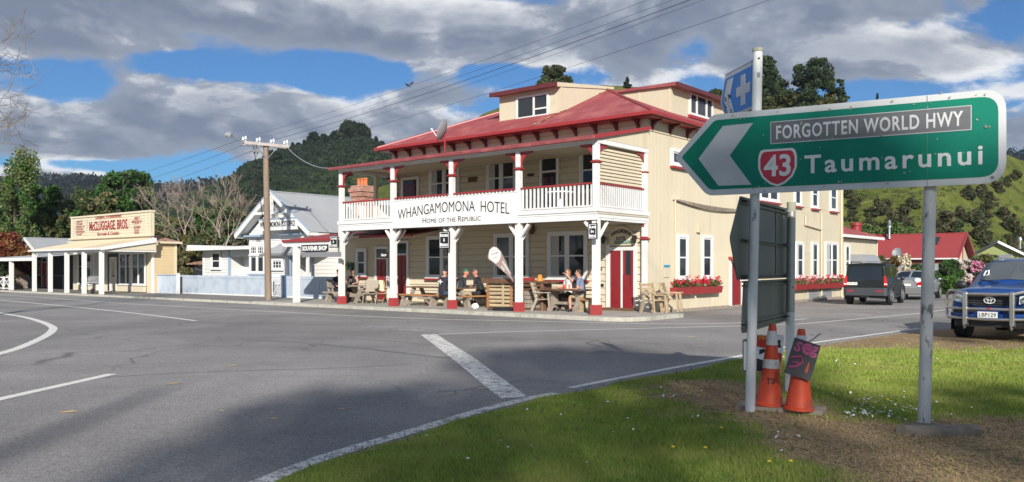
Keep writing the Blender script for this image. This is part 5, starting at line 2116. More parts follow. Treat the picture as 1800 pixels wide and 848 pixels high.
 tree('hilltop_tree', 'round dark tree on the skyline behind the front dormer', tuple(q + Vector((0, 0, -.5))), 5.0, 3.0, ['leaf_dark', 'leaf_scrub'], 'round', 7000, .28, 101)
 q = near_surf(1109, .985)
 tree('hilltop_tree', 'small pointed dark conifer on the skyline behind the red ridge', tuple(q), hgt(136, q.y) - q.z, .9, 'leaf_pine', 'conifer', 2500, .2, 102, base=.05)
 for px, py, rr, ls, sd_, lab in ((1352, 100, 3.6, ['leaf_dark', 'leaf_pine'], 103, 'tall dark tree just right of the blue cross sign post'),
         (1432, 105, 4.3, ['leaf_dark', 'leaf_pine'], 104, 'broad dark tree on the hill above the green road sign'),
         (1480, 140, 1.9, ['leaf_pine', 'leaf_dark'], 105, 'smaller dark tree, rightmost on the hill above the road sign'),
         (1385, 160, 3.0, ['leaf_olive', 'leaf_dark'], 106, 'lower olive tree between the two tallest hilltop trees'),
         (1268, 158, 2.6, ['leaf_dark', 'leaf_olive'], 107, 'dark tree behind the left edge of the blue cross sign')):
  q = near_surf(px, .72)
  tree('hilltop_tree', lab, tuple(q), hgt(py, q.y) - q.z, rr, ls, 'round', 32000 if rr > 3 else 14000, .19, sd_, base=.06, nb=120)
 for i, (px, py, rr) in enumerate(((1338, 165, 2.6), (1368, 172, 2.6), (1412, 168, 2.8), (1455, 165, 2.6), (1488, 172, 2.0))):
  q = near_surf(px, .70)
  tree('hilltop_bush', 'olive bush low in the row under the hilltop trees, number %s from the blue sign' % ['first', 'second', 'third', 'fourth', 'last'][i], tuple(q), hgt(py, q.y) - q.z, rr, ['leaf_olive', 'leaf_dark'], 'round',
   7000, .25, 180 + i, 'olive bushes under the hilltop trees', base=.02, cat='bush', nb=70)
 q = near_surf(1543, .985)
 tree('hilltop_tree', 'tiny dark treetop just showing above the upper edge of the green road sign', tuple(q), hgt(165, q.y) - q.z, 1.1, 'leaf_pine', 'conifer', 2500, .2, 108, base=.05)
 # ---- scrub on the sunny hillside, right
 rng = np.random.default_rng(8)
 spots = [(1562, 365), (1545, 372), (1606, 360), (1590, 385), (1575, 395), (1705, 345), (1730, 340), (1760, 330), (1775, 322), (1745, 355), (1790, 312), (1500, 360), (1512, 355), (1690, 380), (1720, 395),
   (1740, 375), (1765, 380), (1725, 415), (1780, 400), (1670, 395), (1680, 420), (1655, 410), (1600, 405), (1780, 430), (1740, 430),
   (1798, 415), (1790, 445), (1500, 382), (1494, 340), (1530, 395)]
 for i, (px, py) in enumerate(spots):
  q = near_find(px, py + 8)
  side = 'left of the sign post' if px < 1640 else 'right of the sign post'
  lvl = 'high on' if py < 350 else ('half way up' if py < 395 else 'at the foot of')
  hh = rng.uniform(1.5, 2.6) * (1.1 if px > 1650 else .9)
  tree('scrub_bush', 'dark scrub bush %s the green hillside, %s' % (lvl, side), tuple(q), hh, hh * .62, ['leaf_scrub', 'leaf_dark'], 'bush', 2600, .16, 120 + i % 4,
   'dark scrub bushes on the sunny hillside', cat='bush', share='scrub%d' % (i % 4), turn=i * 1.1)
 pts, rad = [], []
 for _ in range(850):
  px = rng.uniform(1484, 1830)
  q = near_surf(px, rng.uniform(.02, .95))
  if vnoise(q.x, q.y, .10, 41) < .48:
   continue
  pts.append(q + Vector((0, 0, .05)))
  rad.append(rng.uniform(.15, .5))
 scatter_leaves('bracken', pts, rad, 18000, .13, 'leaf_pale', 63)
 # a band of light green growth at the foot of the hill
 for i, (px, Y, py) in enumerate(((1495, 84, 400), (1520, 86, 392), (1545, 88, 398), (1575, 86, 388), (1600, 88, 398), (1625, 86, 402), (1655, 90, 410))):
  tree('pale_bush', 'pale leafy bush in the row behind the red roofed house', on(px, Y), hgt(py, Y), 2.4, ['leaf_pale', 'leaf_green'], 'bush', 5500, .17, 140 + i % 3, 'pale bushes behind the red roofed house', cat='bush',
   share='pale%d' % (i % 3), turn=i)
 # ---- gardens before the houses
 tree('garden_shrub', 'big dark glossy garden bush right of the right sign post', on(1665, 52), hgt(455, 52), 1.25, ['leaf_dark', 'leaf_green'], 'bush', 7000, .12, 150, cat='bush')
 tree('garden_shrub', 'dark garden bush left of the right sign post behind the silver car', on(1612, 53), hgt(458, 53), 1.1, ['leaf_dark', 'leaf_green'], 'bush', 5000, .12, 151, cat='bush')
 tree('garden_shrub', 'brownish garden bush by the end of the cream annex', on(1562, 56), hgt(448, 56), 1.2, ['leaf_olive', 'leaf_rust'], 'bush', 4500, .12, 152, cat='bush')
 tree('garden_shrub', 'low bright green plants in front of the dark glossy bush', on(1672, 50), hgt(484, 50), .9, ['leaf_bright', 'leaf_green'], 'bush', 3500, .10, 153, cat='bush')
 tree('flowering_shrub', 'cream and pink flowering bush between silver car and sign post', on(1594, 52), hgt(446, 52), .8, ['flower_cream', 'leaf_rust'], 'bush', 2600, .09, 154, cat='bush')
 tree('flowering_shrub', 'pale pink rhododendron beside the dark glossy bush', on(1690, 54), hgt(456, 54), .85, ['flower_pale', 'leaf_dark'], 'bush', 3200, .10, 155, cat='bush')
 tree('flowering_shrub', 'deep pink rhododendron next to the blue ute', on(1713, 56), hgt(454, 56), 1.0, ['flower_pink', 'leaf_dark'], 'bush', 3800, .10, 156, cat='bush')
 tree('garden_shrub', 'yellow green bush in front of the olive house', on(1735, 62), hgt(440, 62), 1.5, ['leaf_olive', 'leaf_pale'], 'bush', 4500, .12, 157, cat='bush')
 tree('garden_shrub', 'pale flowering hedge behind the roof of the blue ute', on(1782, 58), hgt(452, 58), 1.5, ['leaf_pale', 'flower_cream'], 'bush', 4500, .10, 158, cat='bush')
 # ---- trees behind the camera, whose shade lies on the road and the verge
 kx, ky = -.0632, .998
 groups = {0: [], 1: [], 2: []}
 for X, Y, q in ((-2.2, 9.3, 1.3), (-1.0, 10.8, 1.3), (.2, 12.4, 1.4), (1.5, 14.6, 1.3), (2.3, 13.6, 1.2), (2.2, 10.5, 1.4), (-2.5, 5.2, 1.4), (0, 6.5, 1.5), (1.9, 7.6, 1.4), (.9, 9.8, 1.5), (-1.2, 7.6, 1.4),
     (-2.4, 1.6, 1.4), (0, 2.5, 1.5), (2.2, 3.2, 1.5), (2.9, 15.0, .9), (3.4, 13.6, .7), (4.4, 7.4, 1.3), (5.8, 7.9, 1.3), (7.3, 8.3, 1.3), (4.2, 3.8, 1.4), (6.2, 3.8, 1.5), (8.6, 7.8, 1.3),
     (8.2, 3.6, 1.4), (3.5, 10.2, .9), (-3.6, 2.2, 1.1), (-4.4, 3.2, 1.1), (.6, 16.6, .7), (4.3, 14.3, .55), (9.6, 17.5, .5), (11.0, 16.4, .6)):
  k = 0 if X < .7 else (1 if X < 3.8 else 2)
  tx, ty = ((-1.2, -28.5), (2.6, -27.0), (7.2, -27.5))[k]
  L_ = (Y - ty - rng.uniform(-1.4, 1.4)) / ky
  groups[k].append(((X - kx * L_ - tx, rng.uniform(-1.4, 1.4), L_ * .4452), q))
 for k, lab in enumerate(('leafy tree standing behind the viewpoint, left of the other two', 'tallest leafy tree standing behind the viewpoint', 'leafy tree standing behind the viewpoint, right of the other two')):
  tx, ty = ((-1.2, -28.5), (2.6, -27.0), (7.2, -27.5))[k]
  hh = max(c_[2] for c_, q in groups[k]) + 1
  tree('shade_tree', lab, (tx, ty, 0), hh, 3.5, ['leaf_green', 'leaf_dark'], 'round', 330 * len(groups[k]), .18, 171 + k, blobs=groups[k])

plants()

# ------------------------------------------------------------------ road signs on the verge
def rounded(pts, rads, k=6):
 """polygon with rounded corners"""
 out = []
 n = len(pts)
 for i in range(n):
  p, a, b = Vector(pts[i]), Vector(pts[i - 1]), Vector(pts[(i + 1) % n])
  r = rads[i] if isinstance(rads, (list, tuple)) else rads
  if r <= 0:
   out.append(tuple(p))
   continue
  u, v = (a - p).normalized(), (b - p).normalized()
  ang = u.angle(v)
  d = min(r / math.tan(ang / 2), (a - p).length * .48, (b - p).length * .48)
  q0, q1 = p + u * d, p + v * d
  for j in range(k + 1):
   t = j / k
   out.append(tuple(q0 * (1 - t) ** 2 + p * 2 * t * (1 - t) + q1 * t * t))
 return out

class Frame:
 """upright plane through a ground point, read off photo pixels when it is laid out"""

 def __init__(s, p, e, off):
  s.p, s.e = Vector((p[0], p[1])), Vector(e).normalized()
  s.n = Vector((s.e.y, -s.e.x))                 # towards the viewer
  s.o = s.p + s.n * off
  s.rot = math.atan2(s.e.y, s.e.x)

 def u(s, px):
  k = (px - CX) / F
  return (k * s.o.y - s.o.x) / (s.e.x - k * s.e.y)

 def uz(s, px, py):
  u = s.u(px)
  Y = s.o.y + s.e.y * u
  return (u, HC + (HY - py) / F * Y)

def flat(pts, y, thick, name, ms, parent, rads=0, k=6):
 m = MB()
 m.prism(rounded(pts, rads, k) if rads else pts, 'y', y - thick, y)
 return m.build(name, ms, parent)

def lean_post(parent, base, top, r, ms, name='post', cap=True):
 m = MB()
 m.path([base, top], [r, r], 14, True)
 o = m.build(name, ms, parent, smooth=True)
 return o

def build_signs():
 pl, pr = Vector((2.505, 8.81)), Vector((3.946, 8.0))
 fr = Frame(pl, pr - pl, .075)
 mat('post_worn', (.70, .70, .68), .5, .08, 5.0, .1, 60, dirt=(.23, .22, .20), dscale=9, dlo=.60, dhi=.68, stretch=(1, 1, .45))
 t = thing('road_sign', 'large green arrow road sign to Taumarunui on two worn white posts', 'road sign', (pl.x, pl.y, 0), fr.rot)
 OY = -.075

 def P(L_):
  return [fr.uz(*q) for q in L_]
 ul, ur = fr.u(1186), fr.u(1769)
 zt, zb = 3.235, 2.372
 outer = [(ul, 2.80), (fr.u(1252), zt), (ur, zt), (ur, zb), (fr.u(1243), zb)]
 pn = flat(outer, OY + .012, .012, 'panel', 'sign_border', t, [.05, .14, .20, .20, .14])
 b = .062
 inner = [(ul + b * 1.25, 2.80), (fr.u(1252) + b * .45, zt - b), (ur - b, zt - b), (ur - b, zb + b), (fr.u(1243) + b * .45, zb + b)]
 flat(inner, OY, .003, 'green_face', 'sign_green', pn, [.03, .09, .15, .15, .09])
 flat(P([(1324, 216.5), (1271, 222), (1228, 279.5), (1263, 327), (1321, 325), (1283, 274)]), OY - .003, .003, 'chevron', 'sign_grey', pn)
 u0, u1 = fr.u(1354.5), fr.u(1708)
 za, zb_ = fr.uz(1354.5, 254)[1], fr.uz(1354.5, 214.8)[1]
 st = flat([(u0, za), (u1, za), (u1, zb_), (u0, zb_)], OY - .003, .003, 'name_strip', 'sign_panel', pn)
 q = MB()
 w = .008
 for a, b_, c, d in ((u0, u1, zb_ - w, zb_), (u0, u1, za, za + w), (u0, u0 + w, za + w, zb_ - w), (u1 - w, u1, za + w, zb_ - w)):
  q.box(a, OY - .009, c, b_, OY - .006, d)
 q.build('strip_edge', 'sign_grey', st)
 ta, tb = fr.u(1364.5), fr.u(1693)
 text('FORGOTTEN WORLD HWY', 'sign_white', st, ((ta + tb) / 2, OY - .006, (za + zb_) / 2), width=tb - ta, height=.142, bold=.02, depth=.004, spacing=1.12)
 # route shield
 sa, sb = fr.u(1333), fr.u(1401)
 sc, w_ = (sa + sb) / 2, (sb - sa)
 s0, s1 = fr.uz(1368, 328.5)[1], fr.uz(1368, 262)[1]
 sh = [(-.44, 1.0), (.44, 1.0), (.50, .80), (.50, .50), (.40, .26), (.20, .08), (0, 0), (-.20, .08), (-.40, .26), (-.50, .50), (-.50, .80)]
 pts = [(sc + x * w_, s0 + z * (s1 - s0)) for x, z in sh]
 so = flat(pts, OY - .003, .003, 'route_shield', 'sign_white', pn, .05, 4)
 pts = [(sc + x * w_ * .88, s0 + (.5 + (z - .5) * .88) * (s1 - s0)) for x, z in sh]
 flat(pts, OY - .006, .003, 'shield_face', 'sign_red', so, .05, 4)
 text('43', 'sign_white', so, (sc, OY - .009, s0 + .56 * (s1 - s0)), width=w_ * .70, height=.225, bold=.022, depth=.004)
 ta, tb = fr.u(1414), fr.u(1727.5)
 zc = (fr.uz(1420, 304.5)[1] + fr.uz(1420, 276.5)[1]) / 2
 text('Taumarunui', 'sign_white', pn, ((ta + tb) / 2, OY - .003, zc + .005), width=tb - ta, height=.185, bold=.018, depth=.004, spacing=1.25)
 m = MB()
 uj = fr.u(1630)
 m.box(uj - .002, OY - .0045, zb + .005, uj + .002, OY - .0032, zt - .005)
 m.build('joint', 'sign_panel', pn)
 rng = np.random.default_rng(3)
 m = MB()

 def spot(x, z, s, y):
  n = 7
  a = rng.uniform(0, 6)
  m.add([(x + s * rng.uniform(.5, 1) * cos(a + i * 2 * pi / n), y, z + s * rng.uniform(.5, 1) * sin(a + i * 2 * pi / n)) for i in range(n)], [tuple(range(n))[::-1]])
 for _ in range(46):
  x = rng.uniform(ul + .5, ur - .1)
  if rng.random() < .6:
   z = rng.choice([zt - rng.uniform(.02, .09), zb + rng.uniform(.02, .09)])
  else:
   z = rng.uniform(zb + .1, zt - .1)
  spot(x, z, rng.uniform(.004, .014), OY - .0125)
 for px, py, s in ((1735, 224, .022), (1410, 216, .022), (1655, 163, .012), (1745, 313, .018), (1549, 239, .02), (1557, 320, .014), (1460, 193, .018)):
  for _ in range(5):
   u, z = fr.uz(px, py)
   spot(u + rng.normal(0, s * .5), z + rng.normal(0, s * .4), s * rng.uniform(.3, .7), OY - .0125)
 m.build('lichen', 'lichen', pn, kind='stuff')
 # rails and brackets behind the panel
 m = MB()
 for z in (2.55, 2.95):
  m.box(-.5, .0 - .06, z - .02, ur - .1, -.02, z + .02)
 m.build('back_rail', 'grey_metal', t)
 inv = Matrix.Rotation(-fr.rot, 4, 'Z')

 def loc(x, y, z):
  return inv @ Vector((x - pl.x, y - pl.y, z))
 lean_post(t, loc(2.505, 8.81, -.1), loc(2.597, 8.83, 3.90), .051, 'post_worn')
 mat('post_grey', (.52, .52, .50), .5, .12, 5.0, .1, 60, dirt=(.14, .14, .125), dscale=8, dlo=.56, dhi=.62, stretch=(1, 1, .4))
 lean_post(t, loc(3.940, 8.0, .02), loc(4.03, 8.02, 3.16), .057, 'post_grey')
 m = MB()
 m.tube(loc(2.597, 8.83, 3.88), loc(2.598, 8.83, 3.915), .057, n=14)
 m.build('post_cap', 'lichen', t)
 m = MB()
 m.tube(loc(2.592, 8.77, 3.80), loc(2.592, 8.85, 3.80), .012, n=6)
 m.build('bolt', 'black_paint', t)
 # lump of concrete at the right foot
 g = G(1648, 776)
 c = thing('concrete_footing', 'weathered slab of concrete at the foot of the right sign post', 'footing', (g.x + .02, g.y + .0, 0), R(-6))
 m = MB()
 rr = []
 for i in range(18):
  a = 2 * pi * i / 18
  ex = abs(cos(a)) ** .6 * (1 if cos(a) > 0 else -1) * .36
  rr.append((ex * (1 + .06 * sin(i * 2.3)), sin(a) * .13 * (1 + .1 * sin(i * 1.7))))
 n = len(rr)
 vs = [(x * 1.04, y * 1.04, .02) for x, y in rr] + [(x, y, .125 + .012 * sin(i * 2.1)) for i, (x, y) in enumerate(rr)] + [(x * .9, y * .8, .145 + .012 * sin(i * 1.3)) for i, (x, y) in enumerate(rr)]
 fs = [tuple(range(2 * n, 3 * n))]
 for r_ in range(2):
  fs += [(r_ * n + i, r_ * n + (i + 1) % n, (r_ + 1) * n + (i + 1) % n, (r_ + 1) * n + i) for i in range(n)]
 m.add(vs, fs)
 m.build('slab', 'concrete_old', c, smooth=True)

 # ---- blue sign with a cross, high on the left post
 bf = Frame((2.59, 8.83), (.175, -.985), .0)
 t = thing('cross_sign', 'small blue arrow sign with a white cross high on the left post', 'sign', (2.575, 8.77, 0), bf.rot)
 o = [(-.90, 3.50), (-.77, 3.785), (-.035, 3.785), (-.035, 3.285), (-.74, 3.285)]
 b = flat(o, .0, .012, 'panel', 'sign_grey', t, [.03, .03, 0, 0, .03])
 o2 = [(-.865, 3.50), (-.75, 3.745), (-.035, 3.745), (-.035, 3.315), (-.725, 3.315)]
 flat(o2, -.012, .003, 'blue_face', 'blue_paint_sign', b)
 flat([(-.56, 3.72), (-.70, 3.72), (-.80, 3.52), (-.68, 3.335), (-.54, 3.335), (-.66, 3.52)], -.015, .003, 'chevron', 'sign_grey', b)
 m = MB()
 cx, cz, a, w = -.31, 3.53, .165, .052
 m.prism([(cx - w, cz - a), (cx + w, cz - a), (cx + w, cz - w), (cx + a, cz - w), (cx + a, cz + w), (cx + w, cz + w), (cx + w, cz + a), (cx - w, cz + a), (cx - w, cz + w), (cx - a, cz + w),
   (cx - a, cz - w), (cx - w, cz - w)], 'y', -.018, -.015)
 m.build('cross', 'sign_grey', b)
 m = MB()
 for _ in range(34):
  x, z, s = rng.uniform(-.78, -.60), rng.uniform(3.33, 3.55), rng.uniform(.008, .024)
  n = 6
  m.add([(x + s * rng.uniform(.4, 1) * cos(i * pi / 3), -.0185, z + s * rng.uniform(.4, 1) * sin(i * pi / 3)) for i in range(n)], [tuple(range(n))[::-1]])
 m.build('lichen', 'lichen_dark', b, kind='stuff')
 m = MB()
 m.box(-.77, -.012, 3.787, -.03, .05, 3.80)
 m.box(-.6, .002, 3.6, -.0, .03, 3.65)
 m.build('frame_rail', 'grey_metal', t)

 # ---- grey backs of signs facing the other road
 gp = Vector((3.45, 10.4))
 gf = Frame(pl, gp - pl, -.07)
 t = thing('sign_back', 'dark weathered backs of two stacked arrow signs between sign posts', 'road sign', (pl.x, pl.y, 0), gf.rot)
 Q = lambda L_: [gf.uz(*q) for q in L_]
 up = Q([(1302, 345), (1284, 418), (1297, 492.5)])
 ue = gf.u(1385)
 pn = flat([up[0], up[1], up[2], (ue, up[2][1]), (ue, up[0][1])], .082, .012, 'panel', 'sign_back', t, [.04, .06, .04, .02, .02])
 lo = [(gf.u(1308), 1.455), (gf.u(1304), .905), (ue, .93), (ue, 1.455)]
 p2 = flat(lo, .082, .012, 'panel', 'sign_back', t, [.07, .07, .03, .03])
 m = MB()
 uj = gf.u(1363)
 m.box(uj - .004, .064, up[2][1], uj + .004, .070, up[0][1] - .01)
 m.build('joint', 'black_paint', pn)
 rails = [(up[0][1] - .05, .03), (1.885, .018), (up[2][1] + .03, .022), (1.43, .03), (1.00, .03)]
 for z, h in rails:
  m = MB()
  m.box(up[0][0] + .02, .045, z - h, ue - .02, .068, z - h * .4)
  m.box(up[0][0] + .02, .035, z + h * .4, ue - .02, .068, z + h)
  m.build('rail', 'sign_back', t)
 inv2 = Matrix.Rotation(-gf.rot, 4, 'Z')

 def loc2(x, y, z):
  return inv2 @ Vector((x - pl.x, y - pl.y, z))
 lean_post(t, loc2(3.45, 10.4, -.1), loc2(3.475, 10.4, 2.405), .052, 'steel_galv')
 m = MB()
 m.path([loc2(3.45, 10.4, 0), loc2(3.4605, 10.4, 1.05)], [.0535, .0535], 14)
 m.build('post_sleeve', 'post_white', t, smooth=True)
 m = MB()
 m.path([loc2(3.473, 10.4, 2.30), loc2(3.475, 10.4, 2.415)], [.0545, .0545], 14)
 m.build('post_cap', 'lichen', t, smooth=True)
 ugp = (gp - pl).length
 for z, h in rails:
  m = MB()
  for u in (.03 + z * .012, ugp + .01):
   m.lathe([(.060, z - .012), (.060, z + .012)], 14, (u, 0, 0))
  m.build('clamp', 'grey_metal', t)
 # small low frame under them
 m = MB()
 ua, ub = gf.u(1306), gf.u(1326)
 m.box(ua, .06, .50, ub, .075, .84)
 p3 = m.build('low_panel', 'sign_back', t)
 m = MB()
 for a, b_, c, d in ((ua - .02, ua + .05, .52, .82),):
  m.box(a, .03, c, b_, .058, d)
 m.build('panel_edge', 'sign_border', p3)

 # ---- advertising boards propped behind the cones
 Y = 9.95
 c0 = at(1353, 627, Y)
 t = thing('poster_board', 'white and red advertising board standing behind the left cone', 'poster', (c0.x, Y, .0), R(-14))
 k = Y / F
 pts = [(-.155, .36), (.13, .36), (.165, .80), (-.15, .80)]
 b = flat(pts, 0, .006, 'board', 'plastic_white', t)
 flat([(-.15, .66), (-.035, .64), (-.04, .795), (-.15, .795)], -.006, .002, 'picture', 'poster_red', b)
 flat([(-.02, .365), (.125, .365), (.14, .58), (.03, .62), (-.02, .52)], -.006, .002, 'picture', 'poster_red', b)
 flat([(.035, .70), (.12, .69), (.125, .74), (.04, .75)], -.006, .002, 'emblem', 'poster_black', b)
 flat([(.08, .655), (.135, .65), (.11, .72)], -.006, .002, 'emblem', 'poster_black', b)
 flat([(-.12, .56), (-.05, .60), (-.06, .64), (-.12, .62)], -.006, .002, 'emblem', 'poster_black', b)
 flat([(-.15, .365), (-.06, .365), (-.08, .50), (-.15, .52)], -.006, .002, 'dark_corner', 'poster_black', b)
 flat([(.045, .43), (.065, .43), (.065, .52), (.045, .53)], -.009, .002, 'figure', 'yellow_box', b)
 m = MB()
 m.bar((-.1, .02, .80), (-.1, .16, .0), .03, .02)
 m.bar((.1, .02, .80), (.1, .16, .0), .03, .02)
 m.build('prop', 'wood_grey', t)

build_signs()

def traffic_cone(label, px, py, h, r0, lean=(0, 0), mark=None, tall=True):
 g = G(px, py, .07)
 t = thing('traffic_cone', label, 'traffic cone', (g.x, g.y, float(verge_z(g.x, g.y)) + .04), 0, 'orange traffic cones by the sign posts')
 t.rotation_euler = (lean[1], lean[0], 0)
 m = MB()
 prof = [(r0 + .02, 0), (r0 + .02, .02), (r0, .035), (r0 * .60, h * .52), (r0 * .42, h * .78), (.040, h * .97), (.034, h)]
 m.lathe(prof, 24)
 m.lathe([(.03, h), (.028, h - .02)], 24)
 c = m.build('cone_body', 'cone_orange', t, smooth=True)

 def rad(z):
  z /= h
  pts = [(.04, r0), (.52, r0 * .60), (.78, r0 * .42), (.97, .040), (1.0, .034)]
  for (a, ra), (b, rb) in zip(pts, pts[1:]):
   if z <= b:
    return ra + (rb - ra) * (z - a) / (b - a)
  return .034
 for a, b in (((.46, .57), (.745, .92)) if tall else ((.44, .62),)):
  m = MB()
  m.lathe([(rad(h * a) + .004, h * a), (rad(h * (a + b) / 2) + .004, h * (a + b) / 2), (rad(h * b) + .004, h * b)], 24)
  m.build('reflective_band', 'reflective', t, smooth=True)
 if mark:
  w = text_mesh(mark, 'black_letter', height=.062, bold=.02, depth=.002)
  rr = rad(.27) + .005
  me = w
  n = len(me.vertices)
  a = np.zeros(n * 3, dtype=np.float32)
  me.vertices.foreach_get('co', a)
  a = a.reshape(-1, 3)
  th = (a[:, 0] - .02) / rr - .10
  rz = np.array([rad(.27 + z) + .004 for z in a[:, 2]])
  a2 = np.stack([rz * np.sin(th), -rz * np.cos(th) + a[:, 1], a[:, 2] + .27], 1).astype(np.float32)
  me.vertices.foreach_set('co', a2.ravel())
  me.update()
  place(me, 'lettering', t)
 return t

g = G(1373, 733)
t = thing('plank_base', 'worn timber planks lying under the two traffic cones', 'planks', (g.x, g.y, float(verge_z(g.x, g.y)) - .012), R(-22))
for i, (x0, x1, y, z) in enumerate(((-.46, .06, -.01, .0), (-.02, .42, -.06, .004))):
 m = MB()
 m.prism([(x0, y - .17), (x1, y - .19), (x1 + .03, y + .15), (x0 + .02, y + .17)], 'z', .0 + z, .05 + z)
 m.build('plank', 'wood_grey', t, bevel=.008)
traffic_cone('faded orange cone with TS lettering and two silver bands, nearest the left post', 1352, 721, .87, .135, (R(2.5), 0), 'TS')
c2 = traffic_cone('brighter orange cone carrying a tilted black board with pink scrawl', 1404, 729, .84, .135, (R(2), 0), None)
gc = Vector(c2.location)
t = thing('scrawl_board', 'tilted black board with pink hand lettering hung on the right cone', 'board', (gc.x - .002, gc.y - .115, .66), R(-10))
t.rotation_euler = (R(-8), R(18), R(-8))
b = MB().box(-.135, -.008, -.19, .135, .008, .19).build('panel', 'poster_black', t)
for q, (x, z, s, r_) in {'S': (-.075, .11, .11, .2), 'e': (.015, .115, .12, .1), 'g': (.085, .105, .12, -.1)}.items():
 text(q, 'poster_pink', b, (x, -.010, z), (0, r_, 0), height=s, bold=.03, depth=.002)
m = MB()
m.path([(-.12, -.011, -.02), (-.02, -.011, .02), (.01, -.011, -.03), (-.04, -.011, -.09), (-.11, -.011, -.12)], .014, 5)
m.path([(-.09, -.011, -.06), (.0, -.011, -.05)], .010, 5)
m.build('scrawl', 'poster_pink', b)
flat([(.055, -.12), (.085, -.12), (.08, -.02), (.065, -.01)], -.009, .002, 'tear', 'cone_orange', b)
m = MB()
m.path([(.01, .0, .19), (.05, .0, .24), (.09, .01, .30), (.11, .02, .31)], .008, 6)
m.build('tie', 'grey_roof', t)

# ------------------------------------------------------------------ utility pole and wires
def build_pole():
 base = Vector((-11.27, 38.7, 0))
 t = thing('utility_pole', 'tall wooden utility pole with double crossarm and street lamp before the post office', 'utility pole', base)
 top = Vector((-.13, 0, 7.36))
 m = MB()
 m.path([(0, 0, -.2), (-.05, 0, 3), top], [.165, .145, .125], 12)
 m.build('pole', 'pole_wood', t, smooth=True)
 a = Vector((.78, .62, 0)).normalized()
 n_ = Vector((-a.y, a.x, 0))
 ZA = 7.36
 for s in (-1, 1):
  m = MB()
  m.bar(top + n_ * .16 * s - a * 1.06 + Vector((0, 0, -.08)), top + n_ * .16 * s + a * 1.06 + Vector((0, 0, -.08)), .10, .13)
  m.build('crossarm', 'arm_wood', t)
 for u in (-1.0, -.35, .32, .98):
  for s in (-1, 1):
   p = top + a * u + n_ * .16 * s
   m = MB()
   m.tube(p + Vector((0, 0, -.02)), p + Vector((0, 0, .08)), .015, n=6)
   m.lathe([(.05, .07), (.065, .10), (.04, .13), (.055, .16), (.04, .20), (.015, .22)], 10, p)
   m.build('insulator', 'porcelain', t, smooth=True)
 for s in (-1, 1):
  m = MB()
  m.bar(top + a * .55 * s + n_ * -.16 + Vector((0, 0, -.12)), top + n_ * -.12 + Vector((0, 0, -.75)), .05, .02)
  m.build('brace', 'grey_metal', t)
 m = MB()
 p = top - a * .55 - n_ * .2 + Vector((0, 0, -.42))
 m.bar(p - a * .22, p + a * .22, .12, .10)
 m.tube(p + Vector((0, 0, -.1)), p + Vector((0, 0, -.3)), .06, n=8)
 m.build('fuse_box', 'grey_metal', t)
 m = MB()
 pts = [top - a * .6 + Vector((0, 0, -.2)), top - a * .5 + Vector((0, 0, -.7)), top - a * .42 + Vector((.0, 0, -1.6)), top - a * .25 + Vector((0, 0, -2.6)), top - a * .13 + Vector((0.05, 0, -4.0))]
 m.path(pts, .02, 5)
 for q in range(3):
  m.path([top - a * (.7 - .1 * q) - n_ * .2 + Vector((0, 0, -.12)), top - a * .6 - n_ * .25 + Vector((0, 0, -.62 - .06 * q)), top - a * .35 - n_ * .2 + Vector((0, 0, -.35))], .013, 5)
 m.build('hanging_cable', 'black_paint', t)
 # lamp
 e0 = top - a * 1.06
 e1 = at(398, 237, 37.2) - base
 m = MB()
 mid = e0.lerp(e1, .45)
 m.path([e0, e0.lerp(e1, .22) + Vector((0, 0, -.03)), mid + Vector((0, 0, -.02)), e0.lerp(e1, .7) + Vector((0, 0, .1)), e0.lerp(e1, .82)+ Vector((0, 0, .03))], .03, 8)
 m.build('lamp_arm', 'grey_roof', t, smooth=True)
 d = (e1 - e0).normalized()
 m = MB()
 m.path([e0.lerp(e1, .72) + Vector((0, 0, .08)), e0.lerp(e1, .80) + Vector((0, 0, .06)), e1 + d * -.1, e1 + d * .05], [.07, .12, .14, .06], 10)
 m.build('lamp_head', 'grey_roof', t, smooth=True)
 m = MB()
 m.path([e0.lerp(e1, .82) + Vector((0, 0, -.02)), e1 + d * -.05 + Vector((0, 0, -.05))], [.05, .07], 8)
 m.build('lamp_lens', 'lamp_glass', t, smooth=True)
 # wires
 w0 = base + top

 def wire(label, A, B, sag, r=.012, ms='wire', ext=0.0):
  A, B = Vector(A), Vector(B)
  n = 24
  pts = []
  for i in range(n + 1):
   u = i / n * (1 + ext)
   q = A.lerp(B, u)
   q.z -= 4 * sag * (u / (1 + ext)) * (1 - u / (1 + ext))
   pts.append(q)
  m = MB()
  m.path(pts, r, 5)
  o = m.build('power_line', ms)
  tag(o, label, 'wire', 'overhead wires from the utility pole')
  return pts
 names = ['uppermost overhead wire running from the pole over the hotel, birds on it', 'second overhead wire from the top running over the hotel roof', 'thickest middle overhead wire running over the hotel roof',
   'fourth overhead wire from the top running over the hotel roof']
 exits = (1030, 1072, 1102, 1127)
 first = None
 for k, (u, ex) in enumerate(zip((-1.0, -.35, .32, .98), exits)):
  A = w0 + a * u + n_ * (-.16) + Vector((0, 0, .17))
  zq = 7.95
  Y = (zq - HC) * F / HY
  B = Vector(((ex - CX) / F * Y, Y, zq))
  pts = wire(names[k], A, B, .55, .008 if k == 2 else .0042, ext=1.0)
  if k == 0:
   first = pts
 A = w0 + a * 1.0 + Vector((0, 0, -.1))
 Y = (7.4 - HC) * F / HY
 wire('lowest overhead wire sagging over the hotel roof', A, ((1175 - CX) / F * Y, Y, 7.4), .75, .0045, ext=1.0)
 for k, (u, py) in enumerate(((-1.0, 338), (-.35, 346), (.5, 352))):
  A = w0 + a * u + n_ * .16 + Vector((0, 0, .15))
  wire(['upper of the three wires running left to the trees', 'middle wire of the three running left to the trees', 'lowest of the three wires running left to the trees'][k], A, at(-70, py, 95), 1.5 + .3 * k, .008)
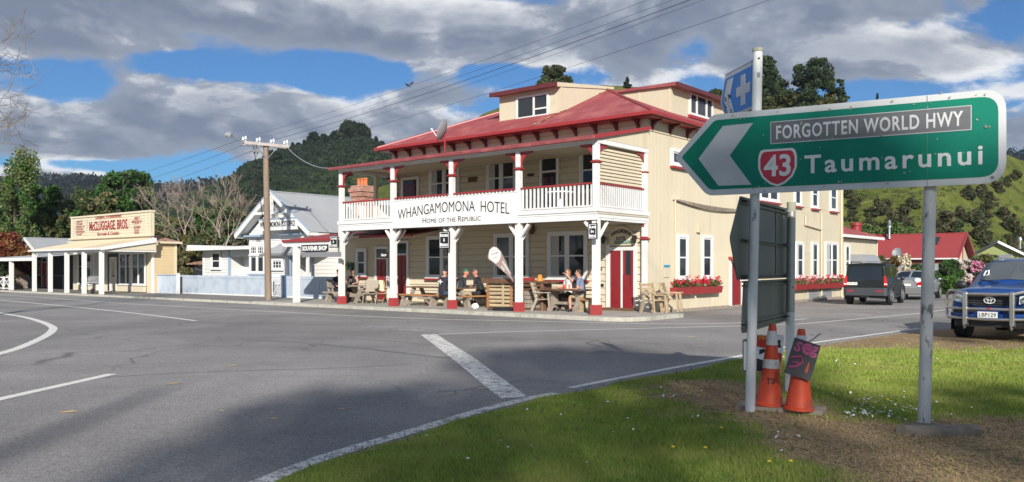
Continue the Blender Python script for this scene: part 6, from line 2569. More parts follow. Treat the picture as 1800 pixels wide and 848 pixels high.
 wire('pale service wire from the pole to the left end of the balcony roof', w0 + a * 1.05 + Vector((0, 0, -.1)), W(-12.9, .1, 5.75), .35, .016, 'grey_roof')
 # two birds on the top wire
 for k, px in enumerate((716, 723)):
  j = min(range(len(first)), key=lambda i: abs(CX + F * first[i].x / first[i].y - px))
  best = None
  for i in range(len(first) - 1):
   for s in range(20):
    q = first[i].lerp(first[i + 1], s / 20)
    e = abs(CX + F * q.x / q.y - px)
    if best is None or e < best[0]:
     best = (e, q)
  q = best[1]
  b = thing('bird', ['left of two small dark birds perched on the top wire', 'right of two small dark birds perched on the top wire'][k], 'bird', q, R(30 if k else 200), 'birds on the wire')
  b.scale = (.62, .62, .62)
  m = MB()
  m.path([(-.15, 0, .02), (-.08, 0, .06), (0, 0, .11), (.06, 0, .15)], [.012, .035, .05, .03], 8)
  m.ball((.075, 0, .175), .03, 8, 6)
  m.path([(.095, 0, .175), (.13, 0, .17)], [.01, .002], 5)
  m.path([(-.08, 0, .06), (-.22, 0, .0)], [.03, .012], 6)
  m.tube((0, .015, .07), (0, .015, .0), .006, n=4)
  m.tube((0, -.015, .07), (0, -.015, .0), .006, n=4)
  m.build('bird_body', 'black_paint', b, smooth=True)

build_pole()

# ------------------------------------------------------------------ post office
def gable_roof(parent, x0, x1, y0, y1, ze, zr, ms, over=.0, name='roof_slope', along='y'):
 """two corrugated slopes; ridge along y (or x)"""
 if along == 'y':
  xm = (x0 + x1) / 2
  n = math.hypot(xm - x0, zr - ze)
  for xe, sg in ((x0, 1), (x1, -1)):
   m = MB()
   corrugated(m, (xe, y0, ze), (0, 1, 0), (sg * (xm - x0), 0, zr - ze), [(0, 0), (y1 - y0, 0), (y1 - y0, n), (0, n)])
   m.build(name, ms, parent, smooth=True)
  MB().tube((xm, y0, zr + .01), (xm, y1, zr + .01), .06, n=8).build('ridge_cap', ms, parent, smooth=True)
 else:
  ym = (y0 + y1) / 2
  n = math.hypot(ym - y0, zr - ze)
  for ye, sg in ((y0, 1), (y1, -1)):
   m = MB()
   corrugated(m, (x0, ye, ze), (1, 0, 0), (0, sg * (ym - y0), zr - ze), [(0, 0), (x1 - x0, 0), (x1 - x0, n), (0, n)])
   m.build(name, ms, parent, smooth=True)
  MB().tube((x0, ym, zr + .01), (x1, ym, zr + .01), .06, n=8).build('ridge_cap', ms, parent, smooth=True)

def post_office():
 yf = 5.0
 yb_ = 4.36
 xc_ = sx(475, yb_)
 t = sthing('post_office', 'white timber post office with grey iron gable roof behind a pale blue fence', 'post office', xc_, yf)
 X = lambda px, y=yf: sx(px, y) - xc_
 Z = lambda px, py, y=yf: zf(px, py, y)
 Yl = lambda y: y - yf
 hw = (sx(540, yb_) - sx(410, yb_)) / 2 - .05
 zr = zf(475, 338, yb_) + .02
 ze = (zf(540, 413, yb_) + zf(410, 411, yb_)) / 2 + .04
 wl = hw - .5
 # walls
 m = MB()
 m.prism([(-wl, 0), (wl, 0), (wl, ze + .17), (0, zr - .24), (-wl, ze + .17)], 'y', .02, 11)
 m.build('wall', 'white_board', t)
 boards_mesh([(-wl, .1), (wl, .1), (wl, ze + .14), (0, zr - .26), (-wl, ze + .14)], .2, .02, 'white_board').build('weatherboards', 'white_board', t, kind='stuff')
 mb = boards_mesh([(0, .1), (11, .1), (11, ze + .07), (0, ze + .07)], .2, .0, 'white_board')
 mb.build('weatherboards', 'white_board', t, kind='stuff', mx=Matrix.Translation((wl, 0, 0)) @ SIDE)
 for x in (-wl, wl):
  MB().box(x - .07, -.03, .1, x + .07, .04, ze + .1).build('corner_board', 'blue_trim' if x > 0 else 'white_paint', t)
 gable_roof(t, -hw, hw, -.62, 11.4, ze, zr, 'grey_roof')
 # barge boards and the framed gable top
 for s in (-1, 1):
  m = MB()
  a, b = Vector((s * (hw + .05), -.64, ze - .12)), Vector((0, -.64, zr - .06))
  m.bar(a, b, .05, .26)
  m.build('barge_board', 'white_paint', t)
  m = MB()
  a, b = Vector((s * (hw + .08), -.66, ze + .06)), Vector((0, -.66, zr + .09))
  m.bar(a, b, .06, .06)
  m.build('barge_trim', 'blue_trim', t)
  m = MB()
  m.add([(s * hw, -.60, ze - .05), (0, -.60, zr - .06), (0, .0, zr - .06), (s * hw, .0, ze - .05)], [(0, 1, 2, 3)])
  m.build('eave_lining', 'white_paint', t)
  m = MB()
  m.bar((s * .18, -.62, zr - .35), (s * .18, -.62, zr - 1.1), .05, .07)
  m.build('gable_stick', 'white_paint', t)
  m = MB()
  m.box(s * hw - .10, -.6, ze - .19, s * hw + .10, 11.3, ze - .06)
  m.build('gutter', 'white_paint', t)
 MB().box(-1.55, -.65, zr - 1.2, 1.55, -.59, zr - 1.06).build('gable_tie', 'white_paint', t)
 MB().box(-.06, -.66, zr - 1.06, .06, -.6, zr - .15).build('king_post', 'white_paint', t)
 # name board
 yn = yf - .68
 x0, x1 = X(455, yn), X(521, yn)
 z0, z1 = Z(488, 403, yn), Z(488, 385.5, yn)
 b = MB().box(x0, -.12, z0, x1, -.04, z1).build('name_board', 'white_paint', t, (0, -.56, 0))
 text('WHANGAMOMONA POST OFFICE', 'black_letter', b, ((x0 + x1) / 2, -.122, (z0 + z1) / 2), width=(x1 - x0) * .93, height=.30, bold=.03)
 MB().box(x0 - .05, -.16, z1, x1 + .05, -.03, z1 + .05).build('trim', 'blue_trim', b)
 MB().box(x0 - .02, -.14, z0 - .06, x1 + .02, -.03, z0).build('trim', 'white_paint', b)
 # hood over the window and the year
 zq = Z(450, 417)
 MB().box(X(433), -.30, zq, X(470), .02, zq + .10).build('window_hood', 'blue_trim', t)
 text('1911', 'black_letter', t, (X(455), -.02, Z(455, 423)), height=.17, bold=.01)
 MB().box(X(499), -.35, Z(515, 413.5), X(533), .02, Z(515, 413.5) + .10).build('window_hood', 'blue_trim', t)
 # front window with small panes above
 LOC = Matrix.Translation((0, -.04, 0))
 xa, xb = X(442), X(465)
 z0, z1 = Z(453, 479), Z(453, 451)
 window_unit(t, xa, xb, z0, z1, 2, mx=LOC, rail=.98)
 window_unit(t, xa, xb, z1 + .12, Z(453, 434), 2, mx=LOC, rail=.98, bars=(3, 2), arch=.08)
 MB().box(xa - .25, -.12, z0 - .18, xb + .25, .0, z0 - .10).build('sill', 'blue_trim', t)
 # porch with six-paned window
 xa, xb = X(476, 3.9), X(507, 3.9)
 yp = -1.1
 zt = Z(490, 445, 3.9)
 m = MB()
 m.box(xa - .2, yp + .02, 0, xb, .0, zt)
 p = m.build('porch', 'white_board', t)
 boards_mesh([(xa - .2, .1), (xb, .1), (xb, zt), (xa - .2, zt)], .2, yp + .02, 'white_board').build('weatherboards', 'white_board', p, kind='stuff')
 window_unit(p, X(480.5, 3.9), X(496.5, 3.9), Z(488, 473, 3.9), Z(488, 458.5, 3.9), 1, mx=Matrix.Translation((0, yp - .03, 0)), rail=.99, bars=(3, 2))
 MB().box(xb, yp, .1, xb + .12, yp + .1, zt).build('corner_board', 'blue_trim', p)
 m = MB()
 corrugated(m, (xa - .5, yp - .25, zt - .02), (1, 0, 0), (0, 1.4, .62), [(0, 0), (xb - xa + 2.2, 0), (xb - xa + 2.2, 1.5), (0, 1.5)])
 m.build('porch_roof', 'grey_roof', p, smooth=True)
 m = MB()
 m.box(xa - .55, yp - .34, zt - .14, xb + 1.75, yp - .24, zt - .03)
 m.build('gutter', 'grey_metal', p)
 MB().box(xb + 1.45, yp + .02, .1, xb + 1.58, yp + .14, zt - .05).build('porch_post', 'white_paint', p)
 xa, xb = X(513), X(537)
 window_unit(t, xa + .1, xb - .15, .2, Z(525, 452), 2, mx=LOC, rail=.5)
 # left lean-to and recessed entry
 xl, xr, xe = X(357, 5.6), X(404, 5.6), -wl
 zt = Z(380, 436, 5.6)
 m = MB()
 m.box(xl, .62, 0, xr, 5.0, zt)
 m.box(xr, 1.5, 0, xe, 5.0, zt)
 l = m.build('lean_to', 'white_board', t)
 boards_mesh([(xl, .1), (xr, .1), (xr, zt), (xl, zt)], .2, .62, 'white_board').build('weatherboards', 'white_board', l, kind='stuff')
 window_unit(l, X(374, 5.6), X(387.5, 5.6), Z(380, 472, 5.6), Z(380, 445, 5.6), 1, mx=Matrix.Translation((0, .57, 0)), rail=.48)
 MB().box(xr - .15, .57, .1, xr + .02, .66, zt).build('corner_board', 'blue_trim', l)
 MB().box(xl - .02, .57, .1, xl + .1, .66, zt).build('corner_board', 'white_paint', l)
 MB().box(xr, .60, Z(415, 452, 5.6), xe - .02, .70, zt).build('entry_board', 'white_board', l)
 d = door_unit(l, X(414, 6.5), X(427, 6.5), .15, Z(420, 456, 6.5), 'white_paint', panels=False, glazed=(.1, .5, .75, .85))
 d.location.y = 1.48
 m = MB()
 corrugated(m, (xl - .75, -.05, zt - .02), (1, 0, 0), (0, 5.4, .35), [(0, 0), (xe - xl + .72, 0), (xe - xl + .72, 5.4), (0, 5.4)])
 m.build('lean_to_roof', 'grey_roof', l, smooth=True)
 MB().box(xl - .80, -.14, zt - .16, xe, -.04, zt + .02).build('fascia', 'white_paint', l)
 MB().box(xl - .8, -.03, zt - .14, xl - .72, 5.2, zt + .2).build('fascia', 'white_paint', l)
 m = MB()
 m.prism([(-.1, 2.15), (-.62, 1.9), (-.62, 1.95), (-.1, 2.22)], 'x', X(366, 5.6), X(398, 5.6))
 m.box(-.02, .58, 0, .02, .6, .01)
 # wires bracket on the gable
 m = MB()
 m.path([(.35, -.7, zr - .6), (.5, -.75, zr - .9), (.8, -.72, zr - 1.0), (1.0, -.68, zr - 1.15)], .025, 5)
 m.build('cable', 'grey_roof', t)

post_office()

def chimney():
 Y = 45.0
 c = at(637, 340, Y)
 t = thing('chimney', 'brick chimney with three orange pots seen through the balcony end', 'chimney', (c.x, c.y, 2.6), ROT)
 rng = np.random.default_rng(2)
 zt = hgt(327, Y) - 2.6
 m, mo = MB(), MB()
 hw = .42

 def course(z, h, w):
  nb = 4
  L_ = 2 * w / nb
  for s, ax in ((-1, 'x'), (1, 'x'), (-1, 'y'), (1, 'y')):
   off = (int(round(z / .085)) % 2) * L_ * .5
   for i in range(nb + 1):
    a, b = max(-w, -w + i * L_ - off), min(w, -w + (i + 1) * L_ - off)
    if b - a < .03:
     continue
    j = rng.uniform(-.008, .008)
    if ax == 'x':
     y = s * w + j
     m.box(a + .006, min(y, y - s * .1), z, b - .006, max(y, y - s * .1), z + h - .012)
    else:
     x = s * w + j
     m.box(min(x, x - s * .1), a + .006, z, max(x, x - s * .1), b - .006, z + h - .012)
 z = 0
 k = 0
 while z < zt - .08:
  w = hw + (.06 if z > zt - .62 else 0) + (.06 if z > zt - .42 else 0) - (.10 if z > zt - .22 else 0)
  course(z, .085, w)
  mo.box(-w + .012, -w + .012, z, w - .012, w - .012, z + .085)
  z += .085
  k += 1
 mo.build('mortar_core', 'mortar', t)
 m.build('brickwork', 'brick', t, kind='stuff')
 for i, x in enumerate((-.27, 0, .27)):
  p = MB()
  p.lathe([(.13, 0), (.135, .1), (.11, .2), (.115, .42), (.14, .44), (.14, .5), (.10, .5), (.10, .3)], 12, (x, 0, zt - .1))
  p.build('chimney_pot', 'terracotta', t, smooth=True)
 # the flue stands on a low red roofed back room
 MB().box(-1.6, -.9, -2.6, 1.6, 3.0, -.2).build('back_room', 'cream_paint', t)

chimney()

# ------------------------------------------------------------------ souvenir shop built on the hotel's left end
def shop():
 x0, x1 = -16.45, XL - .05
 t = sthing('souvenir_shop', 'low cream souvenir shop with red canopy between hotel and post office', 'shop', x1, YW)
 X = lambda px, y=YW: sx(px, y) - x1
 w = x0 - x1
 zt = 3.35
 MB().box(w, .02, 0, 0, 8, zt).build('wall', 'cream_paint', t)
 boards_mesh([(w, .15), (-.02, .15), (-.02, zt), (w, zt)], .245, .02, 'cream_board').build('weatherboards', 'cream_board', t, kind='stuff')
 MB().box(w - .05, -.05, .12, w + .14, .03, zt).build('corner_board', 'cream_paint', t)
 window_unit(t, X(630), X(643), zf(636, 483, YW), zf(636, 441, YW), 1, mx=Matrix.Translation((0, -.035, 0)), sill='red_trim', frame='white_paint')
 d = door_unit(t, X(664), X(681.5), FP + .05, zf(672, 456, YW), 'red_door', transom=zf(672, 438, YW))
 d.location.y = -.04
 for px0, px1, py0, py1, ms, nm in ((608.5, 613.5, 474, 461, 'yellow_box', 'meter_box'), (615, 622.5, 473, 462.5, 'green_box', 'first_aid_box')):
  b = MB().box(X(px0), -.16, zf(px0, py0, YW), X(px1), -.02, zf(px0, py1, YW)).build(nm, ms, t)
  MB().box(X(px0) + .03, -.165, zf(px0, py0, YW) + .1, X(px1) - .03, -.158, zf(px0, py1, YW) - .06).build('label_plate', 'black_paint', b)
 # canopy: long red lean-to over the footpath
 xa, xb = -15.95 - x1, -9.55 - x1
 m = MB()
 xm = -12.75 - x1
 corrugated(m, (xa, -3.45, 2.78), (1, 0, 0), (0, 3.45, .50), [(0, 0), (xm - xa, 0), (xm - xa, 3.48), (0, 3.48)], .0762, .009)
 m.build('canopy_roof', 'red_roof', t, smooth=True)
 m = MB()
 corrugated(m, (xm + .02, -1.9, 2.93), (1, 0, 0), (0, 1.85, .30), [(0, 0), (xb - xm, 0), (xb - xm, 1.86), (0, 1.86)], .0762, .009)
 m.build('canopy_roof', 'red_roof', t, smooth=True)
 MB().box(xa - .03, -3.53, 2.70, xm, -3.44, 2.80).build('gutter', 'red_trim', t)
 MB().box(xm + .02, -1.97, 2.85, xb, -1.88, 2.94).build('gutter', 'red_trim', t)
 MB().prism([(-3.44, 2.68), (0, 3.18), (0, 3.24), (-3.44, 2.755)], 'x', xa + .02, xm - .02).build('canopy_lining', 'white_paint', t)
 MB().prism([(-1.88, 2.82), (-.03, 3.12), (-.03, 3.19), (-1.88, 2.90)], 'x', xm, xb - .02).build('canopy_lining', 'cream_board', t)
 MB().prism([(-3.5, 2.55), (0, 3.03), (0, 3.26), (-3.5, 2.77)], 'x', xa - .05, xa + .01).build('canopy_end', 'white_paint', t)
 MB().box(xa, -3.43, 2.50, xm, -3.36, 2.70).build('beam', 'white_paint', t)
 px = sx(521.5, -.3) - x1
 MB().box(px - .11, -3.47, FP, px + .11, -3.25, 2.56).build('post', 'white_paint', t)
 ya = -3.56
 yb = YW + ya
 sa, sb = X(531, yb), X(577.5, yb)
 z0, z1 = zf(555, 443, yb), zf(555, 430.5, yb)
 b = MB().box(sa, ya - .03, z0, sb, ya, z1).build('name_board', 'black_paint', t)
 text('SOUVENIR SHOP', 'white_letter', b, ((sa + sb) / 2, ya - .032, (z0 + z1) / 2), width=(sb - sa) * .93, height=(z1 - z0) * .66, bold=.035)
 MB().box(sa, ya - .02, z0 - .22, X(600, yb), ya, z0 - .02).build('valance', 'grey_metal', t)

shop()

# ------------------------------------------------------------------ fences before the post office
def picket_fence(label, pa, pb, yl, ztop, pitch=.105, group='pale blue picket fences'):
 xa, xb = sx(pa, yl), sx(pb, yl)
 L_ = xb - xa
 t = sthing('picket_fence', label, 'fence', xa, yl, 0, 0, group)
 z0 = FP - .02
 m = MB()
 n = int(L_ / pitch)
 rng = np.random.default_rng(int(pa))
 for i in range(n):
  x = i * L_ / n
  h = ztop + rng.uniform(-.012, .012)
  m.prism([(x + .006, z0 + .05), (x + pitch * .86, z0 + .05), (x + pitch * .86, h - .03), (x + pitch * .45, h), (x + .006, h - .03)], 'y', -.02 + rng.uniform(-.004, .004), .0)
 m.build('pickets', 'blue_fence', t, kind='stuff')
 for z in (z0 + .25, ztop - .25):
  MB().box(0, .004, z - .04, L_, .05, z + .04).build('rail', 'blue_fence', t)
 MB().box(0, -.035, ztop - .16, L_, -.022, ztop - .10).build('top_rail', 'blue_fence', t)
 MB().box(0, -.03, z0, L_, -.0225, z0 + .07).build('base_board', 'white_paint', t)
 k = max(2, int(L_ / 2.4))
 for i in range(k + 1):
  x = L_ * i / k
  MB().box(x - .05, .052, z0, x + .05, .15, ztop).build('post', 'blue_trim', t)
 return t

picket_fence('long pale blue picket fence left of the utility pole', 313, 466, 3.3, 1.18)
picket_fence('shorter pale blue picket fence right of the gate, reaching the souvenir shop', 505, 589, 3.25, 1.18)

def gate():
 yl = 3.3
 xa, xb = sx(478.5, yl), sx(494, yl)
 t = sthing('garden_gate', 'white wire mesh gate with diagonal brace in the blue fence', 'gate', xa, yl)
 w = xb - xa
 m = MB()
 for a, b in (((0, 0, .15), (w, 0, .15)), ((0, 0, 1.05), (w, 0, 1.05)), ((0, 0, .15), (0, 0, 1.05)), ((w, 0, .15), (w, 0, 1.05)), ((0, 0, .15), (w, 0, 1.0))):
  m.tube(a, b, .022, n=6)
 f = m.build('frame', 'plastic_white', t)
 m = MB()
 for i in range(1, 9):
  m.tube((w * i / 9, 0, .15), (w * i / 9, 0, 1.05), .005, n=4)
 for i in range(1, 8):
  m.tube((0, .004, .15 + .9 * i / 8), (w, .004, .15 + .9 * i / 8), .005, n=4)
 m.build('mesh', 'grey_roof', f)
 MB().box(w + .06, -.09, .1, w + .30, .09, 1.22).build('post', 'blue_fence', t)
 MB().box(-.32, -.06, .1, -.16, .06, 1.2).build('post', 'white_paint', t)
 MB().box(w + .36, -.08, .1, w + .62, .06, 1.2).build('post', 'blue_trim', t)

gate()

def iron_fence():
 yl = 2.9
 xa, xb = sx(267, yl), sx(313, yl)
 t = sthing('iron_fence', 'low grey blue corrugated iron fence beside the store', 'fence', xa, yl)
 L_ = xb - xa
 m = MB()
 corrugated(m, (0, 0, .1), (1, 0, 0), (0, 0, 1), [(0, 0), (L_, 0), (L_, 1.05), (0, 1.05)], .09, .009)
 m.build('iron_sheet', 'blue_fence', t, smooth=True)
 MB().box(-.02, -.04, 1.15, L_, .04, 1.21).build('rail', 'blue_trim', t)
 for x in (0, L_):
  MB().box(x - .09, -.07, .05, x + .09, .07, 1.28).build('post', 'white_paint', t)

iron_fence()

# ------------------------------------------------------------------ the store
def store():
 yf = 2.6
 xr = sx(268, yf)
 xl = sx(128, yf)
 xh = sx(88, yf)
 t = sthing('store', 'cream general store with tall lettered false front and posted verandah', 'store', xr, yf)
 X = lambda px, y=yf: sx(px, y) - xr
 w = xl - xr
 z1 = zf(268, 371, yf)
 zs0 = zf(268, 419, yf)
 # body
 m = MB()
 yb = sy(308, xr) - yf
 m.box(w, .02, 0, -.02, yb, 3.15)
 m.build('wall', 'store_cream', t)
 mb = boards_mesh([(0, .1), (yb, .1), (yb, 3.15), (0, 3.15)], .15, .0, 'store_yellow')
 mb.build('weatherboards', 'store_yellow', t, kind='stuff', mx=SIDE)
 MB().box(-.10, -.04, .1, .04, .1, 3.4).build('corner_board', 'white_paint', t)
 MB().box(-.05, yb - .05, .1, .06, yb + .08, 3.2).build('corner_board', 'store_cream', t)
 m = MB()
 m.add([(.25, .3, 3.15), (.25, yb + .3, 3.15), (w / 2, yb - .6, 4.3), (w / 2, .3, 4.3)], [(0, 1, 2, 3)])
 m.add([(w - .25, .3, 3.15), (w / 2, .3, 4.3), (w / 2, yb - .6, 4.3), (w - .25, yb + .3, 3.15)], [(0, 1, 2, 3)])
 m.add([(.25, yb + .3, 3.15), (w - .25, yb + .3, 3.15), (w / 2, yb - .6, 4.3)], [(0, 1, 2)])
 m.build('roof', 'rust', t)
 MB().box(.16, .2, 3.05, .30, yb + .3, 3.17).build('gutter', 'store_cream', t)
 # false front
 m = MB()
 m.box(w, -.08, zs0 - .1, 0, .12, z1)
 ff = m.build('false_front', 'store_cream', t)
 boards_mesh([(w + .1, zs0 + .22), (-.1, zs0 + .22), (-.1, z1 - .08), (w + .1, z1 - .08)], .165, -.08, 'store_cream').build('weatherboards', 'store_cream', ff, kind='stuff')
 for a, b in ((w - .02, w + .12), (-.12, .02), (-.62, -.54)):
  MB().box(a, -.12, zs0 + .2, b, -.0805, z1).build('pilaster', 'store_cream', ff)
 MB().box(w - .05, -.16, z1 - .06, .05, .14, z1 + .05).build('cornice', 'store_cream', ff)
 MB().box(w - .15, -.22, zs0 + .12, .15, .0, zs0 + .23).build('moulding', 'store_cream', ff)
 MB().box(w - .25, -.28, zs0 - .10, .12, -.08, zs0 + .02).build('moulding', 'store_cream', ff)
 yt = -.108

 def put(s, px, py, wpx, h, ms='red_letter', bold=0.0):
  a, b = X(px - wpx / 2), X(px + wpx / 2)
  text(s, ms, ff, (X(px), yt, zf(px, py, yf)), width=b - a, height=h, bold=bold, small=s[1:2].islower() and s[0] != 'M')
 put('McCLUGGAGE. BROS.', 193, 396.3, 68, .62, bold=.03)
 put('General Storekeepers', 193, 381.5, 46, .21, bold=.02)
 put('Butchers & Carriers', 193, 411.0, 38, .21, bold=.02)
 put('DIRECT', 244, 384, 9.5, .17, bold=.015)
 put('IMPORTERS OF', 243.5, 390, 17, .17, bold=.015)
 put('CLOTHING', 243.5, 399.5, 12, .17, bold=.015)
 put('BOOTS', 243.5, 407.5, 8, .17, bold=.015)
 for i, (s, wp) in enumerate((('AGENTS FOR', 11), ('COLONIAL', 11), ('INSURANCE CO', 15), ('OF AUCKLAND', 12), ('PRODUCE MERCHTS', 15), ('OIL PAINT', 9))):
  put(s, 144 if wp > 12 else 142.5, 390.3 + i * 4.5, wp, .12, bold=.012)
 m = MB()
 for px, py, a in ((243.5, 393.5, 9), (243.5, 403, 9), (243.5, 410.8, 8)):
  z = zf(px, py, yf)
  m.box(X(px - a / 2), yt - .002, z - .015, X(px + a / 2), yt, z + .015)
 for px in (230, 156):
  m.box(X(px) - .012, yt - .002, zf(px, 402, yf), X(px) + .012, yt, zf(px, 387, yf))
 m.build('rule_line', 'red_letter', ff)
 # verandah
 yv = -.5 - yf
 xa, xb = sx(58, -.5) - xr, sx(181, -.5) - xr
 zv = 2.72
 zw = zs0 - .05
 run = -yv - .1
 m = MB()
 corrugated(m, (xa, yv - .18, zv), (1, 0, 0), (0, run, zw - zv), [(0, 0), (xb + .15 - xa, 0), (xb + .15 - xa, math.hypot(run, zw - zv)), (0, math.hypot(run, zw - zv))], .0762, .010)
 m.build('verandah_roof', 'store_roof', t, smooth=True)
 MB().box(xa - .05, yv - .28, zv - .10, xb + .2, yv - .17, zv).build('gutter', 'white_paint', t)
 MB().box(xa, yv - .06, zv - .22, xb + .1, yv + .06, zv - .10).build('beam', 'white_paint', t)
 m = MB()
 m.prism([(yv - .2, zv - .14), (yv - .2, zv + .03), (-.1, zw + .05), (-.1, zw - .22)], 'x', xb + .15, xb + .22)
 m.build('barge_board', 'white_paint', t)
 m = MB()
 m.prism([(yv + .07, zv - .10), (-.06, zv - .1), (-.06, zw - .2)], 'x', xb + .02, xb + .1)
 m.build('end_panel', 'store_cream', t)
 MB().box(xb - .05, yv + .06, zv - .2, xb + .06, -.03, zv - .101).build('beam', 'white_paint', t)
 for px in (60.5, 88.5, 117.5, 148, 178.5):
  x = sx(px, -.5) - xr
  MB().box(x - .11, yv - .1, FP - .04, x + .11, yv + .1, zv - .22).build('post', 'white_paint', t)
 # shop windows either side of a recessed doorway
 for pa, pb, n, i_ in ((213, 256, 4, 0), (140, 174, 3, 1)):
  a, b = X(pa), X(pb)
  za, zb = zf(pa, 499, yf), zf(pa, 447, yf)
  wdw = window_unit(t, a, b, za, zb, n, frame='white_paint', rail=.58, mx=Matrix.Translation((0, -.05, 0)), sash=.03, arch=.13)
  MB().box(a - .14, -.16, .14, b + .14, -.0, za - .13).build('stall_board', 'store_cream', wdw)
  MB().box((a + b) / 2 - .03, -.19, .14, (a + b) / 2 + .03, -.15, za - .13).build('stall_batten', 'white_paint', wdw)
 # flat charcoal sheet, the shade of the doorway recess put into its colour
 a, b = X(190), X(212)
 MB().box(a, -.035, .14, b, -.005, 2.5).build('doorway', 'charcoal', t)
 d = door_unit(t, a + .5, b - .5, .14, 2.15, 'store_cream', panels=True, glazed=(.2, .45, .8, .9))
 d.location.y = -.04
 MB().box(X(174) + .2, -.5, .14, X(176) + .2, -.02, 2.5).build('window_return', 'white_paint', t)

store()

def small_shop():
 yf = 3.4
 xr = sx(132, yf)
 t = sthing('small_shop', 'small charcoal shop with white gable, grey roof and red door', 'shop', xr, yf)
 X = lambda px, y=yf: sx(px, y) - xr
 a, b = X(36), X(76)
 zt = zf(60, 420, yf)
 ze = zf(36, 447, yf)
 m = MB()
 m.prism([(a, 0), (b, 0), (b, ze), ((a + b) / 2, zt - .1), (a, ze)], 'y', .0, 9)
 m.build('wall', 'charcoal', t)
 gable_roof(t, a - .35, b + .35, -.5, 9.2, ze - .1, zt + .05, 'grey_roof')
 for s, x in ((1, a - .4), (-1, b + .4)):
  MB().bar((x, -.52, ze - .15), ((a + b) / 2, -.52, zt), .05, .22).build('barge_board', 'white_paint', t)
 m = MB()
 m.bar(((a + b) / 2 - .7, -.45, zt - 1.0), ((a + b) / 2 + .8, -.45, zt - .35), .06, .08)
 m.bar(((a + b) / 2 - .9, -.44, zt - 1.05), ((a + b) / 2 + .9, -.44, zt - 1.05), .06, .08)
 m.build('gable_brace', 'white_paint', t)
 for pa, pb in ((45, 52), (64.5, 71)):
  window_unit(t, X(pa), X(pb), zf(50, 483, yf), zf(50, 462, yf), 1, mx=Matrix.Translation((0, -.02, 0)), rail=.5, bars=(2, 2), arch=.16)
 d = door_unit(t, X(76.5), X(84), .15, zf(80, 462, yf), 'bright_red', transom=zf(80, 455, yf), panels=True)
 d.location.y = -.08
 m = MB()
 m.box(X(72), -.06, .1, X(87), .2, ze - .2)
 m.build('entry_wall', 'charcoal', t)
 # dark boarded side yard wall
 m = MB()
 n = 22
 x0, x1 = X(88), X(131)
 for i in range(n):
  x = x0 + (x1 - x0) * i / n
  m.box(x + .008, -.05 - .006 * (i % 2), .12, x + (x1 - x0) / n - .008, -.02, 2.55)
 m.build('wall_boards', 'charcoal', t, kind='stuff')
 MB().box(x0, -.02, .1, x1, .1, 2.6).build('yard_wall', 'charcoal', t)
 m = MB()
 m.tube((x0, -.5, 1.05), (x1 - .6, -.5, 1.05), .025, n=6)
 for q in (.02, .35, .85):
  m.tube((x0 + (x1 - x0) * q, -.5, .1), (x0 + (x1 - x0) * q, -.5, 1.05), .025, n=6)
 m.build('pipe_rail', 'grey_metal', t)
 # verandah of its own
 yv = -.3 - yf
 xa, xb = sx(-40, -.3) - xr, sx(59, -.3) - xr
 zv = zf(20, 454, -.3)
 m = MB()
 corrugated(m, (xa, yv, zv), (1, 0, 0), (0, 3.6, .3), [(0, 0), (xb - xa, 0), (xb - xa, 3.6), (0, 3.6)])
 m.build('verandah_roof', 'grey_roof', t, smooth=True)
 MB().box(xa, yv - .08, zv - .2, xb, yv - .01, zv + .01).build('fascia', 'white_paint', t)
 for px in (17.5, -22):
  x = sx(px, -.3) - xr
  MB().box(x - .12, yv - .02, FP - .04, x + .12, yv + .2, zv - .2).build('post', 'white_paint', t)
 MB().box(X(28), -1.2, zf(40, 459, yf), X(72), -.9, zf(40, 456, yf)).build('awning_board', 'white_paint', t)

small_shop()

def trellis():
 yl = -.2
 xa, xb = sx(-24, yl), sx(17, yl)
 t = sthing('trellis_fence', 'low white cross braced fence at the far left edge', 'fence', xa, yl)
 w = xb - xa
 z0, z1 = .12, zf(10, 487, yl)
 MB().box(0, -.03, z1 - .08, w, .03, z1).build('top_rail', 'white_paint', t)
 MB().box(0, -.028, z0 + .05, w, .028, z0 + .12).build('bottom_rail', 'white_paint', t)
 n = 4
 for i in range(n):
  a, b = w * i / n, w * (i + 1) / n
  MB().bar((a, -.02, z0 + .1), (b, -.02, z1 - .08), .03, .07).build('brace', 'white_paint', t)
  MB().bar((a, .02, z1 - .08), (b, .02, z0 + .1), .03, .07).build('brace', 'white_paint', t)
  MB().box(b - .06, -.045, z0, b + .06, .045, z1 + .02).build('post', 'white_paint', t)

trellis()

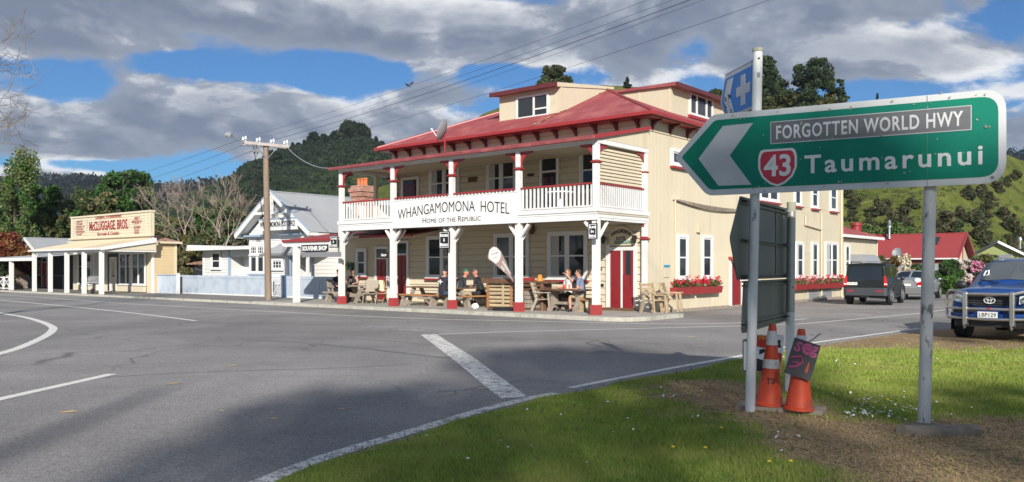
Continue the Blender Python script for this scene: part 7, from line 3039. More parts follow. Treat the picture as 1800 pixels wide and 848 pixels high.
def yard_things():
 # crates and boards by the small shop
 y = 1.6
 x = sx(31, y)
 t = sthing('wooden_crate', 'stack of pale timber crates with a slanted board at far left', 'crate', x, y, FP - .02, .1)
 for i in range(4):
  MB().box(-.75, -.45, .04 + i * .25, .7, -.38, .20 + i * .25).build('slat', 'wood_pale', t)
  MB().box(-.7, .3, .04 + i * .25, .7, .36, .20 + i * .25).build('slat', 'wood_pale', t)
 for x_ in (-.7, 0, .66):
  MB().box(x_ - .04, -.37, 0, x_ + .04, .29, 1.0).build('frame', 'wood_grey', t)
 MB().bar((-.6, -.47, .1), (.5, -.47, .95), .03, .09).build('brace', 'wood_dark', t)
 MB().prism([(-.7, 1.0), (.85, 1.0), (.9, 1.12), (-.4, 1.55), (-.72, 1.5)], 'y', -.1, .05).build('slanted_board', 'wood_warm', t)
 # barbecue trolley by the store post
 y = -.1
 x = sx(165, y)
 t = sthing('barbecue_trolley', 'small grey barbecue trolley behind the store verandah posts', 'barbecue', x, y, FP - .02)
 MB().lathe([(.01, -.55), (.24, -.53), (.26, -.3), (.26, .3), (.24, .53), (.01, .55)], 14, (0, 0, .78), 'x').build('drum', 'grey_metal', t, smooth=True)
 MB().box(-.58, -.28, .60, .58, .28, .68).build('tray', 'grey_roof', t)
 for a in (-.45, .45):
  MB().bar((a, -.2, .6), (a, -.2, 0.05), .05, .05).build('leg', 'plastic_black', t)
  MB().bar((a, .2, .6), (a, .2, 0.05), .05, .05).build('leg', 'plastic_black', t)
 MB().lathe([(.02, -.04), (.15, -.04), (.15, .04), (.02, .04)], 14, (.45, -.28, .15), 'y').build('wheel', 'rubber', t)
 # lumber and a low shed between store and post office
 Y = 66
 c = on(336, Y)
 t = thing('shed', 'low rusty roofed shed seen between the store and the post office', 'shed', c, ROT)
 MB().box(-2.2, 0, 0, 2.2, 3, 1.9).build('wall', 'charcoal', t)
 MB().prism([(-.4, 1.85), (3.3, 2.3), (3.3, 2.38), (-.4, 1.95)], 'x', -2.6, 2.6).build('roof', 'rust', t)
 MB().box(-2.0, -.3, 0, -.6, -.02, 1.2).build('water_tank', 'grey_metal', t)

yard_things()

# ------------------------------------------------------------------ annex and houses up the side street
def annex():
 xw = -.25
 y0, y1 = 22.85, sy(1541, -.25)
 t = sthing('annex', 'single storey cream annex with red roof behind the hotel', 'annex', xw, y0)
 L_ = y1 - y0
 zt = zs(1500, 414, xw)
 MB().box(-7, 0, 0, 0, L_, zt).build('wall', 'cream_paint', t)
 m = MB()
 corrugated(m, (.3, -.1, zt), (0, 1, 0), (-3.2, 0, 1.15), [(0, 0), (L_ + .35, 0), (L_ - 2.6, 3.4), (0, 3.4)])
 m.build('roof_slope', 'red_roof', t, smooth=True)
 m = MB()
 corrugated(m, (.3, L_ + .25, zt), (-1, 0, 0), (0, -3.0, 1.15), [(0, 0), (7, 0), (4, 3.2), (3.2, 3.2)])
 m.build('roof_slope', 'red_roof', t, smooth=True)
 MB().box(.22, -.1, zt - .16, .36, L_ + .3, zt - .01).build('gutter', 'white_paint', t)
 MB().box(.0, -.02, zt - .2, .03, L_, zt - .17).build('frieze_board', 'dark_red', t)
 ya, yb = sy(1487, xw + .03) - y0, sy(1493, xw + .03) - y0
 window_unit(t, ya, yb, zs(1490, 486, xw), zs(1490, 433, xw), 1, mx=Matrix.Translation((.012, 0, 0)) @ SIDE, rail=.5)
 yv = sy(1502, xw - 1.6) - y0
 m = MB()
 m.lathe([(.28, 0), (.28, .42), (.36, .43), (.36, .58), (.1, .62)], 12, (-1.5, yv, zt + .35))
 m.build('roof_vent', 'red_trim', t, smooth=True)
 # grey hood over a doorway
 ya, yb = sy(1509, xw + .5) - y0, sy(1534, xw + .5) - y0
 za, zb = zs(1520, 470, xw + .4), zs(1520, 448, xw + .4)
 m = MB()
 prof = [(0, za), (.95, za)]
 for i in range(7):
  a = i / 6 * pi / 2
  prof.append((.55 + .40 * cos(a), za + .1 + (zb - za - .1) * sin(a)))
 prof.append((0, zb))
 m.prism(prof, 'y', ya, yb)
 m.build('door_hood', 'grey_roof', t, smooth=True)
 MB().box(.0, ya + .2, .1, .03, yb - .2, za).build('doorway', 'charcoal', t)
 MB().tube((.05, L_ - .1, .1), (.05, L_ - .1, zt - .2), .04, n=8).build('downpipe', 'cream_paint', t)

annex()

def red_house():
 Y = 70
 c = at(1684, 454, Y)
 t = thing('red_house', 'low house with bright red roof and cream gable behind the garden', 'house', (c.x, c.y, 0), ROT)
 L_, D, ze = 15.0, 6.6, c.z
 zr = hgt(412, Y + 2.2) + .1
 MB().prism([(.3, 0), (D - .3, 0), (D - .3, ze), (D / 2, zr - .25), (.3, ze)], 'x', -L_, -.5).build('wall', 'cream_paint', t)
 MB().box(-L_, .27, 0, -.52, .31, ze - .45).build('wall_band', 'grey_roof', t)
 MB().box(-L_, .26, ze - .45, -.51, .30, ze - .1).build('frieze', 'red_trim', t)
 gable_roof(t, -L_, .05, -.1, D + .1, ze, zr, 'bright_red_roof', along='x')
 MB().box(-L_, -.20, ze - .10, .05, -.09, ze + .02).build('gutter', 'white_paint', t)
 for s, y in ((1, -.15), (-1, D + .15)):
  MB().bar((.06, y, ze - .08), (.06, D / 2, zr - .02), .06, .22).build('barge_board', 'bright_red_roof', t)
 for y in (D * .36, D * .62):
  MB().box(-.5, y - .12, 1.0, -.46, y + .12, zr - .8).build('gable_batten', 'bright_red_roof', t)
 MB().box(-.5, D * .44, 1.2, -.47, D * .56, zr - 1.2).build('window', 'cream_board', t)
 k = Y / F
 xf = (1592 - 1684) * k / .7675 * 1.08
 m = MB()
 m.lathe([(.14, 0), (.12, .2), (.12, 1.0), (.2, 1.02), (.2, 1.12), (.13, 1.2), (.16, 1.3), (.16, 1.6), (.05, 1.7)], 10, (xf, 2.6, zr - .35))
 m.build('flue', 'bull_bar', t, smooth=True)
 n = math.hypot(D / 2, zr - ze)
 sl = (zr - ze) / (D / 2)
 m = MB()
 xs_ = (1643 - 1684) * k / .7675
 m.add([(xs_ - .6, 1.7, ze + 1.7 * sl + .12), (xs_ + .6, 1.7, ze + 1.7 * sl + .12), (xs_ + .6, 2.7, ze + 2.7 * sl + .12), (xs_ - .6, 2.7, ze + 2.7 * sl + .12)], [(0, 1, 2, 3)])
 m.build('skylight', 'window_glass', t)

red_house()
dish('pale satellite dish on a bent pole before the red roofed house', 0, 0, 0, .36, None, face=(-.75, -.6, .35), mast=hgt(445, 60) - .1, world=(at(1578, 470, 60).x, 60, 0))

def olive_house():
 Y = 78
 c = at(1754, 425, Y)
 t = thing('olive_house', 'olive green house with brown roof and white barge at the right edge', 'house', (c.x, c.y, 0), ROT + R(8))
 zr = c.z
 hw = 3.1
 ze = zr - 1.75
 MB().prism([(-hw, 0), (hw, 0), (hw, ze), (0, zr - .15), (-hw, ze)], 'y', .4, 11).build('wall', 'olive_wall', t)
 gable_roof(t, -hw - .4, hw + .4, -.1, 11.3, ze - .2, zr, 'brown_roof')
 MB().bar((hw + .42, -.12, ze - .26), (0, -.12, zr), .06, .22).build('barge_board', 'white_paint', t)
 MB().bar((-hw - .42, -.12, ze - .26), (0, -.12, zr), .06, .22).build('barge_board', 'charcoal', t)
 MB().box(.8, .36, 1.0, 2.2, .41, 2.0).build('window', 'window_glass', t)
 m = MB()
 m.lathe([(.12, 0), (.12, .8), (.2, .82), (.2, 1.0), (.1, 1.2)], 10, (hw * .55, 6, zr - .6))
 m.build('flue', 'bull_bar', t, smooth=True)

olive_house()
c = at(1738, 448, 74)
t = thing('back_shed', 'low grey roofed shed half hidden between the red and olive houses', 'shed', (at(1730, 448, 76).x, 76, 0), ROT)
MB().box(-1.6, 0, 0, 1.6, 2.5, 2.1).build('wall', 'grey_metal', t)
MB().prism([(-.3, 2.1), (2.8, 2.75), (2.8, 2.82), (-.3, 2.2)], 'x', -1.8, 1.8).build('roof', 'grey_roof', t)

# ------------------------------------------------------------------ tables, chairs and people under the balcony
def picnic_table(label, x, y, L_, turn=0.0, top='wood_dark', leg='wood_grey', chunky=False, benches=(1, 1), W_=.72, zt=.74):
 t = sthing('picnic_table', label, 'picnic table', x, y, FP, turn, 'timber picnic tables under the balcony')
 n = 3
 for i in range(n):
  a = -W_ / 2 + W_ * i / n
  MB().box(-L_ / 2, a + .006, zt - .05, L_ / 2, a + W_ / n - .006, zt).build('table_plank', top, t, bevel=.006)
 for s in (-1, 1):
  x0 = s * (L_ / 2 - .32)
  m = MB()
  if chunky:
   m.prism([(-.30, 0), (-.18, 0), (-.10, .12), (.10, .12), (.18, 0), (.30, 0), (.30, .10), (.14, .30), (.12, .5), (.30, zt - .06), (-.30, zt - .06), (-.12, .5), (-.14, .30), (-.30, .10)], 'x', x0 - .06, x0 + .06)
  else:
   m.bar((x0, -.56, 0), (x0, .12 - .3, zt - .05), .09, .14, (0, 1, 0))
   m.bar((x0, .56, 0), (x0, .18, zt - .05), .09, .14, (0, 1, 0))
   m.bar((x0, -.80, .36), (x0, .80, .36), .07, .11)
  m.build('leg', leg, t)
 MB().box(-L_ / 2 + .35, -.05, .24, L_ / 2 - .35, .05, .33).build('stretcher', leg, t)
 for k, s in enumerate((-1, 1)):
  if not benches[k]:
   continue
  yb = s * (.68 if not chunky else .66)
  b = MB().box(-L_ / 2, yb - .15, .40, L_ / 2, yb + .15, .455).build('seat', 'wood_warm' if top != 'wood_grey' else 'wood_grey', t, bevel=.008)
  for e in (-1, 1):
   m = MB()
   m.prism([(yb - .15, 0), (yb + .15, 0), (yb + .15, .12), (yb + .07, .28), (yb + .13, .40), (yb - .13, .40), (yb - .07, .28), (yb - .15, .12)], 'x', e * (L_ / 2 - .25) - .055, e * (L_ / 2 - .25) + .055)
   m.build('seat_leg', leg, b)
 return t

def slat_chair(label, x, y, turn, ms='wood_pale', arms=True, back='wood_pale', folding=False, cat='chair', group='outdoor chairs by the hotel'):
 t = sthing('garden_chair', label, cat, x, y, FP, turn, group)
 w = .27
 for s in (-1, 1):
  if folding:
   MB().bar((s * w, -.28, 0), (s * w, .24, .95), .03, .05).build('leg', ms, t)
   MB().bar((s * w * .9, .30, 0), (s * w * .9, -.22, .62), .03, .05).build('leg', ms, t)
  else:
   MB().bar((s * w, -.30, 0), (s * w, -.24, .62), .06, .07).build('leg', ms, t)
   MB().bar((s * w, .34, 0), (s * w, .14, .45), .06, .09).build('leg', ms, t)
   MB().bar((s * w, .15, .36), (s * w, .36, .98), .05, .07).build('back_post', ms, t)
  if arms:
   MB().box(s * w - .055, -.34, .62, s * w + .055, .26, .655).build('armrest', ms, t)
 for i in range(4):
  y_ = -.26 + i * .13
  MB().box(-w, y_, .40 - i * .012, w, y_ + .11, .43 - i * .012).build('seat_slat', ms, t)
 if folding:
  MB().add([(-w * .9, .03, .5), (w * .9, .03, .5), (w * .9, .25, .96), (-w * .9, .25, .96), (-w * .9, .05, .5), (w * .9, .05, .5), (w * .9, .27, .96), (-w * .9, .27, .96)],
    [(0, 1, 2, 3), (7, 6, 5, 4), (0, 4, 5, 1), (3, 2, 6, 7), (0, 3, 7, 4), (1, 5, 6, 2)]).build('back_panel', back, t)
 else:
  for i in range(4):
   z = .52 + i * .13
   yy = .15 + (z - .40) * .33
   MB().bar((-w, yy - .02, z), (w, yy - .02, z), .025, .10).build('back_slat', back, t)
 return t

def person(key, label, x, y, turn, hair=None, z=0.0, hat=None, extras=None):
 t = sthing('person', label, 'person', x, y, FP + z, turn, 'people sitting outside the hotel')
 place(BODIES[key], 'body', t)
 return t

def head_gear(t, J, kind, ms, turn=0.0):
 m = MB()
 m.T = Matrix.Translation(Vector(J['head'])) @ Matrix.Rotation(turn, 4, 'Z')
 if kind in ('cap', 'cap_back'):
  s = -1 if kind == 'cap' else 1
  m.lathe([(.083, .105), (.086, .13), (.078, .17), (.05, .20), (.01, .212)], 14)
  m.prism([(-.065, s * .06), (-.055, s * .15), (0, s * .175), (.055, s * .15), (.065, s * .06)], 'z', .112, .122)
  return m.build('cap', ms, t, smooth=True)
 if kind == 'hair':
  m.ball((0, .022, .095), (.088, .095, .115), 12, 9)
  m.ball((0, .055, .03), (.075, .05, .09), 10, 7)
  return m.build('hair', ms, t, smooth=True)
 if kind == 'short_hair':
  m.ball((0, .018, .10), (.083, .094, .108), 12, 9)
  return m.build('hair', ms, t, smooth=True)
 if kind == 'beard':
  m.ball((0, -.06, -.005), (.052, .045, .055), 10, 7)
  return m.build('beard', ms, t, smooth=True)
 if kind == 'glasses':
  for s in (-1, 1):
   m.ball((s * .034, -.096, .085), (.026, .008, .02), 8, 6)
  m.tube((-.06, -.094, .09), (.06, -.094, .09), .004, n=5)
  return m.build('sunglasses', ms, t, smooth=True)

def furniture():
 # left group
 y = 1.15
 xt = sx(628, y)
 picnic_table('weathered grey picnic table at the left end, man in black singlet behind it', xt, y, 1.7, 0, 'wood_grey', 'wood_grey', benches=(0, 0))
 xb = sx(590, .7)
 t = sthing('bench', 'low grey timber bench at the far left of the balcony posts', 'bench', xb, .7, FP, R(6))
 MB().box(-.62, -.17, .40, .62, .17, .46).build('seat', 'wood_grey', t)
 for s in (-1, 1):
  MB().prism([(-.16, 0), (.16, 0), (.16, .12), (.08, .25), (.14, .40), (-.14, .40), (-.08, .25), (-.16, .12)], 'x', s * .42 - .06, s * .42 + .06).build('leg', 'wood_grey', t)
 xc = sx(589, 1.3)
 slat_chair('plain grey garden chair under the person in a pink cap', xc, 1.35, R(75), 'wood_grey', True, 'wood_grey')
 p = person('pink_cap', 'person in black with a dusky pink cap, leftmost of the seated people', xc + .1, 1.35, R(75), z=-.02)
 J = seated(.08)
 head_gear(p, J, 'cap', 'cloth_maroon', .2)
 xs_ = sx(627, 2.15)
 p = person('singlet', 'person in black singlet and dark cap behind the grey picnic table', xs_, 1.98, R(10))
 J = seated(.06)
 head_gear(p, J, 'cap_back', 'cloth_black', .5)
 MB().prism([(-.07, .86), (.07, .86), (.08, .99), (-.06, 1.0)], 'y', -.205, -.195).build('shirt_print', 'cloth_white', p)
 t = sthing('bench', 'grey bench along the wall behind the left picnic table', 'bench', xs_, 2.1, FP)
 MB().box(-.7, -.16, .39, .7, .16, .45).build('seat', 'wood_grey', t)
 for s in (-1, 1):
  MB().box(s * .5 - .05, -.14, 0, s * .5 + .05, .14, .39).build('leg', 'wood_grey', t)
 slat_chair('folding chair with tan fabric back facing away, nearest the first balcony post', sx(650, .8), .85, R(35), 'wood_grey', True, 'sand_fabric', True)
 slat_chair('pale folding chair beside the tan backed chair, by the red shop door', sx(662, 1.2), 1.35, R(70), 'wood_pale', True, 'cream_board', True)
 # middle group
 y = 1.35
 xa = sx(757, y)
 picnic_table('long dark topped picnic table with the dark hooded person on its bench', xa, y, 2.1, 0, 'wood_dark', 'wood_grey')
 xh = sx(777, .67)
 p = person('hoodie', 'person in navy hoodie with white back print seated facing the wall', xh, .69, R(180))
 J = seated(.10)
 head_gear(p, J, 'cap', 'cloth_black')
 pr = MB()
 pr.path([(-.13, .117, .96), (.13, .117, .96)], .014, 5)
 pr.path([(-.09, .117, .93), (.09, .117, .99)], .012, 5)
 pr.path([(0, .117, .86), (0, .115, 1.04)], .016, 5)
 pr.ball((0, .115, .96), (.05, .016, .05), 8, 6)
 pr.build('back_print', 'cloth_white', p)
 y = 1.45
 xb = sx(826, y)
 picnic_table('end on dark picnic table where two people in dark jackets lean together', xb, y, 1.7, R(78), 'wood_dark', 'wood_grey')
 p = person('green_cap', 'person in dark jacket and green cap seen from behind, leaning over a table', sx(806, 1.0), 1.0, R(140))
 J = seated(.22)
 head_gear(p, J, 'cap_back', 'green_box', -.2)
 p = person('bearded', 'bearded person in black jacket and grey cap leaning to the left', sx(850, 1.6), 1.6, R(-72))
 J = seated(.28)
 head_gear(p, J, 'cap', 'beard_grey')
 head_gear(p, J, 'beard', 'beard_grey')
 MB().box(-.02, -.34, .93, .04, -.325, .99).build('shirt_print', 'cloth_white', p)
 t = sthing('plastic_bag', 'crumpled white plastic bag on the footpath beneath the table end', 'bag', sx(835, .35), .35, FP)
 m = MB()
 rng = np.random.default_rng(4)
 m.ball((0, 0, .09), (.16, .11, .10), 12, 8)
 m.v = [(a * (1 + rng.normal() * .10), b * (1 + rng.normal() * .1), max(0, c * (1 + rng.normal() * .12))) for a, b, c in m.v]
 m.build('bag', 'plastic_white', t)
 # log bars
 y = 1.0
 xl, xr = sx(863, y), sx(911, y)
 t = sthing('log_bar', 'rustic outdoor bar fronted with pale split logs, brown flag above it', 'bar counter', (xl + xr) / 2, y, FP)
 w = (xr - xl) / 2
 MB().prism([(-w - .15, 1.0), (w + .1, 1.0), (w + .1, 1.08), (-w - .2, 1.10)], 'y', -.34, .30).build('bar_top', 'wood_dark', t)
 MB().box(-w - .16, -.36, .92, w + .1, -.30, 1.0).build('top_edge', 'wood_dark', t)
 MB().box(-w, -.18, 0, w, .2, .95).build('back_board', 'wood_dark', t)
 for i in range(6):
  z = .13 + i * .14
  m = MB()
  m.path([(-w + .1, -.20, z), (0, -.20, z + .012 * (i % 2)), (w - .05, -.20, z)], [.062, .055, .060], 9)
  m.build('log', 'log_pale', t, smooth=True)
 for x_ in (-w + .1, .25 * w, w - .1):
  MB().box(x_ - .05, -.275, .03, x_ + .05, -.262, .93).build('upright', 'log_pale' if x_ > -w + .2 and x_ < w * .5 else 'wood_warm', t)
 MB().box(-w - .02, -.22, 0, -w + .05, .2, .95).build('end_board', 'wood_warm', t)
 xl, xr = sx(915, y), sx(960, y)
 t = sthing('bar_counter', 'plank fronted bar counter carrying an orange lamp, between the log bar and right table', 'bar counter', (xl + xr) / 2, y + .25, FP)
 w = (xr - xl) / 2
 MB().box(-w - .05, -.36, .94, w + .12, .3, 1.02).build('bar_top', 'wood_dark', t)
 MB().box(-w, -.24, .0, w - .1, .2, .93).build('back_board', 'wood_dark', t)
 for i in range(4):
  MB().box(-w + .18, -.275, .08 + i * .15, w - .22, -.25, .21 + i * .15).build('plank', 'wood_grey', t)
 for x_ in (-w + .06, w - .14):
  m = MB()
  m.path([(x_, -.30, 0), (x_ + .01, -.31, .45), (x_, -.30, .94)], [.07, .06, .065], 8)
  m.build('log_post', 'wood_dark', t, smooth=True)
 MB().path([(-w + .1, -.31, .86), (w - .15, -.31, .86)], .05, 8).build('log_rail', 'wood_dark', t, smooth=True)
 c = sthing('table_lamp', 'small orange cone lamp standing on the plank fronted bar', 'lamp', sx(947.5, y + .1), y + .15, FP + 1.02)
 MB().lathe([(.13, 0), (.12, .03), (.07, .20), (.06, .22)], 12).build('shade', 'amber', c, smooth=True)
 c = sthing('wooden_tray', 'red planter box on the left end of the plank fronted bar', 'box', sx(927, y + .1), y + .15, FP + 1.02)
 MB().box(-.22, -.1, 0, .22, .1, .11).build('box', 'red_trim', c)
 # brown teardrop flag leaning to the left
 t = sthing('teardrop_flag', 'brown teardrop flag with round white emblem leaning over the log bar', 'flag', sx(905, .35), .35, FP, 0)
 yf = .35
 H0 = (sx(903, yf), zf(903, 501, yf))
 x00 = sx(905, yf)

 def PF(px, py):
  return (sx(px, yf) - x00, zf(px, py, yf) - FP)
 o = [(904.5, 497), (896, 480), (889, 460), (880.5, 442), (873, 434), (866.5, 433), (860, 439), (857.5, 450), (858, 455.5), (872, 466), (890, 482)]
 fl = flat([PF(*q) for q in o], 0, .006, 'flag_cloth', 'flag_brown', t)
 o2 = [(880, 443), (873, 436), (867, 435), (861.5, 440), (859.5, 450), (860, 454.5), (872, 463.5), (877, 459.5), (880, 452)]
 em = flat([PF(*q) for q in o2], -.006, .003, 'emblem', 'flag_white', fl)
 cx_, cz_ = PF(870, 447)
 text('WHANGAMOMONA', 'flag_brown', em, (cx_, -.010, cz_ + .02), (0, -.22, 0), width=.40, height=.07, bold=.01, depth=.002)
 text('REPUBLIC', 'flag_brown', em, (cx_ + .02, -.010, cz_ - .12), (0, -.22, 0), width=.26, height=.06, bold=.01, depth=.002)
 text('TRADING POST', 'flag_brown', em, (cx_ - .01, -.010, cz_ + .13), (0, -.22, 0), width=.28, height=.05, depth=.002)
 a, b = Vector((*PF(880, 458), 0)), Vector((*PF(899, 487), 0))
 an = math.atan2(a.y - b.y, b.x - a.x)
 mx_, mz_ = (a.x + b.x) / 2, (a.y + b.y) / 2
 text('WHANGAMOMONA', 'flag_white', fl, (mx_ + .03, -.008, mz_ + .03), (0, an, 0), width=.58, height=.085, bold=.02, depth=.002)
 text('HOTEL', 'flag_white', fl, (mx_ - .13, -.008, mz_ + .0), (0, an, 0), width=.22, height=.075, bold=.02, depth=.002)
 m = MB()
 pts = [(0, .01, .03)]
 for q in ((905.5, 505), (905, 495), (896.5, 479.5), (889.5, 459.5), (881, 441.5), (873.5, 433.5), (866.5, 432.3), (859.5, 438.5), (857, 449)):
  x_, z_ = PF(*q)
  pts.append((x_, .0, z_))
 m.path(pts, [.02, .02] + [.012] * 8, 6)
 m.build('pole', 'black_paint', t, smooth=True)
 m = MB()
 m.prism([(-1.0, -.3), (.15, -.32), (.1, .1), (-.75, .25)], 'z', 0, .035)
 m.lathe([(.45, .035), (.40, .09), (.2, .12), (.02, .12)], 14, (-.45, 0, 0))
 m.build('base', 'plastic_black', t, smooth=True)
 # right table
 y = 1.05
 xt = sx(996, y)
 tx = picnic_table('heavy rough picnic table with curved slab legs, couple seated behind it', xt, y, 1.75, R(-4), 'wood_dark', 'wood_grey', True, (0, 1), .8, .76)
 p = person('woman', 'woman in white top shading her eyes behind the heavy right hand table', sx(1000, 1.72), 1.72, R(-25))
 J = seated(.02)
 head_gear(p, J, 'hair', 'hair_brown', .1)
 head_gear(p, J, 'glasses', 'black_paint', .1)
 p = person('blue_shirt', 'man in blue shirt and tan shorts at the right end of the heavy table', sx(1026, 1.15), 1.15, R(-72))
 J = seated(.14)
 head_gear(p, J, 'short_hair', 'hair_dark', .2)
 t = sthing('stool', 'small warm brown timber stool beside the hotel corner post', 'stool', sx(1031, 1.1), 1.12, FP)
 MB().box(-.30, -.2, .40, .30, .2, .455).build('seat', 'wood_warm', t)
 for s in (-1, 1):
  MB().prism([(-.16, 0), (.16, 0), (.13, .40), (-.13, .40)], 'x', s * .2 - .05, s * .2 + .05).build('leg', 'wood_pale', t)
 slat_chair('pale slatted chair at the left end of the heavy right hand table', sx(953, .9), .95, R(115), 'wood_grey', True, 'cream_board')
 for px, ms, hh, lab, nm in ((991.5, 'ketchup', .20, 'red sauce bottle standing on the heavy right hand table', 'sauce_bottle'), (1001, 'amber', .22, 'amber beer glass standing on the heavy right hand table', 'beer_glass')):
  b = sthing(nm, lab, 'bottle' if 'sauce' in nm else 'glass', sx(px, y), y, FP + .76)
  m = MB()
  m.lathe([(.035, 0), (.04, .02), (.036, hh * .6), (.018, hh * .8), (.012, hh)] if 'sauce' in nm else [(.032, 0), (.04, hh * .7), (.036, hh * .72)], 10)
  m.build('body', ms, b, smooth=True)
  m = MB()
  m.lathe([(.014, hh), (.010, hh + .03)] if 'sauce' in nm else [(.036, hh * .72), (.038, hh * .8), (.02, hh * .82)], 8)
  m.build('cap' if 'sauce' in nm else 'foam', 'plastic_white', b)
 # two chairs joined by a little table against the side wall
 for i, (px, lab) in enumerate(((1149, 'weathered timber armchair by the side wall, nearer the hotel entrance'), (1180, 'weathered timber armchair by the side wall, nearer the red flower box'))):
  yy = sy(px, .72)
  slat_chair(lab, .72, yy, R(90 - 16 + 32 * i), 'wood_pale', True, 'wood_pale')
 yy = sy(1163, .78)
 t = sthing('side_table', 'small timber table between the two armchairs by the side wall', 'table', .80, yy, FP - .02)
 for i in range(3):
  MB().box(-.22 + i * .15, -.32, .58, -.08 + i * .15, .32, .62).build('plank', 'wood_pale', t)
 for s in (-1, 1):
  MB().bar((.12, s * .2, 0), (.02, s * .2, .58), .05, .07).build('leg', 'wood_pale', t)
 # balcony furniture
 t = sthing('balcony_table', 'pale round table and bench end on the balcony behind the right balusters', 'table', sx(985, 1.4), 1.4, 3.47)
 MB().lathe([(.5, .70), (.5, .74)], 18).build('table_top', 'plastic_white', t)
 MB().lathe([(.25, 0), (.04, .05), (.04, .70)], 10).build('pedestal', 'plastic_white', t)

furniture()

# ------------------------------------------------------------------ vehicles
class Loft:
 """car body from cross sections; each is (y, [(x, z, dy), ...]) from sill centre round to roof centre"""

 def __init__(s, st):
  s.st = st
  s.K = len(st[0][1])

 def pos(s, u, v, side=1):
  i, j = min(int(u), len(s.st) - 2), min(int(v), s.K - 2)
  a, b = u - i, v - j

  def q(i, j):
   y, P = s.st[i]
   return Vector((P[j][0] * side, y + P[j][2], P[j][1]))
  return (q(i, j) * (1 - a) + q(i + 1, j) * a) * (1 - b) + (q(i, j + 1) * (1 - a) + q(i + 1, j + 1) * a) * b

 def body(s, mb):
  n, K = len(s.st), s.K
  ring = 2 * K - 2
  vs = []
  for i in range(n):
   vs += [s.pos(i, j, 1) for j in range(K)] + [s.pos(i, j, -1) for j in range(K - 2, 0, -1)]
  fs = []
  for i in range(n - 1):
   for k in range(ring):
    k2 = (k + 1) % ring
    fs.append((i * ring + k, i * ring + k2, (i + 1) * ring + k2, (i + 1) * ring + k))
  fs.append(tuple(range(ring))[::-1])
  fs.append(tuple((n - 1) * ring + k for k in range(ring)))
  mb.add(vs, fs)

 def patch(s, quad, side=1, off=.006, n=5, both=False):
  """raised patch between four (u, v) corners, in order"""
  mb = MB()
  for sd_ in ((1, -1) if both else (side,)):
   q = [Vector((a, b, 0)) for a, b in quad]
   vs, fs = [], []
   for i in range(n + 1):
    for j in range(n + 1):
     a, b = i / n, j / n
     p = (q[0] * (1 - a) + q[1] * a) * (1 - b) + (q[3] * (1 - a) + q[2] * a) * b
     e = .01
     c = s.pos(p.x, p.y, sd_)
     du = s.pos(p.x + e, p.y, sd_) - s.pos(max(p.x - e, 0), p.y, sd_)
     dv = s.pos(p.x, min(p.y + e, s.K - 1.001), sd_) - s.pos(p.x, max(p.y - e, 0), sd_)
     nn = du.cross(dv)
     if nn.length > 1e-9:
      nn.normalize()
      if nn.dot(Vector((sd_, 0, .35))) < 0:
       nn = -nn
     vs.append(c + nn * off)
   for i in range(n):
    for j in range(n):
     k = i * (n + 1) + j
     fs.append((k, k + n + 1, k + n + 2, k + 1))
   mb.add(vs, fs)
  return mb

def wheel(parent, x, y, r, w, rim='alloy', spokes=5, flare=None, body_x=None):
 s = 1 if x > 0 else -1
 t = MB()
 ri = r * .64
 prof = [(ri, -w / 2), (r * .93, -w / 2), (r, -w / 2 + .03), (r, w / 2 - .03), (r * .93, w / 2), (ri, w / 2)]
 t.lathe(prof, 26, (x, y, r), 'x')
 wh = t.build('wheel', 'rubber', parent, smooth=True)
 m = MB()
 m.lathe([(ri, -.01), (ri, .01), (ri * .92, .012), (ri * .9, -.03), (.02, -.03)], 24, (x + s * w / 2, y, r), 'x')
 m.build('rim', rim, wh, smooth=True)
 m = MB()
 for k in range(spokes):
  a = 2 * pi * k / spokes + .3
  c = Vector((x + s * (w / 2 - .005), y, r))
  m.bar(c, c + Vector((0, cos(a) * ri * .95, sin(a) * ri * .95)), .035, .05, (1, 0, 0))
 m.lathe([(.05, 0), (.05, .02), (.02, .03)], 10, (x + s * (w / 2), y, r), 'x')
 m.build('spoke', rim, wh)
 if body_x:
  a = MB()
  n = 14
  vs = []
  R0 = r * 1.22
  for k in range(n + 1):
   q = pi * k / n
   vs.append((s * (body_x + .004), y + cos(q) * R0, r + sin(q) * R0 * .98))
  vs += [(s * (body_x + .004), y - R0, r * .55), (s * (body_x + .004), y + R0, r * .55)]
  a.add(vs, [tuple(range(len(vs))) if s > 0 else tuple(range(len(vs)))[::-1]])
  a.build('arch_dark_disc', 'plastic_black', parent)  # flat black disc, the dark of the arch gap put into its colour
  if flare:
   f = MB()
   pts = [(s * (body_x + .012), y + cos(pi * k / n) * R0 * 1.06, r + sin(pi * k / n) * R0 * 1.04) for k in range(n + 1)]
   f.path([(pts[0][0], pts[0][1], r * .6)] + pts + [(pts[-1][0], pts[-1][1], r * .6)], .04, 6)
   f.build('wheel_flare', flare, parent, smooth=True)
 return wh

def subsurf(o, lv=2):
 m = o.modifiers.new('round', 'SUBSURF')
 m.levels = m.render_levels = lv
 return o

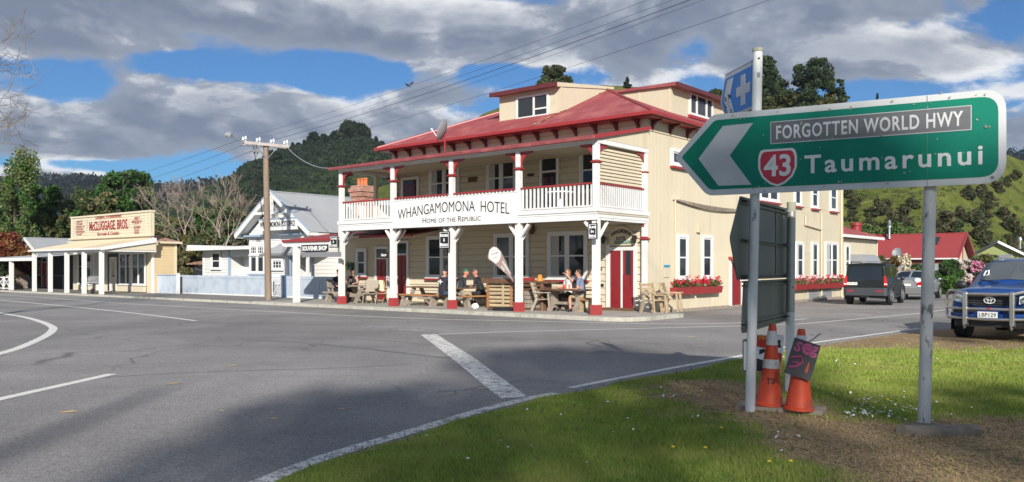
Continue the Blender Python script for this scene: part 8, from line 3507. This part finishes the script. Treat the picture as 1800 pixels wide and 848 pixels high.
def offroader():
 g = G(1519, 537)
 t = thing('parked_offroader', 'dark green boxy off-roader parked beside the hotel, seen from behind', 'car', (g.x + .05, g.y, 0), ROT + R(6))
 t.scale = (.94, .94, .96)
 # +y runs forward, away from the viewer
 def sec(y, top, zr=1.84, w=.96, up=None, dyt=0.0):
  sh = 1.10
  if top == 'cab':
   P = [(0, .34, 0), (.80, .34, 0), (w - .03, .42, 0), (w, .75, 0), (w - .01, 1.02, 0), (w - .05, sh, 0), (w - .07, sh + .03, 0), (w - .16, zr - .06, dyt), (w - .27, zr, dyt), (0, zr + .035, dyt)]
  else:
   P = [(0, .34, 0), (.80, .34, 0), (w - .03, .42, 0), (w, .75, 0), (w - .01, .98, 0), (w - .06, 1.05, 0), (w - .12, 1.09, 0), (w - .3, 1.12, 0), (.4, 1.13, 0), (0, 1.14, 0)]
  return (y, P)
 L = Loft([sec(0, 'cab', 1.80, .94, dyt=.10), sec(.08, 'cab', 1.83, .955, dyt=.08), sec(.9, 'cab', 1.86, .965), sec(1.9, 'cab', 1.86, .965), sec(2.75, 'cab', 1.82, .965, dyt=.0),
   sec(3.35, 'hood', w=.965), sec(4.2, 'hood', w=.95), sec(4.65, 'hood', w=.88)])
 m = MB()
 L.body(m)
 m.build('body', 'paint_dark', t, smooth=True, bevel=.025)
 # glass along the sides
 for a, b in ((.25, 1.0), (2.08, 2.78), (2.86, 3.72)):
  pass
 for q in ([(1.05, 6.15), (1.95, 6.15), (1.95, 6.9), (1.0, 6.9)], [(2.05, 6.15), (2.95, 6.15), (2.95, 6.9), (2.05, 6.9)], [(3.03, 6.15), (3.9, 6.15), (3.62, 6.88), (3.03, 6.9)], [(4.0, 6.2), (4.45, 6.2), (4.05, 6.88), (4.0, 6.88)]):
  for s in (1, -1):
   L.patch(q, s, .008).build('side_window', 'car_glass', t)
 # rear
 y0 = -.012

 def rear(pts, name, ms, yy=y0, th=.02, lean=True):
  mb = MB()
  f = [(x, yy + (.10 * max(0, (z - 1.13) / .7) if lean else 0), z) for x, z in pts]
  n = len(f)
  vs = f + [(x, y + th, z) for x, y, z in f]
  mb.add(vs, [tuple(range(n)), tuple(range(n, 2 * n))[::-1]] + [(i, n + i, n + (i + 1) % n, (i + 1) % n) for i in range(n)])
  return mb.build(name, ms, t)
 rear([(-.12, 1.0), (.10, 1.14), (.70, 1.14), (.72, 1.22), (.66, 1.68), (-.66, 1.68), (-.74, 1.16), (-.62, 1.10), (-.30, 1.09)], 'rear_window', 'car_glass')
 rear([(-.70, .80), (.72, .80), (.72, .82), (-.70, .82)], 'tailgate_gap', 'black_paint', -.006)
 for s in (-1, 1):
  lamp = rear([(s * .95, .86), (s * .78, .86), (s * .78, 1.30), (s * .86, 1.30)] if s < 0 else [(.78, .86), (.95, .86), (.86, 1.30), (.78, 1.30)], 'tail_lamp', 'lamp_red', -.03, .06)
  MB().box(s * .86 - .06, -.036, .92, s * .86 + .06, -.028, .97).build('reversing_lamp', 'plate_white', lamp)
  mb = MB()
  mb.path([(s * .80, -.02, 1.32), (s * .79, .0, 1.5), (s * .73, .06, 1.72)], .02, 6)
  mb.build('pillar_trim', 'plastic_black', t)
 b = MB()
 b.prism([(-.93, -.05), (-.80, -.14), (.80, -.14), (.93, -.05), (.97, .5), (-.97, .5)], 'z', .42, .78)
 b.build('bumper', 'plastic_grey', t, bevel=.03)
 for s in (-1, 1):
  MB().box(s * .62 - .14, -.146, .62, s * .62 + .14, -.138, .66).build('reflector', 'lamp_red', t)
 MB().box(-.78, -.02, .90, -.34, -.012, 1.02).build('number_plate', 'plate_white', t)
 text('FQY 632', 'black_letter', t, (-.56, -.022, .96), width=.36, height=.075, bold=.01, depth=.002)
 MB().box(.95, -.05 + .1, .34, .96, 4.4, .40).build('sill', 'plastic_grey', t)
 mb = MB()
 mb.tube((-.2, -.05, .38), (.2, -.05, .38), .03)
 mb.build('tow_bar', 'plastic_black', t)
 # roof rails and rack
 for s in (-1, 1):
  mb = MB()
  mb.path([(s * .68, .35, 1.86), (s * .69, .5, 1.93), (s * .69, 2.4, 1.93), (s * .68, 2.6, 1.86)], .025, 8)
  mb.build('roof_rail', 'plastic_black', t)
 for y in (.75, 2.0):
  MB().box(-.72, y - .04, 1.93, .72, y + .04, 1.965).build('roof_bar', 'bull_bar', t)
 mb = MB()
 mb.box(-.85, .06, 1.80, .85, .2, 1.84)
 mb.build('spoiler', 'paint_dark', t)
 for s in (-1, 1):
  for y in (.95, 3.85):
   wheel(t, s * .86, y, .38, .24, 'alloy', 5, 'plastic_grey', .962)
  MB().box(s * .90 - .02, .42, .16, s * .90 + .02, .46, .50).build('mud_flap', 'plastic_black', t)
  m = MB()
  m.ball((s * 1.08, 3.0, 1.18), (.10, .07, .11), 8, 6)
  m.build('mirror', 'plastic_black', t, smooth=True)

offroader()

def sedan():
 g = G(1590, 528)
 t = thing('parked_sedan', 'silver sedan parked in front of the dark off-roader', 'car', (g.x + .2, g.y + .3, 0), ROT + R(3))

 def sec(y, zs_, zr, w=.90, wr=None, dy=0.0):
  wr = wr or w - .2
  return (y, [(0, .28, 0), (w - .12, .28, 0), (w - .02, .36, 0), (w, .58, 0), (w - .02, .80, 0), (w - .07, zs_, 0), (w - .10, zs_ + .02, 0), (wr, zr - .04, dy), (wr - .12, zr, dy), (0, zr + .03, dy)])
 L = Loft([sec(0, .92, .98, .80, .62, .10), sec(.18, .95, 1.02, .87, .65), sec(.75, .97, 1.06, .90, .66), sec(1.55, .98, 1.40, .905, .62), sec(2.3, .98, 1.45, .905, .62), sec(2.9, .97, 1.42, .90, .62), sec(3.7, .95, 1.0, .89, .66),
   sec(4.4, .85, .88, .84, .6), sec(4.75, .68, .72, .72, .5)])
 m = MB()
 L.body(m)
 m.build('body', 'paint_silver', t, smooth=True, bevel=.03)
 for q in ([(2.35, 6.15), (3.9, 6.15), (3.9, 6.92), (3.0, 6.92)], [(3.98, 6.15), (5.35, 6.15), (5.0, 6.92), (3.98, 6.92)]):
  for s in (1, -1):
   L.patch(q, s, .008).build('side_window', 'car_glass', t)
 L.patch([(2.15, 7.1), (2.95, 7.1), (2.95, 8.9), (2.15, 8.9)], both=True, off=.008).build('rear_window', 'car_glass', t)
 for s in (-1, 1):
  mb = MB()
  mb.prism([(s * .50, .74), (s * .83, .70), (s * .84, .86), (s * .74, .92), (s * .52, .90)][::s], 'y', -.03, .20)
  lm = mb.build('tail_lamp', 'lamp_red', t)
  MB().box(s * .62 - .07, -.04, .66, s * .62 + .07, .1, .73).build('reversing_lamp', 'plate_white', lm)
  for y in (.98, 3.75):
   wheel(t, s * .80, y, .33, .21, 'alloy', 7, None, .902)
  m = MB()
  m.ball((s * 1.0, 3.0, 1.02), (.09, .06, .07), 8, 6)
  m.build('mirror', 'paint_silver', t, smooth=True)
 MB().prism([(-.80, .02), (-.7, -.06), (.7, -.06), (.80, .02), (.86, .3), (-.86, .3)], 'z', .30, .62).build('bumper', 'paint_silver', t, bevel=.03)
 MB().box(-.22, -.04, .70, .22, .1, .80).build('number_plate', 'plate_white', t)
 # something white carried at the near corner of the boot
 MB().ball((.52, .05, .96), (.16, .12, .14), 10, 7).build('white_bundle', 'plastic_white', t, smooth=True)

sedan()

def ute():
 turn = R(15)
 front = at(1741, 531, 17.9)
 t = thing('blue_ute', 'blue utility pickup with silver bull bar facing the viewer at the right edge', 'pickup truck', (front.x, front.y, 0), -math.atan2(front.x, front.y) - turn)
 # y grows towards the tail; the front faces -y

 def nose(y, w, sh, hz, cr=.0, zb=.50):
  P = [(0, zb, 0), (w - .16, zb, 0), (w - .04, zb + .08, 0), (w, .74, 0), (w - .01, .94, 0), (w - .07, sh, 0), (w - .16, sh + (hz - sh) * .45, 0), (w - .34, hz - .015, 0), (.36, hz, 0), (0, hz + .02, 0)]
  return (y, [(x, z, cr * (x / w) ** 3) for x, z, d in P])

 def cab(y, zr, dy=0.0, w=.925):
  return (y, [(0, .5, 0), (w - .16, .5, 0), (w - .04, .58, 0), (w, .74, 0), (w - .005, 1.0, 0), (w - .04, 1.12, 0), (w - .08, 1.16, 0), (w - .25, zr - .07, dy), (w - .36, zr - .01, dy), (0, zr + .025, dy)])
 L = Loft([nose(.0, .80, .98, 1.05, .22), nose(.10, .86, 1.03, 1.12, .20), nose(.5, .915, 1.08, 1.17, .04), nose(1.0, .93, 1.10, 1.205), nose(1.42, .93, 1.13, 1.235),
   cab(1.46, 1.28), cab(2.25, 1.76), cab(3.1, 1.80), cab(3.75, 1.76), cab(3.80, 1.22), cab(5.25, 1.22)])
 m = MB()
 L.body(m)
 m.build('body', 'paint_blue', t, smooth=True, bevel=.03)
 L.patch([(5.06, 7.15), (5.93, 7.12), (5.93, 8.999), (5.06, 8.999)], both=True, off=.010, n=8).build('windscreen', 'windscreen', t)
 for q in ([(5.35, 6.1), (6.9, 6.1), (6.9, 6.9), (5.95, 6.9)], [(7.0, 6.1), (7.9, 6.1), (7.9, 6.9), (7.0, 6.9)]):
  for s in (1, -1):
   L.patch(q, s, .008).build('side_window', 'car_glass', t)
 # grille with bars and emblem
 def curve_y(x):
  return .22 * abs(x / .80) ** 3

 def face(pts, name, ms, y, th, par=t):
  mb = MB()
  n = len(pts)
  f = [(x, y + curve_y(x), z) for x, z in pts]
  vs = f + [(x, yy + th, z) for x, yy, z in f]
  mb.add(vs, [tuple(range(n)), tuple(range(n, 2 * n))[::-1]] + [(i, n + i, n + (i + 1) % n, (i + 1) % n) for i in range(n)])
  return mb.build(name, ms, par)
 gr = face([(-.46, .82), (-.3, .79), (0, .785), (.3, .79), (.46, .82), (.50, 1.0), (.3, 1.025), (0, 1.03), (-.3, 1.025), (-.50, 1.0)], 'grille', 'plastic_black', -.045, .06)
 for z in (.835, .885, .94, .985):
  mb = MB()
  mb.path([(x, -.052 + curve_y(x), z) for x in np.linspace(-.46, .46, 9)], .010, 6)
  mb.build('grille_bar', 'plastic_grey', gr)
 em = MB()
 zc = .905

 def ell(cx, cz, a, b, r):
  em.path([(cx + a * cos(q), -.075, cz + b * sin(q)) for q in np.linspace(0, 2 * pi, 25)], r, 6)
 ell(0, zc, .105, .068, .010)
 ell(0, zc + .028, .068, .026, .008)
 ell(0, zc - .002, .034, .062, .008)
 em.build('emblem', 'emblem_silver', gr, smooth=True)
 for s in (-1, 1):
  hl = face([(s * .53, .83), (s * .78, .87), (s * .84, 1.01), (s * .70, 1.035), (s * .54, .99)][::s], 'headlight', 'lamp_glass', -.03, .09)
  mb = MB()
  mb.lathe([(.065, 0), (.065, -.02), (.02, -.015)], 14, (s * .64, .03, .92), 'y')
  mb.build('lamp_bowl', 'chrome', hl, smooth=True)
  fg = face([(s * .58, .56), (s * .78, .58), (s * .80, .74), (s * .62, .74)][::s], 'fog_recess', 'plastic_black', -.02, .06)
 face([(-.56, .64), (.56, .64), (.58, .755), (-.58, .755)], 'lower_intake', 'plastic_black', -.028, .05)
 # bumper below
 mb = MB()
 xs_ = np.linspace(-.86, .86, 15)
 pts = [(x, -.06 + .22 * abs(x / .80) ** 3) for x in xs_]
 mb.prism(pts + [(.88, .6), (-.88, .6)], 'z', .46, .62)
 mb.build('bumper', 'paint_blue', t, bevel=.02)
 MB().box(-.70, -.02, .33, .70, 1.2, .46).build('skid_plate', 'plastic_black', t)
 pl = MB().box(-.19, -.215, .535, .19, -.20, .665).build('number_plate', 'plate_white', t)
 text('LBP129', 'black_letter', pl, (0, -.216, .60), width=.325, height=.082, bold=.012, depth=.002, spacing=1.05)
 # bull bar
 bb = MB()
 cur = lambda x, y0=-.19: y0 + .34 * abs(x / .92) ** 2.6
 for z in (.50, .72, 1.04):
  lim = .90
  if z == .72:
   bb.path([(x, cur(x), z) for x in np.linspace(-lim, lim, 19)], .030, 8)
  elif z == .50:
   bb.path([(x, cur(x), z - .0 + .02 * abs(x)) for x in np.linspace(-lim, lim, 19)], .030, 8)
  else:
   bb.path([(x, cur(x), z) for x in np.linspace(-.46, .46, 11)], .030, 8)
 for s in (-1, 1):
  pts = [(s * .46, cur(.46), 1.04), (s * .66, cur(.66), 1.10), (s * .84, cur(.84) + .02, 1.10), (s * .92, cur(.92) + .03, 1.0), (s * .93, cur(.93) + .03, .75), (s * .92, cur(.92) + .02, .56), (s * .84, cur(.84), .50)]
  bb.path(pts, .030, 8)
 bb.build('bull_bar', 'bull_bar', t, smooth=True)
 for s in (-1, 1):
  mb = MB()
  x = s * .45
  y = cur(.45)
  mb.prism([(y - .06, .38), (y + .10, .34), (y + .10, .50), (y + .03, .60), (y + .03, 1.02), (y - .02, 1.10), (y - .07, 1.06)], 'x', x - .045, x + .045)
  mb.build('bull_bar_upright', 'bull_bar', t, bevel=.015)
  mb = MB()
  mb.path([(x, y - .05, .40), (x, y - .12, .36), (x, y - .08, .30), (x, y, .33)], .018, 6)
  mb.build('tow_hook', 'alloy', t)
 mb = MB()
 mb.ball((0.02, cur(0) - .025, .735), (.04, .012, .02), 8, 6)
 mb.build('badge', 'lamp_red', t)
 for s in (-1, 1):
  for y in (.95, 4.05):
   wheel(t, s * .80, y, .375, .26, 'alloy', 6, None, .93)
  m = MB()
  m.ball((s * 1.08, 1.72, 1.20), (.125, .08, .10), 10, 8)
  m.bar((s * .88, 1.72, 1.15), (s * 1.02, 1.72, 1.17), .08, .06)
  m.build('mirror', 'plastic_black', t, smooth=True)
  MB().bar((s * .2, 1.40, 1.258), (s * .62, 1.52, 1.33), .018, .016).build('wiper', 'plastic_black', t)
 mb = MB()
 mb.path([(.52, 1.42, 1.24), (.515, 1.5, 1.6), (.51, 1.55, 1.85)], .006, 5)
 mb.build('aerial', 'plastic_black', t)
 MB().box(-.62, 2.55, 1.80, .62, 2.60, 1.835).build('roof_rack', 'bull_bar', t)
 # things behind the windscreen
 mb = MB()
 mb.path([(-.60, 1.72, 1.42), (-.56, 1.74, 1.52), (-.50, 1.74, 1.54), (-.50, 1.72, 1.44), (-.56, 1.70, 1.40), (-.60, 1.72, 1.42)], .018, 6)
 mb.build('sticker', 'plate_white', t)

ute()

# ------------------------------------------------------------------ thin valley air
def haze():
 o = MB().box(-1500, -120, -1.2, 1500, 1000, 215).mesh('haze', 'white_paint')
 o.materials.clear()
 m = bpy.data.materials.new('haze')
 m.use_nodes = True
 N, L = m.node_tree.nodes, m.node_tree.links
 for n in list(N):
  N.remove(n)
 v = N.new('ShaderNodeVolumePrincipled')
 v.inputs['Color'].default_value = (.80, .88, 1, 1)
 v.inputs['Density'].default_value = .00014
 v.inputs['Anisotropy'].default_value = .2
 out = N.new('ShaderNodeOutputMaterial')
 L.new(v.outputs[0], out.inputs['Volume'])
 o.materials.append(m)
 tag(place(o, 'haze'), kind='stuff')

haze()
